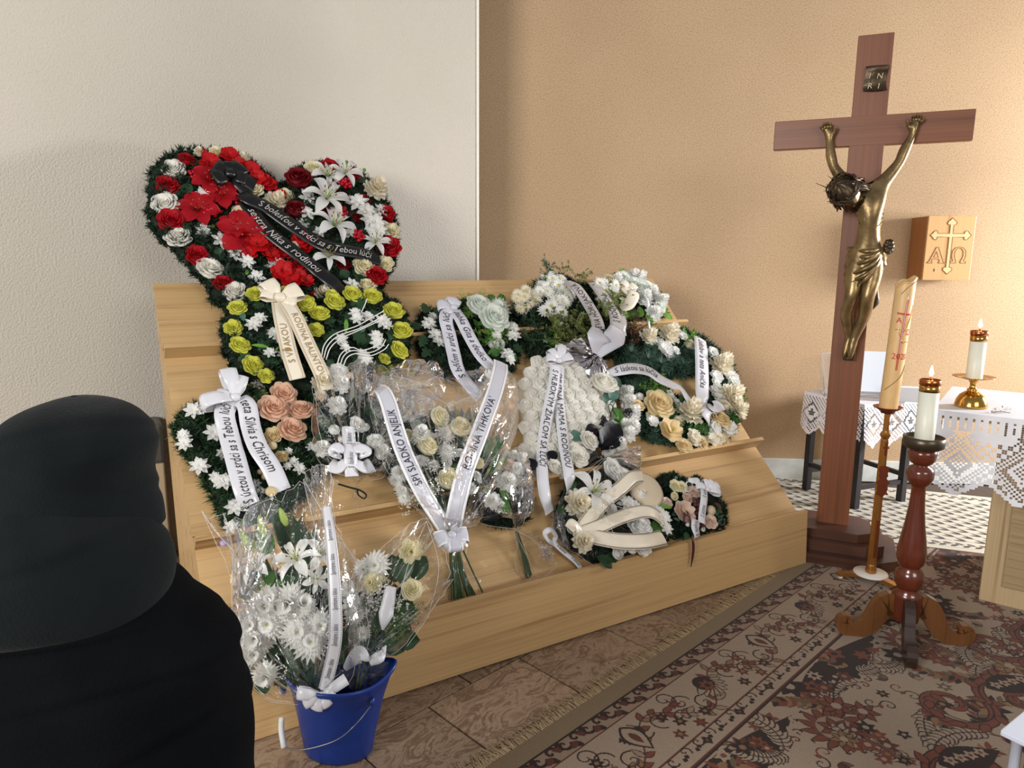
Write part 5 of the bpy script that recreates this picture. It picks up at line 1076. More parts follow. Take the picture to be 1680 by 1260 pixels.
film(VB, SP, (847, 872, .06), [(845, 935, .03), (866, 952, .02), (895, 945, .03), (912, 925, .03), (890, 895, .05), (870, 876, .06), (850, 868, .06)], 6, 46, .01, .010, 'cellophane', 'cellophane_tail', pleat=14, pleat_amp=.012, seam=True)
film(VB, SP, (893, 905, .05), [(885, 890, .06), (905, 895, .06), (908, 915, .04), (902, 922, .03), (888, 915, .05)], 4, 30, .0, .014, 'cellophane_grey', 'cellophane_gather')
t_ = MB()
for i in range(4): t_.tube(spline([SP.at(846 + i, 872, .05), SP.at(856 + 2 * i, 910, .04), SP.at(866 + 2 * i, 950 - 2 * i, .02)], 6), .004, 6)
t_.build('stems', 'stem_green', VB, True)
streaks(VB, SP, [[(847, 868, .07), (800, 862, .08), (772, 850, .08)], [(846, 872, .06), (858, 900, .05), (880, 940, .04)], [(848, 870, .07), (880, 890, .06), (905, 925, .04)], [(868, 760, .13), (872, 810, .13), (858, 860, .10)]], .001)

# ---- heart arrangement under film, front right
z10 = Zm(880, 730, 5.726)
TB = thing('wrapped_arrangement', SP.at(985, 925), 'film-wrapped heart arrangement with white lily and cream lace-edged ribbons on the lowest step', 'arrangement')
ob = poly_px(z10, [(170, 640), (230, 480), (330, 370), (430, 250), (620, 130), (780, 160), (880, 260), (960, 290), (1110, 400), (1220, 560), (1290, 760), (1200, 900), (1000, 990), (760, 1110), (640, 1160), (480, 1080), (300, 960), (190, 850)])
needles(TB, SP, ob, 7000, .045, 'needle_dark', .0, .075)
F = lambda kind, mat, items, **k: flowers(TB, SP, z10, kind, mat, items, **k)
F('lily', 'petal_white', [(520, 450, 175)], h=.12, tilt=.15); F('carnation', 'petal_ivory', [(375, 560, 112), (420, 910, 90)], h=.11)
F('rose', 'petal_white', [(700, 230, 84), (800, 320, 90), (960, 770, 92), (1000, 980, 60), (690, 610, 60)], h=.10); F('star7', 'petal_white', [(840, 560, 76), (900, 590, 70), (1120, 640, 70), (1180, 690, 70), (1220, 790, 50), (760, 290, 60)], h=.11)
F('rosebud', 'petal_white', [(740, 1030, 80), (890, 1010, 64), (840, 1000, 54), (960, 500, 90), (340, 780, 84), (420, 880, 60)], h=.10, tilt=.6); F('rose', 'rose_blush', [(990, 1000, 50), (1220, 550, 44)], h=.09)
leaves(TB, SP, z10, 'broad', 'leaf_green', [(1060, 800, 130, 20), (740, 190, 90, 50), (760, 510, 90, 60), (620, 640, 80, 240)], .10)
leaves(TB, SP, z10, 'blade', 'leaf_bright', [(720, 200, 110, 60), (700, 340, 90, 250), (1060, 590, 190, 356)], .1); leaves(TB, SP, z10, 'broad', 'leaf_dark', [(330, 450, 130, 100), (620, 250, 120, 40), (560, 660, 130, 250), (820, 760, 130, 10), (560, 1060, 150, 330), (640, 1080, 120, 10), (250, 560, 110, 250), (480, 700, 100, 200), (1190, 840, 100, 20)], .09)
dsc = MB(); c = SP.at(*z10(1030, 420), .125)
dsc.lathe([(.001, .012), (.05, .010), (.085, .004), (.10, -.004)], 26, 0, frame_at(c, SP.n)); dsc.build('lace_disc', 'ribbon_lace', TB, True)
for i in range(46):
    pass
lk = dict(edge='ribbon_edge')
ribbon(TB, SP, [(*z10(420, 800), .12), (*z10(540, 640), .15), (*z10(660, 510), .155), (*z10(800, 400), .155), (*z10(900, 310), .15), (*z10(1010, 290), .12)], .072, 'satin_cream', **lk)
ribbon(TB, SP, [(*z10(420, 830), .12), (*z10(600, 760), .15), (*z10(780, 680), .155), (*z10(960, 630), .15), (*z10(1090, 640), .145), (*z10(1210, 720), .11)], .068, 'satin_cream', **lk)
ribbon(TB, SP, [(*z10(430, 830), .12), (*z10(560, 860), .15), (*z10(780, 905), .155), (*z10(1000, 905), .15), (*z10(1200, 865), .11)], .080, 'satin_cream', **lk)
ribbon(TB, SP, [(*z10(420, 820), .12), (*z10(350, 740), .15), (*z10(310, 790), .14)], .05, 'satin_cream', name='ribbon_tail')
film(TB, SP, (430, 800, .13) and (*z10(620, 660), .17), [(*z10(620, 120), .08), (*z10(440, 250), .08), (*z10(300, 390), .07), (*z10(190, 560), .06), (*z10(150, 720), .05), (*z10(200, 880), .03), (*z10(420, 1060), .03), (*z10(640, 1165), .03), (*z10(900, 1050), .04), (*z10(1200, 900), .05), (*z10(1240, 700), .06), (*z10(1150, 450), .07), (*z10(950, 280), .08), (*z10(780, 150), .08)], 9, 70, .02, .008, 'cellophane', 'cellophane', seam=True)
film(TB, SP, (*z10(620, 130), .10), [(*z10(960, 0), .14), (*z10(985, 120), .13), (*z10(960, 270), .10)], 6, 40, .02, .008, 'cellophane_grey', 'cellophane_fan', pleat=9, pleat_amp=.02, seam=True)
film(TB, SP, (*z10(1060, 500), .11), [(*z10(1040, 520), .11), (*z10(1140, 450), .11), (*z10(1240, 550), .09), (*z10(1160, 590), .10)], 3, 20, .01, .01, 'cellophane_grey', 'cellophane_fold')
film(TB, SP, (*z10(200, 700), .09), [(*z10(250, 480), .09), (*z10(160, 680), .06), (*z10(170, 860), .05), (*z10(300, 960), .07), (*z10(260, 700), .12)], 4, 40, .0, .016, 'cellophane_grey', 'cellophane_fold')
streaks(TB, SP, [[(*z10(400, 800), .18), (*z10(640, 820), .19), (*z10(760, 900), .19)], [(*z10(640, 660), .19), (*z10(700, 780), .19), (*z10(760, 890), .19)], [(*z10(610, 540), .19), (*z10(800, 590), .19), (*z10(980, 660), .18)], [(*z10(420, 810), .18), (*z10(640, 930), .17), (*z10(820, 1040), .12)], [(*z10(430, 260), .10), (*z10(540, 190), .11), (*z10(630, 120), .11)], [(*z10(480, 270), .11), (*z10(570, 200), .12), (*z10(640, 130), .11)], [(*z10(530, 280), .12), (*z10(600, 210), .12), (*z10(650, 130), .11)], [(*z10(640, 130), .11), (*z10(820, 130), .15), (*z10(950, 200), .12)]], .0012)
ribbon(TB, SP, [(*z10(180, 930), .05), (*z10(110, 890), .08), (*z10(80, 830), .10), (*z10(130, 800), .10), (*z10(180, 850), .08), (*z10(180, 920), .06), (*z10(270, 1010), .05), (*z10(360, 1090), .04), (*z10(420, 1170), .02)], .026, 'satin_white', 'S láskou', 'ink_black', False, .6, .55, .98, repeat=2, name='ribbon_tail', n=60)

# ---- little square wreath at the right end of the lowest step
z11 = Zm(1080, 760, 7.0)
QW = thing('square_wreath', SP.at(1140, 870), 'little dark square wreath with blush roses, berries and a wine-red ribbon tail', 'wreath')
oq = poly_px(z11, [(-30, 200), (60, 140), (180, 120), (260, 170), (400, 160), (560, 220), (700, 400), (770, 520), (765, 700), (700, 770), (540, 800), (380, 840), (240, 860), (100, 860), (40, 700), (0, 450)])
needles(QW, SP, oq, 4500, .04, 'needle_dark', .0, .06)
F = lambda kind, mat, items, **k: flowers(QW, SP, z11, kind, mat, items, **k)
F('rose', 'rose_cream', [(190, 265, 58), (265, 280, 54)], h=.085); F('tight', 'rose_cream', [(180, 380, 46)], h=.085); F('rose', 'rose_blush', [(400, 345, 62), (585, 680, 68), (325, 410, 54)], h=.085); F('open', 'rose_blush', [(285, 570, 104)], h=.09, tilt=.1)
F('berries', 'berry_brown', [(430, 480, 70), (420, 590, 66), (500, 730, 36)], h=.08); F('ball', 'pod_tan', [(600, 545, 46)], h=.085); F('rosebud', 'petal_white', [(90, 470, 60), (330, 720, 34), (500, 770, 40)], h=.08)
leaves(QW, SP, z11, 'broad', 'leaf_dark', [(330, 250, 80, 60), (340, 270, 80, 20), (230, 430, 80, 250), (330, 800, 80, 250), (660, 560, 80, 20)], .075); leaves(QW, SP, z11, 'leaf', 'leaf_brown', [(230, 330, 70, 100), (300, 620, 90, 60), (640, 460, 80, 320)], .085); leaves(QW, SP, z11, 'leaf', 'leaf_teal', [(150, 600, 70, 20), (170, 640, 70, 340), (660, 600, 60, 80), (190, 190, 50, 60)], .075)
sprigs(QW, SP, poly_px(z11, [(640, 520), (700, 520), (690, 760), (620, 760)]), 10, 'leaf_teal', .03, .01, .06, .08)
ribbon(QW, SP, [(*z11(515, 230), .12), (*z11(525, 330), .135), (*z11(515, 500), .125), (*z11(500, 690), .11)], .040, 'satin_white', 'S úctou', 'ink_black', True, .5, .08, .95, repeat=2)
ribbon(QW, SP, [(*z11(420, 650), .11), (*z11(430, 740), .12), (*z11(440, 850), .09)], .045, 'satin_white', 'S láskou', 'ink_black', True, .5, .1, .9, name='ribbon_tail')
bow(QW, SP.at(*z11(560, 310), .12), SP.n, SP.up, .045, 'satin_white', ((35, 1.35), (5, 1.6), (70, 1.2), (-25, 1.5), (150, 1.4)), .04, 'ribbon_bow')
ribbon(QW, SP, [(*z11(345, 190), .11), (*z11(430, 200), .13), (*z11(470, 270), .12)], .05, 'satin_white', name='bow_loop', taper=[.02, .05, .03])
MB().tube(spline([SP.at(*z11(305, 280), .11), SP.at(*z11(330, 215), .115), SP.at(*z11(385, 230), .115), SP.at(*z11(385, 300), .115), SP.at(*z11(330, 325), .11), SP.at(*z11(305, 290), .11)], 20), .004, 6, flat=.4).build('ribbon_ring', 'satin_white', QW, True)
FB = Plane(st(0, -.012, .2), -NY)
ribbon(QW, SP, [(*z11(380, 690), .11), (*z11(320, 560), .125), (*z11(290, 680), .12)], .014, 'ribbon_wine', name='wine_ribbon')
pt = [SP.at(*z11(385, 830), .09), FB.at(*z11(395, 885)), FB.at(*z11(405, 960)), FB.at(*z11(395, 1080)), FB.at(*z11(372, 1190))]
R_ = Ribbon(pt, [.010, .016, .020, .018, .004], -NY, 24); mb = MB(); R_.grid(mb); mb.build('wine_ribbon', 'ribbon_wine', QW, True)

# ================================================================ blue bucket and its two bouquets
plain('bucket_blue', srgb(20, 52, 128), .33, vary=.04, spec=.5); plain('bucket_grip', srgb(206, 208, 206), .5); plain('wire_steel', srgb(150, 150, 150), .3, metal=.9); plain('purple_tie', srgb(178, 160, 206), .4)
bc = fl(556, 1228); bx = Vector((.985, -.17, 0)).normalized(); by = Vector((.17, .985, 0)).normalized(); BM = axes(bc, bx, by, Z3); BHt = .285
bucket = thing('bucket', bc, 'blue oval plastic mop bucket with wire handle standing before the stand', 'bucket')
prof = [(.001, .004), (.70, .004), (.725, .012), (.76, .06), (.88, .19), (.975, BHt - .02), (1.03, BHt - .012), (1.04, BHt), (1.0, BHt + .003), (.965, BHt - .01), (.86, .19), (.74, .06), (.70, .02), (.001, .016)]
def ovl(prof, n=48, lift=0.0):
    P = np.zeros((len(prof), n, 3)); a = np.arange(n) * 2 * PI / n
    for i, (r, z) in enumerate(prof):
        sp = np.maximum(0, np.cos(a - .35)) ** 10; t = min(1, z / BHt) ** 2
        P[i, :, 0] = .165 * r * np.cos(a) + .034 * sp * t; P[i, :, 1] = .125 * r * np.sin(a) + .012 * sp * t; P[i, :, 2] = z + .030 * sp * t * (z > .1)
    return P
mb = MB(); mb.grid(ovl(prof)[:, ::-1], 0, True); mb.build('shell', 'bucket_blue', bucket, True, BM)
hl = MB(); hp_ = [(.155, -.045, .235), (.115, -.118, .19), (.05, -.135, .135), (-.06, -.145, .095), (-.135, -.13, .085)]; hl.tube(spline(hp_, 24), .0022, 6); hl.build('handle_wire', 'wire_steel', bucket, True, BM)
MB().tube(spline([(-.128, -.132, .083), (-.150, -.105, .125), (-.160, -.08, .150)], 6), .0095, 10).build('grip', 'bucket_grip', bucket, True, BM)
for sx in (.150, -.160): MB().lathe([(.001, -.006), (.014, -.005), (.014, .005), (.001, .006)], 12, 0, axes((sx, -.06, .235), Vector((0, 0, 1)), Vector((0, 1, 0)), Vector((1, 0, 0)))).build('handle_lug', 'bucket_blue', bucket, True, BM)
# the left bouquet stands in the bucket and leans back towards the stand
BPn = Vector((.10, -.93, .36)); BP = Plane(bc + Vector((-.06, .015, .30)), BPn)
z12 = Zm(320, 740, 3.818); z13 = Zm(360, 900, 3.5)
LB_ = thing('wrapped_bouquet', bc + Z3 * .03, 'tall cellophane bouquet of white lilies and chrysanthemums standing in the blue bucket', 'bouquet')
film(LB_, BP, (505, 1130, -.03), [(440, 1120, -.06), (395, 1060, -.10), (380, 960, -.12), (392, 850, -.12), (440, 810, -.12), (500, 790, -.12), (540, 770, -.12), (575, 870, -.12), (600, 1000, -.08), (590, 1090, -.05)], 8, 50, .0, .008, 'cellophane', 'cellophane_back')
needles(LB_, BP, poly_px(z12, [(360, 940), (470, 800), (640, 760), (790, 800), (850, 1050), (830, 1250), (740, 1380), (560, 1420), (420, 1360), (340, 1200)]), 3000, .06, 'leaf_dark', -.07, -.01, tuft=8, w=.005, name='foliage')
F = lambda kind, mat, items, **k: flowers(LB_, BP, z12, kind, mat, items, **k)
for x, y, r, hh, nrm, sp_ in ((640, 690, 150, .08, (-.1, -.5, .8), .3), (400, 740, 135, .06, (-.35, -.3, .85), 1.1), (775, 660, 120, .05, (.4, -.5, .7), .8), (760, 800, 90, .04, (.3, -.7, .3), .2)):
    px_, py_ = z12(x, y); p = BP.at(px_, py_, hh); M = frame_at(p, nrm, sp_, BP.px(px_, py_) * r / 3.818)
    core = MB(); lily_core(core); lo = link('lily', core.mesh('lily', ['bud_green', 'green_eye', 'anther'], True), LB_, M)
    for j in range(6):
        k_ = ('lilypetal', j % 2)
        if k_ not in LIB: t_ = MB(); lily_petal(t_, 0, j % 2); LIB[k_] = t_.mesh('petal', 'petal_white', True)
        link('petal', LIB[k_], lo, M @ Matrix.Rotation(j * PI / 3, 4, 'Z'))
F = lambda kind, mat, items, **k: flowers(LB_, BP, z12, kind, mat, items, grow=1.3, **k)
F('mum', 'petal_white', [(460, 1080, 100), (720, 1200, 98), (640, 1135, 88), (560, 1010, 84), (790, 1090, 84)], h=.07, tilt=.3)
F('pom', 'petal_white', [(600, 930, 96), (510, 985, 96), (430, 980, 92), (350, 1090, 92), (390, 1170, 96), (330, 1180, 84), (400, 1050, 84), (660, 980, 84), (350, 1250, 80), (470, 930, 76)], h=.05, tilt=.4)
flowers(LB_, BP, z13, 'pom', 'petal_white', [(265, 715, 76), (170, 590, 62), (240, 545, 60)], h=.06, tilt=.3)
F('star', 'petal_mint', [(640, 1050, 30), (610, 1080, 26)], h=.07)
for x, y, x2, y2 in ((385, 635, 275, 505), (575, 470, 530, 355), (440, 540, 400, 400)):
    p, q_ = BP.at(*z12(x, y), .05), BP.at(*z12(x2, y2), .07); link('lily_bud', proto('bud', 'bud_green'), LB_, frame_at(p, q_ - p, 0, (q_ - p).length))
lf = [(390, 500, 120, 330), (430, 640, 130, 90), (500, 610, 150, 130), (440, 660, 110, 70), (410, 900, 170, 60), (560, 820, 200, 200), (520, 800, 180, 330), (640, 800, 160, 210), (470, 880, 160, 350), (600, 860, 180, 20), (700, 1000, 150, 330), (730, 880, 180, 60), (520, 1180, 170, 230), (560, 1240, 170, 340), (480, 1260, 160, 200), (620, 1290, 150, 260), (760, 1290, 160, 200), (700, 1320, 150, 300), (430, 1290, 150, 240), (580, 1340, 150, 250), (640, 1180, 160, 300), (480, 1200, 160, 260), (380, 1330, 130, 200), (820, 1230, 150, 320), (680, 1080, 150, 80), (500, 1150, 150, 300), (840, 1000, 150, 80)]
leaves(LB_, BP, z12, 'leaf', 'leaf_green', lf[:6], .04); leaves(LB_, BP, z12, 'broad', 'leaf_dark', lf[4:], .01); leaves(LB_, BP, z12, 'broad', 'leaf_dark', [(x + 40, y + 60, l, a + 80) for x, y, l, a in lf[4:]], -.02); leaves(LB_, BP, z12, 'broad', 'leaf_dark', [(x - 70, y + 40, l, a + 150) for x, y, l, a in lf[6:]], -.03)
pf = MB()
for (x0, y0, x1, y1) in ((640, 800, 480, 380), (690, 800, 640, 440), (720, 800, 720, 520), (600, 780, 560, 430)):
    a, b_2 = BP.at(*z12(x0, y0), -.02), BP.at(*z12(x1, y1), -.03); pf.tube([a, b_2], .0015, 4)
    for i in range(26):
        p = a.lerp(b_2, .25 + .75 * i / 26)
        for sg in (1, -1):
            d = (BP.rt * sg * .55 + BP.up * .85).normalized(); l = .10 * (1 - .5 * i / 26); s_ = d.cross(BP.n) * .0026; pf.add([p - s_, p + s_, p + d * l], [(0, 1, 2)])
pf.build('palm_frond', 'leaf_dark', LB_, kind='stuff')
gyps(LB_, BP, z12, [(700, 760, 60, 30), (560, 1180, 40, 14), (520, 1370, 60, 24)], .05)
stems(LB_, BP, zz, [[(500, 1150, -.04), (490, 1060, -.02), (440, 960, .02)], [(520, 1150, -.05), (510, 1050, -.02), (490, 930, .04)], [(540, 1150, -.05), (545, 1050, -.02), (540, 920, .02)], [(515, 1150, -.05), (480, 1080, -.01), (440, 1040, .03)], [(505, 1150, -.05), (450, 950, .0), (420, 895, .04)], [(505, 1150, -.05), (490, 930, .0), (472, 870, .05)]])
film(LB_, BP, (515, 1130, .05), [(455, 1140, .03), (405, 1090, .06), (385, 1000, .08), (383, 920, .08), (372, 870, .05), (400, 840, .07), (450, 815, .08), (500, 795, .06), (528, 790, .06), (545, 860, .09), (570, 930, .08), (590, 1010, .08), (585, 1080, .06), (560, 1130, .04)], 9, 66, .07, .008, 'cellophane', 'cellophane_front', seam=True)
film(LB_, BP, (400, 980, .10), [(382, 930, .08), (400, 850, .08), (440, 815, .08), (450, 860, .10), (430, 930, .13), (425, 1000, .13), (400, 1060, .10), (384, 1020, .08)], 5, 44, .01, .014, 'cellophane_grey', 'cellophane_fold')
film(LB_, BP, (382, 905, .04), [(331, 838, .0), (342, 850, .02), (366, 842, .0), (372, 860, .03), (392, 960, .08), (384, 960, .07)], 5, 30, .0, .006, 'cellophane', 'cellophane_tip', seam=True)
film(LB_, BP, (535, 870, .05), [(497, 786, .02), (512, 768, .02), (530, 762, .02), (545, 775, .02), (548, 850, .05), (575, 910, .06), (590, 925, .06), (540, 930, .07)], 6, 44, .0, .008, 'cellophane', 'cellophane_fan', pleat=10, pleat_amp=.012, seam=True)
film(LB_, BP, (425, 1130, .02), [(402, 1080, .04), (400, 1110, .04), (440, 1148, .03), (490, 1155, .04), (470, 1130, .05)], 4, 24, .02, .005, 'cellophane', 'cellophane_fold', seam=True)
MB().lathe([(.006, -.004), (.013, 0), (.006, .004)], 10, 0, frame_at(BP.at(367, 891, .05), (.4, -.5, .8))).build('tie', 'purple_tie', LB_, True)
streaks(LB_, BP, [[(331, 838, .01), (352, 870, .04), (384, 905, .07)], [(366, 842, .01), (376, 870, .04), (383, 905, .07)], [(383, 905, .08), (380, 980, .08), (384, 1060, .07)], [(541, 800, .05), (546, 830, .06), (550, 852, .07)], [(500, 790, .05), (530, 840, .08), (588, 925, .07)], [(498, 997, .12), (512, 1020, .12), (524, 1045, .11)], [(486, 970, .11), (505, 930, .12), (528, 890, .11)], [(500, 1000, .11), (520, 1010, .11), (545, 985, .11)], [(402, 1108, .05), (440, 1145, .04), (480, 1152, .05)]], .0013)
ribbon(LB_, BP, [(*Zm(490, 840, 3.93)(180, -30), .09), (*Zm(490, 840, 3.93)(200, 120), .12), (*Zm(490, 840, 3.93)(225, 400), .14), (*Zm(490, 840, 3.93)(240, 720), .15), (*Zm(490, 840, 3.93)(225, 900), .14), (*Zm(490, 840, 3.93)(165, 1150), .11)], .040, 'satin_white', 'Spomíname s láskou', 'ink_black', True, .42, .05, .97, repeat=5, edge='ink_grey', shear=.35, taper=[.028, .034, .04, .042, .042, .04])
bow(LB_, BP.at(528, 1140, .11), BP.n, BP.up, .055, 'satin_white', ((170, 1.3), (200, 1.0), (10, .7), (250, .8), (-60, .7)), .035, 'ribbon_bow', tails=((30, 1.6),))
# the right bouquet
RB_ = thing('wrapped_bouquet', bc + Vector((.07, .02, .03)), 'smaller cellophane bouquet of cream roses and gypsophila at the right of the blue bucket', 'bouquet')
RP = Plane(bc + Vector((.08, .05, .28)), Vector((.05, -.9, .42)))
film(RB_, RP, (600, 1080, -.02), [(575, 1050, -.04), (575, 960, -.06), (620, 900, -.08), (690, 850, -.08), (715, 880, -.06), (730, 960, -.05), (700, 1020, -.04), (640, 1070, -.03)], 7, 44, .0, .008, 'cellophane', 'cellophane_back')
needles(RB_, RP, poly_px(z12, [(970, 930), (1150, 860), (1330, 880), (1370, 1030), (1240, 1190), (1080, 1290), (960, 1250)]), 1600, .05, 'leaf_dark', -.04, .0, tuft=8, w=.004, name='foliage')
F = lambda kind, mat, items, **k: flowers(RB_, RP, z12, kind, mat, items, **k)
F('mum', 'petal_white', [(1130, 715, 90), (1060, 740, 66), (1000, 1030, 60), (1050, 1140, 52), (950, 860, 60)], h=.04, tilt=.6); F('carnation', 'rose_cream', [(1110, 830, 66), (1350, 625, 70)], h=.06); F('tight', 'rose_cream', [(1358, 870, 74)], h=.07, tilt=.3); F('carnation', 'petal_white', [(980, 950, 60), (1000, 1010, 56)], h=.03)
gyps(RB_, RP, z12, [(1150, 900, 90, 90), (1280, 960, 60, 40), (1170, 850, 50, 30), (1110, 960, 50, 30), (1240, 1060, 40, 12)], h=.07)
leaves(RB_, RP, z12, 'broad', 'leaf_dark', [(1300, 830, 190, 90), (1260, 820, 170, 100), (1380, 820, 170, 70), (1200, 1040, 150, 200), (1250, 1160, 160, 350), (1120, 1120, 150, 210), (1080, 1000, 150, 200), (1180, 1180, 150, 330), (1000, 1200, 150, 340), (1100, 1240, 150, 20), (1220, 960, 130, 280), (1300, 940, 120, 300), (960, 1100, 140, 250), (1010, 900, 130, 190)], .01)
sprigs(RB_, RP, poly_px(z12, [(1160, 980), (1320, 950), (1340, 1080), (1230, 1150)]), 34, 'leaf_green', .08, .014, .02, .05, 'fern', 10, .2)
film(RB_, RP, (600, 1075, .04), [(575, 1050, .04), (572, 960, .06), (620, 905, .08), (690, 850, .02), (716, 880, .05), (738, 950, .05), (700, 1010, .06), (640, 1075, .04)], 8, 56, .06, .008, 'cellophane', 'cellophane_front', seam=True)
film(RB_, RP, (580, 1010, .06), [(560, 950, .05), (590, 930, .07), (612, 990, .09), (600, 1050, .07), (572, 1060, .05)], 4, 34, .01, .014, 'cellophane_grey', 'cellophane_fold')
ribbon(RB_, RP, [(*z12(1175, 1120), .09), (*z12(1195, 1020), .11), (*z12(1230, 850), .10)], .05, 'satin_white', name='ribbon_tail', taper=[.008, .05, .035])
ribbon(RB_, RP, [(*z13(720, 690), .06), (*z13(800, 610), .10), (*z13(860, 640), .09)], .05, 'satin_white', name='ribbon_tail', taper=[.02, .06, .01]); ribbon(RB_, RP, [(*z13(860, 650), .09), (*z13(920, 620), .09), (*z13(955, 560), .07)], .05, 'satin_white', name='ribbon_tail', taper=[.03, .04, .006])
streaks(RB_, RP, [[(700, 855, .03), (720, 930, .06), (703, 1010, .06)], [(703, 1010, .06), (690, 1030, .07), (668, 1060, .06)], [(601, 1070, .08), (606, 1040, .1), (600, 1000, .1)], [(700, 855, .03), (650, 900, .09), (600, 960, .1)], [(700, 855, .03), (672, 920, .1), (650, 1000, .1)]], .0011)
stems(RB_, RP, zz, [[(590, 1130, -.03), (620, 1000, .0), (672, 905, .04)], [(590, 1130, -.03), (630, 1040, .0), (674, 965, .04)], [(585, 1130, -.03), (600, 1030, .0), (615, 930, .03)]])
film(RB_, RP, (600, 1105, .03), [(570, 1080, .02), (560, 1110, .02), (590, 1140, .0), (640, 1120, .0), (640, 1090, .02), (610, 1075, .04)], 4, 30, .02, .01, 'cellophane_grey', 'cellophane_base')
# ================================================================ crucifix
wood('mahogany', srgb(134, 80, 50), srgb(86, 46, 28), .42, 'Z', .8, contrast=1.4); wood('mahogany_bar', srgb(134, 80, 50), srgb(86, 46, 28), .42, 'X', .8, contrast=1.4); wood('mahogany_step', srgb(84, 52, 38), srgb(52, 30, 22), .38, 'X', .8)
plain('bronze', srgb(138, 116, 80), .34, metal=.75, vary=.5, nscale=14, bump=.25, bscale=60); plain('bronze_dark', srgb(78, 64, 48), .4, metal=.7, vary=.3, nscale=20, bump=.4, bscale=90); plain('bronze_light', srgb(176, 160, 128), .35, metal=.8, vary=.2)
TH = math.radians(24); kx = Vector((math.cos(TH), -math.sin(TH), 0)); kn = Vector((-math.sin(TH), -math.cos(TH), 0))      # along the bar; towards the camera
kb = fl(1365, 860, .165); kb.z = 0; KF = axes(kb - kn * .03, kx, -kn, Z3)     # local: x bar, y away, z up; front face at y = -.03
KP = Plane(kb, kn)
CR = thing('crucifix', kb, 'tall standing wooden crucifix with a bronze corpus on a stepped octagonal base', 'crucifix')
zt = KP.at(1443, 55).z; zb1, zb0 = KP.at(1436, 189).z, KP.at(1434, 238).z
sx = lambda x, y: (KP.at(x, y) - kb).dot(kx)
wS = .083
MB().box((-wS, -.03, .16), (wS, .03, zt), bev=.003).build('upright', 'mahogany', CR, frame=KF)
xl, xr = sx(1270, 224), sx(1599, 205)
MB().box((xl, -.0305, zb0), (xr, .02, zb1), bev=.003).build('crossbar', 'mahogany_bar', CR, frame=KF)
for (r, z0, z1_, c) in ((.335, .0, .062, .11), (.265, .062, .120, .09), (.200, .120, .170, .07)):
    poly = [(-r, -r + c), (-r + c, -r), (r - c, -r), (r, -r + c), (r, r - c), (r - c, r), (-r + c, r), (-r, r - c)]; poly = [(x, y * .80) for x, y in poly]
    MB().prism(poly, (0, 0, z0 + .0005), (1, 0, 0), (0, 1, 0), (0, 0, 1), z1_ - z0 - .001).build('base_step', 'mahogany_step', CR, frame=KF)
# scroll plate
zc1 = Zm(1240, 30, 4.2); zc2 = Zm(1290, 180, 5.25); zc3 = Zm(1310, 360, 5.25)
def K(zm, x, y, h=.0): return KP.at(*zm(x, y), h)
pq = [(755, 325), (765, 500), (735, 505)]
a, b_1, c_1 = K(zc1, 758, 335), K(zc1, 915, 325), K(zc1, 740, 505); ex, ey = (b_1 - a), (c_1 - a)
NU, NV = 14, 10; P = np.zeros((NV, NU, 3))
for j in range(NV):
    for i in range(NU):
        u, v = i / (NU - 1), j / (NV - 1); h = .010 + .010 * math.sin(PI * u) * .6 + .006 * math.sin(5 * v + 2 * u) + (.012 * math.sin(PI * min(1, (v / .14))) if v < .14 else 0) + (.01 * (v - .85) / .15 if v > .85 else 0)
        P[j, i] = a + ex * (u * (1 - .04 * math.sin(4 * v)) + .03 * math.sin(6 * v)) + ey * (v + .03 * math.sin(PI * u) * (v > .8)) + kn * h
mb = MB(); mb.grid(P); Q = P.copy(); Q -= np.array(kn) * .004; mb.grid(Q[::-1]); pl_ = mb.build('scroll_plate', 'bronze_dark', CR, True)
mb = MB()
for ch, x, y in (('I', 785, 395), ('N', 855, 395), ('R', 785, 465), ('I', 845, 465)):
    v, f = text_geo(ch, .15); c = K(zc1, x, y, .026); s_ = .038; w_ = v[:, 0].max()
    mb.add([c + kx * ((q[0] - w_ / 2) * s_) + Z3 * ((q[1] - .35) * s_) for q in v], f)
mb.build('lettering', 'bronze_light', pl_); MB().lathe([(.001, .003), (.004, .002), (.005, 0)], 8, 0, frame_at(K(zc1, 832, 348, .024), kn)).build('nail', 'bronze_dark', pl_)
# corpus: one continuous body grown along its bones
def skin(name, verts, edges, radii, mat, parent, root=0, sub=2, smooth=True):
    me = bpy.data.meshes.new(name); me.from_pydata([tuple(v) for v in verts], edges, []); o = bpy.data.objects.new(name, me); COL.objects.link(o)
    md = o.modifiers.new('s', 'SKIN'); md.use_smooth_shade = True; o.modifiers.new('d', 'SUBSURF').levels = sub
    for i, d in enumerate(me.skin_vertices[0].data):
        r = radii[i]; d.radius = (r, r) if not isinstance(r, tuple) else r; d.use_root = (i == root)
    dg = bpy.context.evaluated_depsgraph_get(); m2 = bpy.data.meshes.new_from_object(o.evaluated_get(dg)); bpy.data.objects.remove(o); bpy.data.meshes.remove(me)
    v = np.zeros(len(m2.vertices) * 3); m2.vertices.foreach_get('co', v); F = [tuple(p.vertices) for p in m2.polygons]; bpy.data.meshes.remove(m2)
    mb = MB(); mb.add(v.reshape(-1, 3), F); return mb.build(name, mat, parent, smooth) if parent is not None or name != '_' else mb
J = {}
def j(n, zm, x, y, h, r): J[n] = (K(zm, x, y, h), r)
j('pelvis', zc3, 590, 300, .085, (.072, .055)); j('waist', zc2, 708, 1060, .085, (.074, .05)); j('ribs', zc2, 728, 900, .10, (.098, .064)); j('chest', zc2, 735, 770, .10, (.102, .064)); j('neck0', zc2, 660, 700, .11, .036); j('neck', zc2, 610, 690, .13, .030)
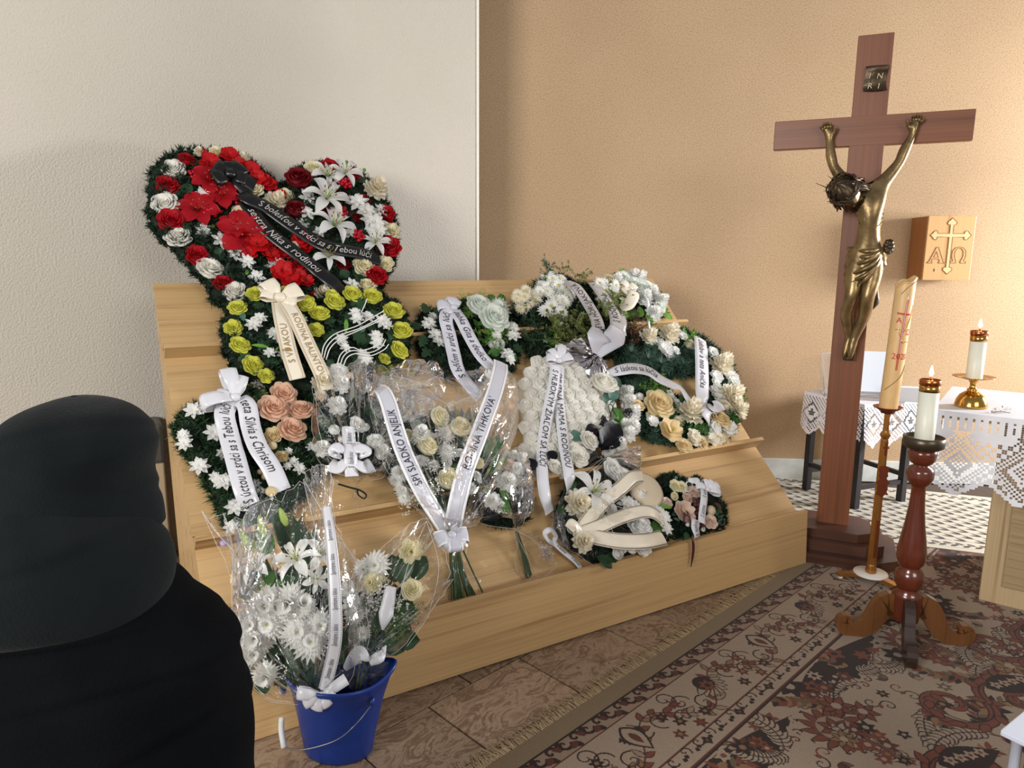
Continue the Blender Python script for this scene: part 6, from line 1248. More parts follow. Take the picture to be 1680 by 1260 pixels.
j('shl', zc2, 585, 690, .085, .045); j('shl2', zc2, 500, 625, .07, .036); j('ell', zc2, 405, 490, .055, .026); j('fol', zc2, 383, 390, .045, .029); j('wrl', zc2, 372, 262, .035, .018); j('pal', zc2, 358, 205, .030, (.030, .014))
j('shr', zc2, 800, 660, .085, .046); j('shr2', zc2, 870, 590, .07, .036); j('elr', zc2, 978, 450, .055, .026); j('for', zc2, 1015, 355, .045, .029); j('wrr', zc2, 1082, 225, .035, .018); j('par', zc2, 1110, 145, .030, (.030, .014))
j('hpl', zc3, 500, 400, .08, .058); j('thl', zc3, 480, 540, .09, .050); j('knl', zc3, 460, 655, .115, .038); j('cal', zc3, 410, 800, .075, .038); j('anl', zc3, 440, 1010, .045, .022); j('hel', zc3, 425, 1065, .045, .026); j('ftl', zc3, 400, 1160, .055, (.028, .018)); j('tol', zc3, 390, 1195, .05, (.026, .010))
j('hpr', zc3, 655, 400, .08, .058); j('thr', zc3, 625, 550, .10, .048); j('knr', zc3, 590, 670, .125, .038); j('car', zc3, 575, 810, .085, .036); j('anr', zc3, 478, 1030, .07, .022); j('her', zc3, 465, 1070, .075, .026); j('ftr', zc3, 445, 1160, .075, (.028, .018)); j('tor', zc3, 440, 1200, .065, (.026, .010))
j('head0', zc2, 580, 705, .15, .034)
bones = [('pelvis', 'waist'), ('waist', 'ribs'), ('ribs', 'chest'), ('chest', 'neck0'), ('neck0', 'neck'), ('neck', 'head0'), ('chest', 'shl'), ('shl', 'shl2'), ('shl2', 'ell'), ('ell', 'fol'), ('fol', 'wrl'), ('wrl', 'pal'), ('chest', 'shr'), ('shr', 'shr2'), ('shr2', 'elr'), ('elr', 'for'), ('for', 'wrr'), ('wrr', 'par'),
    ('pelvis', 'hpl'), ('hpl', 'thl'), ('thl', 'knl'), ('knl', 'cal'), ('cal', 'anl'), ('anl', 'hel'), ('hel', 'ftl'), ('ftl', 'tol'), ('pelvis', 'hpr'), ('hpr', 'thr'), ('thr', 'knr'), ('knr', 'car'), ('car', 'anr'), ('anr', 'her'), ('her', 'ftr'), ('ftr', 'tor')]
names = list(J)
for hand, sgn in (('pal', -1), ('par', 1)):            # four fingers and a thumb on each hand, half curled
    w_, p_ = J['wrl' if hand == 'pal' else 'wrr'][0], J[hand][0]; d = (p_ - w_).normalized(); s_ = d.cross(kn).normalized()
    for i, (off, ln, sp) in enumerate(((-.024, .030, -.35), (-.008, .038, -.1), (.008, .036, .1), (.022, .028, .35))):
        r0 = p_ + s_ * off * .8 + d * .012; d2 = (d + s_ * sp * .5 + kn * .35).normalized(); d3 = (d * .6 + kn * .9 + s_ * sp * .2).normalized()
        for nm, pt, r in ((f'{hand}f{i}a', r0 + d2 * ln * .8, .0088), (f'{hand}f{i}b', r0 + d2 * ln * .8 + d3 * ln * .7, .0066)): J[nm] = (pt, r); names.append(nm)
        bones += [(hand, f'{hand}f{i}a'), (f'{hand}f{i}a', f'{hand}f{i}b')]
    t0 = p_ + s_ * sgn * -.030 - d * .008 + kn * .006
    J[hand + 't0'] = (t0, .010); J[hand + 't1'] = (t0 + (d * .8 - s_ * sgn * .45 + kn * .5).normalized() * .036, .0075); names += [hand + 't0', hand + 't1']; bones += [(hand, hand + 't0'), (hand + 't0', hand + 't1')]
corpus = skin('corpus', [J[n][0] for n in names], [(names.index(a), names.index(b)) for a, b in bones], [J[n][1] for n in names], 'bronze', CR, 0)
# ribs and navel lines of the torso, head with face, hair, thorns, cloth
hc = K(zc2, 520, 712, .175); hx = (kx * .80 - Z3 * .30 - kn * .1).normalized()            # the head hangs to the left, its crown up-left
fwd = (kn * .62 - Z3 * .62 + kx * .50).normalized(); upv = (-kx * .62 + Z3 * .55 + kn * .35); upv = (upv - fwd * upv.dot(fwd)).normalized(); rtv = upv.cross(fwd)
HM = axes(hc, rtv, -fwd, upv)
hd_ = MB(); NU, NV = 22, 16; P = np.zeros((NV, NU, 3))
for jv in range(NV):
    ph_ = PI * jv / (NV - 1)
    for i in range(NU):
        th_ = 2 * PI * i / NU; x, y, z = math.sin(ph_) * math.cos(th_), math.sin(ph_) * math.sin(th_), math.cos(ph_)
        wz = 1 - .22 * max(0, -z); fx = -y
        X, Y, Zz = .062 * x * wz, .078 * y * wz, .090 * z
        if fx > .5:
            nose = math.exp(-(x / .16) ** 2) * math.exp(-((z + .12) / .22) ** 2); Y -= .022 * nose
            for ex_ in (-.36, .36): Y += .010 * math.exp(-((x - ex_) / .16) ** 2) * math.exp(-((z - .08) / .12) ** 2)
            Y -= .006 * math.exp(-(x / .3) ** 2) * math.exp(-((z + .52) / .07) ** 2); Y += .005 * math.exp(-(x / .25) ** 2) * math.exp(-((z + .44) / .04) ** 2); Y -= .010 * math.exp(-(x / .3) ** 2) * math.exp(-((z + .8) / .18) ** 2)
            Y -= .006 * math.exp(-((z - .22) / .08) ** 2) * math.exp(-(x / .5) ** 2)
        P[jv, i] = (X, Y, Zz)
hd_.grid(P, 0, True)
head = hd_.build('head', 'bronze', corpus, True, HM)
hr = MB(); P = np.zeros((12, 40, 3))
for jv in range(12):
    for i in range(40):
        a = 2 * PI * i / 40; ph_ = jv / 11 * (1.15 + .75 * max(0, math.sin(a))); k = 1.06 + .03 * math.sin(9 * a + 4 * ph_); P[jv, i] = (.062 * k * math.sin(ph_) * math.cos(a), .080 * k * math.sin(ph_) * math.sin(a), .093 * k * math.cos(ph_))
hr.grid(P, 0, True)
for i in range(120):
    a = rnd.uniform(-2.4, 2.4) + PI / 2; el = rnd.uniform(.2, 1.45); d = Vector((math.cos(a) * math.cos(el), math.sin(a) * math.cos(el), math.sin(el))); p0 = Vector((d.x * .064, d.y * .080, d.z * .093)); dn = Vector((d.x * .35, .25 + d.y * .3, -1))
    p1, p2 = p0 * 1.02 + dn * .045, p0 * .98 + dn * .10; p1 = Vector((p1.x * 1.06, p1.y * 1.08, p1.z)); wv = .008 * math.sin(i)
    hr.tube(spline([p0, p1 + Vector((wv, 0, 0)), p2 + Vector((-wv, .006, 0))], 6), [.006, .008, .008, .007, .006, .003], 5)
for i in range(26):                                           # beard
    a = rnd.uniform(-1, 1); p0 = Vector((.042 * a, -.062 + .018 * a * a, -.055 - .01 * rnd.random())); hr.tube([p0, p0 + Vector((.004 * a, -.008, -.022)), p0 + Vector((.002 * a, -.002, -.042))], [.006, .006, .002], 5)
hr.build('hair', 'bronze_dark', corpus, True, HM)
th_ = MB()
for k in range(3):
    t = np.linspace(0, 2 * PI, 41); rr = 1.10 + .03 * np.sin(5 * t + k * 2); th_.tube(np.stack([.066 * rr * np.cos(t), .082 * rr * np.sin(t), .035 + .012 * np.sin(4 * t + k * 2.1) + .006 * k], 1), .0045, 5)
for i in range(16):
    a = i * .41; p0 = Vector((.073 * math.cos(a), .090 * math.sin(a), .04)); th_.tube([p0, p0 + Vector((math.cos(a) * .02, math.sin(a) * .02, rnd.uniform(-.02, .03)))], [.0028, .0006], 4)
for a, L_ in ((2.3, .075), (.9, .07), (4.6, .06), (3.6, .06)):
    p0 = Vector((.07 * math.cos(a), .085 * math.sin(a), .05)); th_.tube([p0, p0 + Vector((math.cos(a) * .4, math.sin(a) * .4, .9)).normalized() * L_], [.003, .001], 5)
th_.build('thorn_crown', 'bronze_dark', corpus, True, HM)
mb = MB(); secs = [(zc3, 575, 235, .080, .070, .058), (zc3, 580, 300, .088, .076, .06), (zc3, 578, 390, .096, .075, .062), (zc3, 560, 470, .088, .075, .06), (zc3, 510, 520, .062, .085, .05)]
P = np.zeros((17, 40, 3)); cs = [K(z_, x, y, h) for z_, x, y, r, h, d in secs]; rs = [q_[3] for q_ in secs]; ds = [q_[5] for q_ in secs]; cl = spline(cs, 17)
for i in range(17):
    t = i / 16 * 4; r = np.interp(t, range(5), rs); d = np.interp(t, range(5), ds)
    for q_ in range(40):
        a = q_ * 2 * PI / 40; fold = .010 * abs(math.sin(i * .95 + 2.2 * math.cos(a))) + .004 * math.sin(9 * a + i * .6) - .004; sl_ = -.045 * math.cos(a) * (1 if i > 8 else i / 8) + .03 * (-math.cos(a)) * (i > 12)
        P[i, q_] = np.array(cl[i]) + np.array(kx) * (r + fold) * math.cos(a) + np.array(kn) * (d + fold) * math.sin(a) + np.array([0, 0, -.03 * -math.cos(a) * i / 16])
mb.grid(P, 0, True); mb.build('loincloth', 'bronze', corpus, True)
for pts in ([(738, 240), (600, 275), (428, 258)], [(738, 248), (610, 322), (432, 312)], [(736, 256), (630, 390), (500, 455), (412, 490)], [(728, 285), (650, 420), (540, 500), (425, 540)], [(718, 330), (665, 410), (590, 500), (520, 570)], [(735, 246), (600, 350), (440, 400)]):
    P_ = [K(zc3, x, y, .155 - .07 * ((x - 585) / 160) ** 2) for x, y in pts]; MB().tube(spline(P_, 14), np.interp(np.linspace(0, 1, 14), [0, .3, .8, 1], [.005, .012, .010, .005]), 8).build('cloth_fold', 'bronze', corpus, True)
mb = MB(); kp = K(zc3, 745, 235, .09)
for i in range(7):
    a = i * .9; mb.tube(spline([kp, kp + kx * (.018 + .012 * math.cos(a)) + Z3 * .028 * math.sin(a) + kn * .012, kp + kx * .03 + Z3 * .02 * math.sin(a + .8) - kn * .01], 6), [.008, .014, .016, .014, .01, .006], 6)
mb.build('cloth_knot', 'bronze_dark', corpus, True)
mb = MB(); ta = [K(zc3, x, y, .06) for x, y in ((705, 380), (680, 480), (660, 600), (650, 700), (635, 770))]; tb_ = [K(zc3, x, y, .03) for x, y in ((715, 400), (690, 500), (690, 620), (698, 715), (640, 780))]
P = np.stack([spline(ta, 12), (spline(ta, 12) + spline(tb_, 12)) / 2 + np.array(kn) * .02, spline(tb_, 12)], 1); mb.grid(P); mb.grid(P[:, ::-1] - np.array(kn) * .008); mb.build('cloth_tail', 'bronze_dark', corpus, True)
mb = MB()
for i in range(6):
    for sg in (-1, 1):
        c = J['ribs'][0] + Z3 * (.055 - .022 * i) + kn * .05; mb.tube(spline([c + kx * sg * .008 + kn * .004, c + kx * sg * .035 - Z3 * .006 - kn * .002, c + kx * sg * .058 + Z3 * .012 - kn * .030], 7), .0035, 5)
mb.build('rib_cage', 'bronze', corpus, True)
MB().box((-.03, -.075, 0), (.03, -.03, .09), bev=.004).build('footrest', 'bronze_dark', CR, frame=KF @ Matrix.Translation((sx(1394, 566), .0, KP.at(1394, 588).z - .005)))

# ================================================================ box on the wall with incised cross and letters
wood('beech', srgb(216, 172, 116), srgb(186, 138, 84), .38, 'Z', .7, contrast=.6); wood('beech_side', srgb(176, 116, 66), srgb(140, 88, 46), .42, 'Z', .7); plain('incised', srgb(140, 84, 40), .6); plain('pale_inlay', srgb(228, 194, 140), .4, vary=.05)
FWn = Vector((-.055, -.998, 0)); dF = .235
zt1 = Zm(1440, 320, 8.4)
TP = Plane(TW.P + FWn * dF, FWn); tx = Vector((.998, -.055, 0))
cTL, cBR = TP.at(1523, 355.5), TP.at(1592, 459); TO = (TP.at(1523, 355.5) + TP.at(1515, 459.5)) / 2
wB = ((TP.at(1600, 353.5) - TP.at(1523, 355.5)).dot(tx) + (TP.at(1592, 459) - TP.at(1515, 459.5)).dot(tx)) / 2; zB1, zB0 = TP.at(1560, 354.5).z, TP.at(1553, 459.3).z
TO.z = zB0; TBF = axes(TO, tx, FWn * -1, Z3); hB = zB1 - zB0
TB2 = thing('wall_box', TO, 'beech box on the tan wall, incised with a cross, alpha and omega', 'box')
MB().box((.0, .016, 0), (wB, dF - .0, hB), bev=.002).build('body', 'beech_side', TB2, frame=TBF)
door = MB().box((-.002, 0, -.002), (wB + .002, .018, hB + .002), bev=.0025).build('door', 'beech', TB2, frame=TBF)
def tl(x, y):            # crop -> door coordinates
    p = TP.at(*zt1(x, y)) - TO; return p.dot(tx), p.z
def tpoly(pts, n=2): return [tl(*q) for q in pts]
def inlay(name, outline, mat, depth=.0015, line=.0024):
    mb = MB(); mb.prism(outline, (0, -.0004, 0), (1, 0, 0), (0, 0, 1), (0, -1, 0), depth); o = mb.build(name, mat, door, frame=TBF); e = MB(); P = [(x, -.0012, z) for x, z in outline] + [(outline[0][0], -.0012, outline[0][1])]
    e.tube(P, line, 4); e.build('outline', 'incised', o, frame=TBF); return o
cx0, cz0 = tl(1012, 555)
def trefoil(ax, ay):     # ends with three lobes
    return ax, ay
xL, xR = tl(728, 560)[0], tl(1292, 555)[0]; zTp, zBt = tl(1035, 315)[1], tl(950, 1090)[1]; hw = .0115
def arm(e, dirx, dirz):  # tip shape of one arm, from its left shoulder to its right shoulder seen outward
    px_, pz = -dirz, dirx; L_ = lambda o, s: (e[0] + dirx * o + px_ * s, e[1] + dirz * o + pz * s); return [L_(-.045, hw), L_(-.046, hw + .012), L_(-.036, hw + .020), L_(-.022, hw + .014), L_(-.016, hw + .004), L_(-.008, hw - .003), L_(0, 0), L_(-.008, -hw + .003), L_(-.016, -hw - .004), L_(-.022, -hw - .014), L_(-.036, -hw - .020), L_(-.046, -hw - .012), L_(-.045, -hw)]
cr = []
cxm = (tl(1012, 555)[0] + tl(950, 1000)[0]) / 2
for e, dx, dz in (((cx0, zTp), 0, 1), ((xL, cz0), -1, 0), ((cx0, zBt), 0, -1), ((xR, cz0), 1, 0)):
    tip = arm(e, dx, dz); s_ = [(cx0 + (-dz) * hw + dx * hw, cz0 + dx * hw + dz * hw)]; cr += [tip[::-1][0]] and tip[::-1] if False else []
    px_, pz = -dz, dx; cr += [(cx0 + dx * hw - px_ * hw, cz0 + dz * hw - pz * hw)] + tip[::-1]
inlay('cross_inlay', cr, 'pale_inlay')
for ch, x0, x1, y0, y1, nm in (('Α', 708, 915, 715, 940, 'alpha'), ('Ω', 1025, 1210, 715, 940, 'omega')):
    X0, Z1 = tl(x0, y0); X1, Z0 = tl(x1, y1)
    if nm == 'alpha': o_ = [(0, 0), (.28, 0), (.28, .07), (.22, .10), (.28, .26), (.66, .26), (.72, .10), (.66, .07), (.66, 0), (1, 0), (1, .07), (.93, .10), (.56, 1), (.46, 1), (.09, .10), (0, .07)]
    else:
        o_ = [(0, 0), (.34, 0), (.36, .10), (.26, .3), (.21, .5), (.24, .75), (.36, .9), (.5, .93), (.64, .9), (.76, .75), (.79, .5), (.74, .3), (.64, .10), (.66, 0), (1, 0), (1, .10), (.84, .12), (.92, .3), (.96, .5), (.92, .78), (.74, .96), (.5, 1), (.26, .96), (.08, .78), (.04, .5), (.08, .3), (.16, .12), (0, .10)]
    it = inlay(nm, [(X0 + u * (X1 - X0), Z0 + v * (Z1 - Z0)) for u, v in o_], 'beech', .001, .0020)
    if nm == 'alpha':
        tri = [(X0 + u * (X1 - X0), Z0 + v * (Z1 - Z0)) for u, v in ((.34, .36), (.62, .36), (.48, .72))]; e = MB(); e.tube([(x, -.0015, z) for x, z in tri + tri[:1]], .002, 4); e.build('outline', 'incised', it, frame=TBF)
kx_, kz_ = tl(776, 1035); MB().box((kx_ - .003, -.001, kz_ - .010), (kx_ + .003, .001, kz_ + .010)).build('keyhole', 'black_gap', door, frame=TBF)

# ================================================================ lace by the cell: filled cells are woven squares, open cells thin threads
plain('lace_white', srgb(232, 232, 238), .8, vary=.05, sheen=.2); plain('linen_white', srgb(232, 234, 240), .75, vary=.03, bump=.1, bscale=500)
def diamond(i, j, P, H, kind):
    """filet pattern: which cells of the hanging lace are woven"""
    m = i % P; d = abs(m - P / 2); 
    if j < 2: return True
    if kind == 'altar':
        if j < 8: return (i % 3 != 1) or (j % 4 == 3 and i % 6 == 1)
        if j < 12: return not (abs(d - (j - 8) * 1.0) < 1.6 and (i + j) % 2) and not (d < (12 - j) * .8)
        r = d + abs(j - H * .60) * .9
        if r < P * .16: return (i + j) % 2 == 0
        if r < P * .24: return True
        if r < P * .30: return False
        if r < P * .48: return (i // 1 + j) % 2 == 0 or (i - j) % 4 == 0
        return ((i // 2 + j // 2) % 2 == 0)
    r = d + abs(j - H * .45)
    if r < P * .12: return False
    if r < P * .20: return j % 2 == 0
    if r < P * .32: return True
    if abs(r - P * .42) < 1: return False
    return (i + 2 * j) % 3 != 0
def lace(parent, o, ex, ey, n_out, W, Hh, cell, P, kind, hem=.3, mat='lace_white', wave=.012, name='lace', sway=0.0):
    """hanging lace from o, along ex (length W), down ey (Hh)"""
    o, ex, ey, nn = Vector(o), Vector(ex).normalized(), Vector(ey).normalized(), Vector(n_out).normalized(); ni, nj = int(W / cell), int(Hh / cell); mb = MB(); Vv = []; Ff = []
    X, Y = np.meshgrid(np.arange(ni + 1) * cell, np.arange(nj + 1) * cell, indexing='ij')
    def pos(x, y):
        w_ = wave * math.sin(x * 17 + 1) * (y / Hh) + wave * .5 * math.sin(x * 41) * (y / Hh); return o + ex * x + ey * y + nn * (w_ + sway * (y / Hh))
    idx = {}
    def vid(x, y):
        k = (round(x * 1e5), round(y * 1e5))
        if k not in idx: idx[k] = len(Vv); Vv.append(pos(x, y))
        return idx[k]
    for i in range(ni):
        m = abs((i % P) - P / 2 + .5) / (P / 2); lim = nj * (1 - hem * m)
        for jj in range(nj):
            if jj > lim: break
            x, y = i * cell, jj * cell; border = jj + 2 > lim
            if border or diamond(i, jj, P, nj, kind): Ff.append((vid(x, y), vid(x, y + cell), vid(x + cell, y + cell), vid(x + cell, y)))
            else:
                t = cell * .09
                for q_ in (((x, y), (x, y + t), (x + cell, y + t), (x + cell, y)), ((x, y), (x, y + cell), (x + t, y + cell), (x + t, y))): Ff.append(tuple(vid(*c_) for c_ in q_))
    mb.add(Vv, Ff); return mb.build(name, mat, parent, kind='stuff')

# ---- small dark table by the wall with a white lace cloth
plain('ebony', srgb(44, 42, 46), .35, vary=.08)
L1, L2, L3 = fl(1333, 798), fl(1410, 787), fl(1457, 819); s1 = ((L2 - L1) + Vector((0, 0, 0))); ctr = (L1 + L3) / 2 + Vector((-.02, -.085, 0)); u1 = (L2 - L1).normalized(); u2 = Vector((u1.y, -u1.x, 0)); hs_ = .215
tt = .735
ST = thing('small_table', ctr, 'small dark square table draped with white lace behind the crucifix', 'table')
SF = axes(ctr, u1, -u2, Z3)
for sx_, sy_ in ((-1, -1), (-1, 1), (1, -1), (1, 1)): MB().box((sx_ * hs_ - .022, sy_ * hs_ - .022, .0065), (sx_ * hs_ + .022, sy_ * hs_ + .022, tt - .03), bev=.002).build('leg', 'ebony', ST, frame=SF)
for k, (a, b2, z) in enumerate((((-1, -1), (1, -1), .14), ((-1, 1), (1, 1), .14), ((-1, -1), (-1, 1), .19), ((1, -1), (1, 1), .19))):
    lo = (min(a[0], b2[0]) * hs_ - .012, min(a[1], b2[1]) * hs_ - .012, z); hi = (max(a[0], b2[0]) * hs_ + .012, max(a[1], b2[1]) * hs_ + .012, z + .03); MB().box(lo, hi).build('stretcher', 'ebony', ST, frame=SF)
MB().box((-hs_ - .03, -hs_ - .03, tt - .03), (hs_ + .03, hs_ + .03, tt - .002), bev=.004).build('tabletop', 'ebony', ST, frame=SF)
SC = thing('tablecloth', ctr + Z3 * tt, 'white lace cloth with pointed hem over the small dark table', 'tablecloth')
he = hs_ + .045
MB().box((-he, -he, tt), (he, he, tt + .003)).build('cloth_top', 'linen_white', SC, frame=SF)
for a, (o_, e_, n_) in enumerate((((-he, -he), u1, u2), ((he, -he), -u2, u1), ((he, he), -u1, -u2), ((-he, he), u2, -u1))):
    lace(SC, ctr + u1 * o_[0] - u2 * o_[1] + Z3 * (tt + .001), e_, -Z3, n_, 2 * he, .30, .0098, 17, 'small', .22, sway=.015)
# clear stand with a white open folder on it
m_, nt_, b_ = newmat('acrylic'); b_.inputs['Base Color'].default_value = (.96, .97, 1, 1); b_.inputs['Transmission Weight'].default_value = .9; b_.inputs['Roughness'].default_value = .05; b_.inputs['IOR'].default_value = 1.2
plain('paper_blue_white', srgb(226, 234, 244), .7)
tcz = tt + .004; mis = axes(ctr + Z3 * tcz, u1, -u2, Z3)
P0 = Plane(ctr - u2 * .05, (0, -1, 0)); 
LEC = thing('book_stand', ctr + Z3 * tcz, 'clear acrylic book stand on the lace-covered small table', 'stand')
dd = Vector((.97, -.24, 0)).normalized(); dn = Vector((-.24, -.97, 0)).normalized(); ls = axes(ctr + dd * -.02 + Z3 * tcz, dd, -dn, Z3)
for x in (-.25, .20):
    MB().prism([(-.14, 0), (.14, 0), (.13, .27), (.118, .27), (-.14, .03)], (x, 0, 0), (0, 1, 0), (0, 0, 1), (1, 0, 0), .006).build('side', 'acrylic', LEC, frame=ls)
MB().prism([(-.10, .012), (.112, .27), (.106, .275), (-.106, .017)], (-.25, 0, 0), (0, 1, 0), (0, 0, 1), (1, 0, 0), .456).build('rest', 'acrylic', LEC, frame=ls)
MB().prism([(-.10, .012), (-.106, .017), (-.145, .05), (-.139, .045)], (-.25, 0, 0), (0, 1, 0), (0, 0, 1), (1, 0, 0), .456).build('lip', 'acrylic', LEC, frame=ls)
fo = MB(); fo.prism([(-.112, .020), (.110, .290), (.104, .295), (-.118, .026)], (-.16, 0, 0), (0, 1, 0), (0, 0, 1), (1, 0, 0), .34); o = fo.build('open_folder', 'paper_blue_white', None, frame=ls); o['label'] = 'white open folder resting on the clear book stand behind the candles'; o['category'] = 'folder'
fo = MB(); fo.box((.06, -.21, .002), (.27, -.15, .10), bev=.003); o = fo.build('white_box', 'paper_blue_white', None, frame=axes(ctr + dd * .04 + Z3 * (tcz), dd, -dn, Z3)); o['label'] = 'small white carton at the right front of the lace-covered small table'; o['category'] = 'box'

# ================================================================ altar
wood('oak_light', srgb(196, 170, 130), srgb(150, 122, 86), .5, 'Z', 1.6); wood('oak_panel', srgb(178, 154, 114), srgb(120, 100, 72), .6, 'X', 2.2, contrast=2)
a1 = Vector((.798, -.603, 0)); a2 = Vector((.603, .798, 0)); zA = .95
AP = fl(1532, 672, zA); AP.z = 0; AB = fl(1605, 985)
AF = axes(AB, a1, a2, Z3)
AL = thing('altar', AB + a1 * .5 + a2 * .3, 'light oak altar table with panelled front at the right edge', 'altar')
MB().box((0, 0, .0), (1.5, .03, .91), bev=.004).build('front_panel', 'oak_light', AL, frame=AF)
MB().box((.085, -.006, .10), (.9, 0, .60), bev=.004).build('inset_panel', 'oak_panel', AL, frame=AF)
for i in range(12): MB().tube([(.095, -.008, .13 + i * .04), (.89, -.008, .13 + i * .04)], .0018, 5).build('panel_rib', 'oak_panel', AL, frame=AF)
MB().box((-.002, .03, 0), (.028, .66, .91), bev=.004).build('side_panel', 'oak_light', AL, frame=AF); MB().box((.028, .63, 0), (1.5, .66, .91)).build('back_panel', 'oak_light', AL, frame=AF)
tO = (AP - AB); t1, t2 = tO.dot(a1), tO.dot(a2)
MB().box((t1 + .01, t2 + .01, .91), (1.5, t2 + .80, zA - .003), bev=.004).build('tabletop', 'oak_light', AL, frame=AF)
AC = thing('altar_cloth', AP + Z3 * zA, 'long white altar cloth with a filet lace border of diamonds', 'cloth')
MB().box((t1 - .004, t2 - .004, zA - .002), (1.5, t2 + .815, zA + .002)).build('cloth_top', 'linen_white', AC, frame=AF)
lace(AC, AP - a1 * .005 - a2 * .006 + Z3 * zA, a1, -Z3, -a2, 1.4, .40, .0105, 24, 'altar', .20, sway=.02)
lace(AC, AP - a1 * .006 + a2 * .81 + Z3 * zA, -a2, -Z3, -a1, .82, .40, .0105, 24, 'altar', .20, sway=.02)

# ================================================================ candles
plain('brass', srgb(206, 160, 84), .16, metal=1, vary=.06); plain('copper_rim', srgb(188, 110, 66), .25, metal=1); plain('wax_white', srgb(232, 232, 216), .4, vary=.02, sss=.25); plain('wax_cream', srgb(222, 184, 128), .38, vary=.04, sss=.2); plain('wick', srgb(40, 32, 28), .9)
m_, nt_, b_ = newmat('flame'); b_.inputs['Emission Color'].default_value = (1, .72, .38, 1); b_.inputs['Emission Strength'].default_value = 14; b_.inputs['Base Color'].default_value = (1, .8, .5, 1)
def flame(parent, p, s=1.0, lamp=True):
    MB().lathe([(.001, 0), (.006, .006), (.0075, .014), (.005, .026), (.001, .040)], 10, 0, Matrix.Translation(p) @ Matrix.Scale(s, 4)).build('flame', 'flame', parent, True)
    if lamp:
        l = bpy.data.lights.new('flame_light', 'POINT'); l.energy = .7; l.color = (1, .62, .3); l.shadow_soft_size = .012; o = bpy.data.objects.new('flame_light', l); COL.objects.link(o); o.location = Vector(p) + Z3 * .03
def oil_candle(name, base, h, r, lab):
    t = thing(name, base, lab, 'candle'); b = Vector(base)
    MB().lathe([(r * .97, .0005), (r, .006), (r, h - .05), (.001, h - .05)], 32, 0, Matrix.Translation(b)).build('wax', 'wax_white', t, True)
    MB().lathe([(r * 1.01, h - .056), (r * 1.02, h - .045), (r * 1.02, h - .030), (r * .9, h - .028)], 32, 0, Matrix.Translation(b)).build('brass_band', 'brass', t, True)
    MB().lathe([(r * .9, h - .030), (r * 1.07, h - .026), (r * 1.07, h - .006), (r * 1.0, h - .004), (r * .95, h - .016), (.001, h - .018)], 32, 0, Matrix.Translation(b)).build('rim_cap', 'copper_rim', t, True)
    for sg in (-1, 1): MB().tube([b + Vector((sg * .012, 0, h - .018)), b + Vector((0, 0, h + .006))], .0025, 6).build('wick_holder', 'copper_rim', t, True)
    MB().tube([b + Vector((0, 0, h - .01)), b + Vector((0, 0, h + .010))], .002, 5).build('wick', 'wick', t); flame(t, b + Vector((0, 0, h + .008)), 1.15); return t
# brass holder on the altar
B0 = fl(1592, 668, zA); B0.z = zA + .002; wpx = (fl(1593, 668, zA) - fl(1592, 668, zA)).length
BH_ = thing('brass_candlestick', B0, 'polished brass candlestick with domed foot and wide drip pan on the altar', 'candlestick')
MB().lathe([(.001, .001), (.070, .001), (.072, .004), (.071, .012), (.066, .035), (.052, .060), (.030, .076), (.024, .079), (.022, .084), (.026, .088), (.017, .092), (.013, .105), (.014, .120), (.022, .130), (.024, .134), (.001, .136)], 40, 0, Matrix.Translation(B0)).build('foot', 'brass', BH_, True)
MB().lathe([(.001, .134), (.03, .134), (.06, .139), (.093, .150), (.094, .152), (.06, .143), (.034, .139), (.033, .150), (.031, .150), (.030, .139), (.001, .139)], 40, 0, Matrix.Translation(B0)).build('drip_pan', 'brass', BH_, True)
PBc = Plane(B0, (0, -1, 0)); cz = PBc.at(1604, 541).z
oil_candle('altar_candle', B0 + Z3 * .1395, cz - B0.z - .1395, .036, 'lit white oil candle in the brass candlestick on the altar')
# tinsel sprig
c = fl(1640, 678, zA); c.z = zA + .012; TS = thing('silver_sprig', c, 'small silvery tinsel sprig lying on the altar beside the brass candlestick', 'ornament'); mb = MB()
plain('tinsel', srgb(190, 190, 176), .25, metal=.9)
for i in range(44):
    a = rnd.uniform(0, 6.28); p = c + Vector((rnd.uniform(-.045, .05), rnd.uniform(-.02, .02), rnd.uniform(-.006, .012))); d = Vector((math.cos(a), math.sin(a), rnd.uniform(-.2, .7))).normalized() * .018; s_ = d.cross(Vector((0, .3, 1))).normalized() * .0035; mb.add([p - s_ * .3, p + d * .5 - s_, p + d, p + d * .5 + s_], [(0, 1, 2, 3)])
mb.build('tinsel_leaves', 'tinsel', TS, kind='stuff'); MB().tube(spline([c + Vector((-.05, 0, -.009)), c + Vector((0, .004, -.004)), c + Vector((.05, -.004, -.009))], 8), .0022, 5).build('twig', 'tinsel', TS, True)

# ---- paschal candle on its tall stand
Q0 = fl(1427, 952); PQ = Plane(Q0, (0, -1, 0)); pz = lambda x, y: PQ.at(x, y)
plain('stand_brass', srgb(178, 124, 62), .3, metal=.75, vary=.12); plain('stand_copper', srgb(130, 66, 44), .35, metal=.6, vary=.15); plain('white_disc', srgb(226, 220, 214), .4)
PS = thing('paschal_stand', Q0, 'tall slender brass stand with copper ornament carrying the paschal candle', 'candle stand')
zc0 = pz(1457, 668).z; zcT = pz(1487, 460).z; lean = (pz(1457, 668) - Q0); lean = Vector((pz(1457, 668).x - Q0.x, 0, zc0)); lx = lean.x / lean.z
def axp(z): return Q0 + Vector((lx * z, 0, z))
PSM = Matrix.Identity(4); PSM.col[2] = (lx, 0, 1, 0); PSM.translation = Q0
mb = MB(); mb.lathe([(.026, .045), (.028, .06), (.022, .075), (.024, .09), (.021, .095)], 20, 0, PSM); mb.build('collar', 'stand_brass', PS, True)
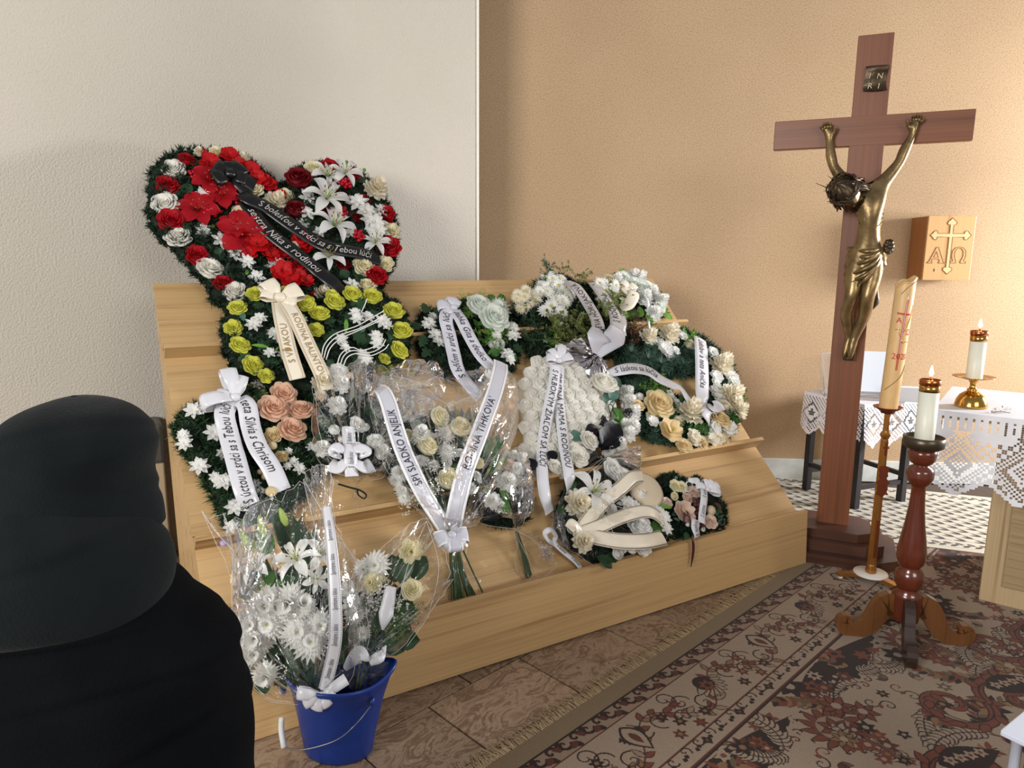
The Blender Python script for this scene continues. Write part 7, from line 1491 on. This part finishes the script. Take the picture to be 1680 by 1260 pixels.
MB().lathe([(.023, .09), (.021, .45), (.019, zc0 - .17), (.016, zc0 - .165), (.024, zc0 - .15), (.026, zc0 - .14), (.018, zc0 - .13), (.0145, zc0 - .12), (.0135, zc0 - .03), (.001, zc0 - .03)], 8, 0, PSM).build('pole', 'stand_brass', PS, False)
MB().lathe([(.012, zc0 - .035), (.030, zc0 - .030), (.036, zc0 - .018), (.066, zc0 - .002), (.070, zc0 + .004), (.062, zc0 + .002), (.034, zc0 - .012), (.001, zc0 - .012)], 32, 0, PSM).build('drip_pan', 'stand_copper', PS, True)
MB().lathe([(.001, .036), (.082, .036), (.084, .041), (.082, .046), (.001, .046)], 40, 0, Matrix.Translation(Q0)).build('disc', 'white_disc', PS, True)
for k, a in enumerate((3.05, 5.2, 1.0)):
    d = Vector((math.cos(a), math.sin(a), 0)); s_ = Vector((-d.y, d.x, 0)); MB().prism([(-.012, .02), (.13, .024), (.165, .020), (.165, .034), (.13, .040), (-.012, .046)], Q0 - s_ * .020, d, Z3, s_, .040).build('foot', 'stand_brass', PS); MB().lathe([(.012, .0065), (.013, .012), (.010, .022), (.001, .022)], 12, 0, Matrix.Translation(Q0 + d * .15)).build('foot_cap', 'white_disc', PS, True)
def pn(x, y, off): p = pz(x, y); return p + Vector((0, -off, 0))
zq = Zm(1240, 620, 3.818)
orn = MB(); zo = pz(*zq(775, 640)).z; xo = axp(zo).x
out = [(0, .085), (.020, .078), (.026, .06), (.018, .045), (.022, .03), (.014, .018), (.026, .004), (.034, -.010), (.022, -.016), (.026, -.035), (.022, -.055), (.032, -.068), (.024, -.070), (.020, -.060), (0, -.085)]
orn.prism(out + [(-x, z) for x, z in out[::-1][1:-1]], (xo, Q0.y - .030, zo), (1, 0, .0), (lx, 0, 1), (0, 1, 0), .008); orn.build('ornament', 'stand_copper', PS)
zk = pz(*zq(790, 440)).z; ck = axp(zk); mb = MB(); mb.box((ck.x - .004, Q0.y - .026, zk - .032), (ck.x + .004, Q0.y - .020, zk + .034)); mb.box((ck.x - .014, Q0.y - .0258, zk + .004), (ck.x + .014, Q0.y - .020, zk + .012)); mb.build('small_cross', 'stand_copper', PS)
zk = pz(*zq(740, 970)).z; ck = axp(zk); MB().box((ck.x - .008, Q0.y - .0265, zk - .13), (ck.x + .008, Q0.y - .020, zk + .08), bev=.003).build('inlay', 'stand_copper', PS)
PC0 = axp(zc0 - .010); rC = (pz(1472, 668) - pz(1443, 668)).length / 2; hC = zcT - zc0 + .01; rC *= .98
PC = thing('paschal_candle', PC0, 'tall honey-coloured paschal candle with red cross, alpha, omega and 2020', 'candle')
ax_ = Vector((pz(1487, 460).x - pz(1457, 668).x, 0, zcT - zc0)).normalized(); PCM = axes(PC0, Vector((ax_.z, 0, -ax_.x)), Vector((0, 1, 0)), ax_)
P = np.zeros((12, 32, 3)); a = np.arange(32) * 2 * PI / 32
for i in range(12):
    t = i / 11; z = hC * t
    r = rC * (1 + .02 * t); P[i, :, 0] = r * np.cos(a); P[i, :, 1] = r * np.sin(a); P[i, :, 2] = z + (.022 * np.cos(a) + .006 * np.sin(5 * a)) * (t > .99)
mb = MB(); mb.grid(P, 0, True); mb.add(np.vstack([P[-1], [[0, 0, hC - .02]]]), [(k, (k + 1) % 32, 32) for k in range(32)]); mb.build('wax', 'wax_cream', PC, True, PCM)
mb = MB(); mb.tube(np.stack([rC * 1.02 * np.cos(a), rC * 1.02 * np.sin(a), hC - .004 + .022 * np.cos(a) + .006 * np.sin(5 * a)], 1), .004, 6); mb.build('rim', 'wax_cream', PC, True, PCM)
plain('candle_red', srgb(196, 44, 44), .4); plain('candle_silver', srgb(226, 214, 222), .25, metal=.5)
def wrapc(x, z, off=.0012): th = x / rC - PI / 2; return Vector((math.cos(th) * (rC * 1.012 + off), math.sin(th) * (rC * 1.012 + off), z))
cw0 = PCM.inverted()
def cl(x, y):      # photograph -> (around, up) on the candle
    p = cw0 @ pn(x, y, rC); return max(-rC * 1.2, min(rC * 1.2, p.x)), p.z
zp = Zm(1440, 450, 4.667)
def cstrip(name, mat, pts, w):
    mb = MB(); pp = [cl(*zp(*q)) for q in pts]; s_ = spline([(x, z, 0) for x, z in pp], 26); mb.tube([wrapc(x, z) for x, z, _ in s_], w, 5); mb.build(name, mat, PC, True, PCM)
for d_ in (-4, 4): cstrip('cross_line', 'candle_red', [(195 + d_, 190), (150 + d_, 440), (106 + d_, 725)], .0016)
cstrip('cross_core', 'candle_silver', [(200, 145), (150, 440), (125, 600)], .0022); cstrip('cross_line', 'candle_red', [(120, 290), (190, 300), (262, 299)], .0022); cstrip('cross_line', 'candle_red', [(121, 300), (190, 307), (258, 306)], .0014)
for pts in ([(245, 240), (225, 310), (190, 390), (160, 440)], [(105, 420), (130, 415), (150, 440)], [(150, 520), (180, 510), (205, 515)], [(130, 440), (140, 480), (150, 520)]): cstrip('gilding', 'brass', pts, .0013)
cstrip('wax_thread', 'incised', [(22, 880), (90, 820), (150, 760), (190, 690)], .0014); cstrip('wax_thread', 'incised', [(150, 150), (200, 95), (270, 50)], .0014)
for body, x, y, h_ in (('A', 133, 345, 44), ('Ω', 200, 438, 44), ('2020', 136, 620, 46)):
    v, f = text_geo(body, 0, .006); X, Zc = cl(*zp(x, y)); sc = (cl(*zp(x, y - h_ / 2))[1] - cl(*zp(x, y + h_ / 2))[1]) / .72; w_ = (v[:, 0].max() + v[:, 0].min()) / 2; fit = .92
    mb = MB(); mb.add([wrapc(X + (q[0] - w_) * sc * fit, Zc + (q[1] - .36) * sc, .0016) for q in v], f); mb.build('lettering', 'candle_red', PC, False, PCM)

# ---- turned wooden candlestick on scrolled feet
wood('cherry', srgb(102, 46, 28), srgb(62, 26, 16), .22, 'Z', .6, coat=.5); wood('cherry_leg', srgb(110, 70, 38), srgb(66, 40, 24), .32, 'Z', .7, coat=.3); plain('pewter', srgb(84, 74, 60), .35, metal=.7, vary=.1); plain('cherry_dark', srgb(50, 34, 28), .35, coat=.2, vary=.1)
W0 = fl(1480, 1050); WP = Plane(W0, (0, -1, 0)); zw = Zm(1340, 640, 2.52)
wz = lambda x, y: WP.at(*zw(x, y)).z
CSK = thing('wooden_candlestick', W0, 'dark turned wooden floor candlestick on three scrolled legs in front of the altar', 'candlestick')
wl = (WP.at(1516, 720).x - W0.x) / WP.at(1516, 720).z; CSM = Matrix.Identity(4); CSM.col[2] = (wl, 0, 1, 0); CSM.translation = W0
mp_ = lambda px_: px_ / 2.52 * WP.px(1500, 850)
def prof_(rows): return [(mp_(r), wz(400, y)) for r, y in rows][::-1]
zz0 = wz(370, 945)
MB().lathe(prof_([(2, 236), (50, 240), (54, 262), (50, 285), (40, 300), (28, 306), (28, 310), (46, 320), (52, 338), (51, 350), (52, 353), (50, 362), (42, 380), (30, 392), (26, 398), (27, 430), (30, 480), (38, 550), (48, 610), (56, 665), (56, 690), (50, 712), (40, 724), (38, 730), (52, 745), (58, 765), (55, 795), (42, 815), (38, 820), (57, 832), (57, 850), (55, 925), (52, 945), (30, 955), (2, 955)]), 40, 0, CSM).build('column', 'cherry', CSK, True)
MB().lathe(prof_([(2, 205), (70, 205), (73, 190), (77, 192), (76, 230), (60, 240), (2, 240)]), 36, 0, CSM).build('drip_tray', 'pewter', CSK, True)
def cleg(ang, nm):
    d = Vector((math.cos(ang), math.sin(ang), 0)); s_ = Vector((-d.y, d.x, 0)); hT, rT = wz(370, 840) - .02, .05
    c = spline([(rT - .012, hT - .045, 0), (.075, hT - .030, 0), (.105, hT - .065, 0), (.118, hT * .55, 0), (.150, .062, 0), (.205, .030, 0), (.246, .040, 0), (.256, .072, 0), (.236, .084, 0), (.228, .066, 0)], 30)[:, :2]; wd = np.interp(np.linspace(0, 1, 30), [0, .25, .5, .75, .9, 1], [.054, .045, .036, .027, .017, .012])
    t = np.gradient(c, axis=0); t /= np.linalg.norm(t, axis=1)[:, None]; nn = np.stack([-t[:, 1], t[:, 0]], 1); up, dn_ = c + nn * wd[:, None], c - nn * wd[:, None]
    dn_[:, 1] = np.maximum(dn_[:, 1], .0005); P = np.zeros((30, 4, 3))
    W_ = W0
    for i in range(30):
        for q_, (pt, sg) in enumerate(((up[i], -1), (up[i], 1), (dn_[i], 1), (dn_[i], -1))): P[i, q_] = W_ + d * pt[0] + Z3 * max(.001, pt[1]) + s_ * sg * .020
    mb = MB(); mb.grid(P, 0, True); mb.fs.append((np.array([[0, 1, 2, 3]]), 0)); mb.fs.append((np.array([[119, 118, 117, 116]]), 0))
    o = mb.build('leg', nm, CSK, False); return o
for a_, nm in ((math.radians(-112), 'cherry_dark'), (math.radians(170), 'cherry_leg'), (math.radians(-10), 'cherry_leg'), (math.radians(68), 'cherry_dark')): cleg(a_, nm)
ctp = WP.at(1518, 621).z; cb = wz(430, 205); cpos = W0 + Vector((wl * cb, 0, cb + .0005))
oil_candle('floor_candle', cpos, ctp - cb, (WP.at(1528, 640) - WP.at(1498, 640)).length / 2 * 1.0, 'lit white oil candle in the dark turned wooden candlestick')

# ================================================================ white folding stool, right foreground corner
plain('stool_white', srgb(214, 220, 236), .5); plain('stool_dark', srgb(24, 30, 40), .6)
SCn = fl(1641, 1198, .46); WS = thing('white_stool', Vector((SCn.x + .2, SCn.y - .1, 0)), 'white seat with white legs cut off by the lower right corner', 'stool')
e1 = (fl(1680, 1166, .46) - SCn).normalized(); e2 = Vector((e1.y, -e1.x, 0)); wf = axes(Vector((SCn.x, SCn.y, 0)), e1, e2, -Z3)
sf2 = axes(Vector((SCn.x, SCn.y, 0)), e2, e1, Z3)
MB().box((0, 0, .445), (.40, .40, .462), bev=.004).build('seat', 'stool_white', WS, frame=sf2)
for x, y in ((.03, .03), (.34, .03), (.03, .34), (.34, .34)): MB().tube([(x, y, .446), (x, y, .008)], .013, 10).build('leg', 'stool_white', WS, True, sf2)
MB().box((.045, .045, .25), (.33, .33, .43), bev=.006).build('storage_bag', 'stool_dark', WS, frame=sf2)
# ================================================================ mourner in a black hooded coat, seen from behind
plain('coat_black', (.0045, .005, .006), .95, vary=.25, nscale=7, bump=.35, bscale=160, spec=.04); plain('trousers_black', (.005, .005, .006), .95, spec=.03); plain('shoe_black', (.01, .01, .01), .4); plain('hood_black', (.008, .0105, .0115), .95, vary=.3, nscale=6, bump=.3, bscale=220, sheen=.06, spec=.05); plain('skin_tone', srgb(196, 150, 124), .5, sss=.1)
YP_ = 1.16
def pp(x, y, dy=0.0): return hit(x, y, (0, YP_ + dy, 0), Vector((0, 1, 0)))
hd0 = pp(95, 790); 
PE = thing('person', Vector((hd0.x, YP_, 0)), 'person in a black hooded coat seen from behind at the left edge', 'person')
cxp = hd0.x
CREASE = []
def ring_loft(rows, n=56, seed=0, fold=.0):
    """rows: (centre x, centre y, z, half width, half depth, exponent)"""
    a = np.arange(n) * 2 * PI / n; k = 90 if CREASE else 60; R = spline3(rows, k); P = np.zeros((k, n, 3))
    for i in range(k):
        cx_, cy_, z, rx, ry, ex = R[i]; c, s_ = np.cos(a), np.sin(a); X = np.sign(c) * np.abs(c) ** (2 / ex) * rx; Y = np.sign(s_) * np.abs(s_) ** (2 / ex) * ry
        f = fold * (np.sin(a * 5 + seed + z * 9) * .6 + np.sin(a * 3 - z * 23 + seed))
        for z0, am, ph, dp, wd in CREASE: f = f - dp * np.exp(-((z - (z0 + am * np.cos(a + ph))) / wd) ** 2) + dp * .7 * np.exp(-((z - (z0 + am * np.cos(a + ph)) - wd * 1.6) / wd) ** 2)
        P[i, :, 0] = cx_ + X * (1 + f); P[i, :, 1] = cy_ + Y * (1 + f); P[i, :, 2] = z
    return P
def spline3(rows, k):
    R = np.array(rows, float); z = np.linspace(0, len(R) - 1, k); out = np.zeros((k, R.shape[1]))
    P = np.vstack([2 * R[0] - R[1], R, R[-1]])
    for q, t in enumerate(z):
        i = min(int(t), len(R) - 2); x = t - i; a, b, c, d = P[i:i + 4]; out[q] = .5 * (2 * b + (c - a) * x + (2 * a - 5 * b + 4 * c - d) * x * x + (3 * b - a - 3 * c + d) * x ** 3)
    return out
def zp_(y): return pp(200, y).z
def xr(x, y): return pp(x, y).x
# body under the coat: one continuous figure
hz_ = zp_(720)
B = [('pel', (cxp - .04, YP_, .74), .12), ('spi', (cxp - .04, YP_ + .01, .95), .12), ('che', (cxp - .03, YP_ + .0, 1.06), .13), ('nec', (cxp - .01, YP_ + .04, 1.16), .055), ('hea', (cxp, YP_ + .07, 1.29), .085), ('hel', (cxp - .11, YP_, .72), .09), ('knl', (cxp - .12, YP_ + .03, .42), .065), ('anl', (cxp - .12, YP_, .09), .045), ('her', (cxp + .04, YP_, .72), .09), ('knr', (cxp + .05, YP_ + .03, .42), .065), ('anr', (cxp + .05, YP_, .09), .045), ('shl', (cxp - .18, YP_ + .02, 1.03), .05), ('ell', (cxp - .27, YP_ + .06, .83), .05), ('wrl', (cxp - .20, YP_ + .22, .74), .035), ('shr', (cxp + .10, YP_ + .02, 1.02), .05), ('elr', (cxp + .20, YP_ + .06, .82), .05), ('wrr', (cxp + .12, YP_ + .22, .74), .035), ('tol', (cxp - .12, YP_ + .13, .05), .035), ('tor', (cxp + .05, YP_ + .13, .05), .035)]
nmz = [b[0] for b in B]; E_ = [('pel', 'spi'), ('spi', 'che'), ('che', 'nec'), ('nec', 'hea'), ('pel', 'hel'), ('hel', 'knl'), ('knl', 'anl'), ('anl', 'tol'), ('pel', 'her'), ('her', 'knr'), ('knr', 'anr'), ('anr', 'tor'), ('che', 'shl'), ('shl', 'ell'), ('ell', 'wrl'), ('che', 'shr'), ('shr', 'elr'), ('elr', 'wrr')]
body = skin('body', [Vector(b[1]) for b in B], [(nmz.index(a), nmz.index(b)) for a, b in E_], [b[2] for b in B], 'trousers_black', PE, 0)
def hand(sx_, x, y, z):
    base = Vector((x, y, z)); vs, es, rs = [base, base + Vector((0, .05, -.01))], [(0, 1)], [.024, .030]
    for i, (o, l) in enumerate(((-.026, .055), (-.009, .065), (.009, .062), (.026, .050))):
        r = vs[1] + Vector((o, .01, 0)); a = len(vs); vs += [r + Vector((o * .2, l * .55, -.012)), r + Vector((o * .1, l * .75, -.045))]; es += [(1, a), (a, a + 1)]; rs += [.0092, .008]
    a = len(vs); vs += [base + Vector((-sx_ * .032, .03, .0)), base + Vector((-sx_ * .045, .065, -.012))]; es += [(0, a), (a, a + 1)]; rs += [.011, .009]; skin('hand', vs, es, rs, 'skin_tone', PE, 0)
hand(-1, cxp - .19, YP_ + .24, .735); hand(1, cxp + .11, YP_ + .24, .735)
for x in (cxp - .12, cxp + .05):
    P = ring_loft([(x, YP_ + .06, .002, .042, .13, 2.4), (x, YP_ + .06, .03, .045, .135, 2.4), (x, YP_ + .03, .07, .040, .09, 2.2), (x, YP_ + .0, .11, .040, .05, 2)], 24); mb = MB(); mb.grid(P, 0, True); mb.fs.append((np.array([list(range(24))[::-1]]), 0)); mb.build('shoe', 'shoe_black', PE, True)
# coat: right silhouette follows the photograph's (pixel column at each pixel row), at the mourner's own distance
edge = [(1560, 425), (1400, 424), (1260, 417), (1194, 414), (1159, 409), (1108, 404), (1067, 401), (1047, 396), (1021, 366), (998, 325), (976, 300), (940, 300)]
rows = [(cxp - .07, YP_, .34, .27, .21, 2.3)]
for y, x in edge[1:-1]:
    z = zp_(y); R = xr(x, y); L = cxp - .34 + max(0, z - .95) * .9; rt = (R - L) / 2; ry = .185 - max(0, z - .95) * .12; rt = math.sqrt(rt * rt - (ry * .42) ** 2); R -= .012; rows.append(((R + L) / 2, YP_ + .01, z, rt, ry, 2.2))
CREASE[:] = [(zp_(1130), .09, .6, .012, .012), (zp_(1040), .05, 1.0, .010, .012), (zp_(1230), .11, .2, .012, .014)]
rows.append((rows[-1][0] - .02, YP_ + .02, zp_(930), rows[-1][3] * .80, .13, 2.2)); rows.append((rows[-1][0] + .0, YP_ + .03, zp_(890), rows[-1][3] * .5, .09, 2.0))
mb = MB(); mb.grid(ring_loft(rows, 64, .4, .012), 0, True); coat = mb.build('coat', 'coat_black', PE, True)
# sleeves
for sg, pts in ((1, [(cxp + .12, YP_ + .02, .99), (cxp + .205, YP_ + .05, .88), (cxp + .20, YP_ + .12, .80), (cxp + .12, YP_ + .25, .745)]), (-1, [(cxp - .21, YP_ + .02, .99), (cxp - .31, YP_ + .05, .90), (cxp - .30, YP_ + .12, .80), (cxp - .19, YP_ + .25, .745)])):
    MB().tube(spline(pts, 18), np.interp(np.linspace(0, 1, 18), [0, .4, .8, 1], [.055, .065, .055, .05]), 14).build('sleeve', 'coat_black', PE, True)
# hood: back mound of cloth over the shoulders, then the hood drawn over the head
def mound(profile, cy, depth, left, n=48, fold=.02, seed=0, dyf=None):
    rows = []
    for y, x in profile: z = zp_(y); R = xr(x, y); rows.append((R, z))
    out = []
    for i, (R, z) in enumerate(rows):
        L = left[i]; rt = max(.006, (R - L) / 2); ry = min(max(.006, depth[i]), rt * 1.05); out.append(((R + L) / 2, YP_ + cy, z, max(rt * .72, math.sqrt(max(0, rt * rt - (ry * .60) ** 2))), ry, 2.05))
    return ring_loft(out, n, seed, fold)
lx0 = 2 * cxp
def left_of(pr, c): return [lx0 - xr(c + (x - 95), y) if False else 2 * xr(95, y) - xr(x, y) for y, x in pr]
pr = [(990, 285), (976, 295), (945, 301), (915, 295), (889, 282), (859, 262), (833, 224), (803, 168), (782, 122), (772, 104), (770, 98)]
lf = left_of(pr, 95)
CREASE[:] = [(zp_(905), .05, .4, .020, .012), (zp_(850), .07, 1.2, .024, .010)]
mb = MB(); P = mound(pr, -.015, [.15, .165, .172, .172, .165, .155, .13, .09, .05, .02, .006], lf, 56, .018, 1.0); mb.grid(P, 0, True); mb.fs.append((np.array([list(range((len(P) - 1) * 56, len(P) * 56))]), 0)); mb.build('hood_cape', 'hood_black', PE, True)
pr = [(880, 255), (850, 252), (823, 246), (793, 242), (752, 249), (732, 247), (701, 221), (681, 189), (668, 150), (661, 116), (659, 100)]
lf = left_of(pr, 95)
CREASE[:] = [(zp_(735), .045, .9, .022, .010), (zp_(790), .05, 2.4, .02, .010)]
mb = MB(); P = mound(pr, .045, [.13, .14, .15, .15, .15, .145, .125, .095, .06, .025, .006], lf, 56, .010, 2.0); mb.grid(P, 0, True); mb.fs.append((np.array([list(range((len(P) - 1) * 56, len(P) * 56))]), 0)); mb.build('hood', 'hood_black', PE, True)
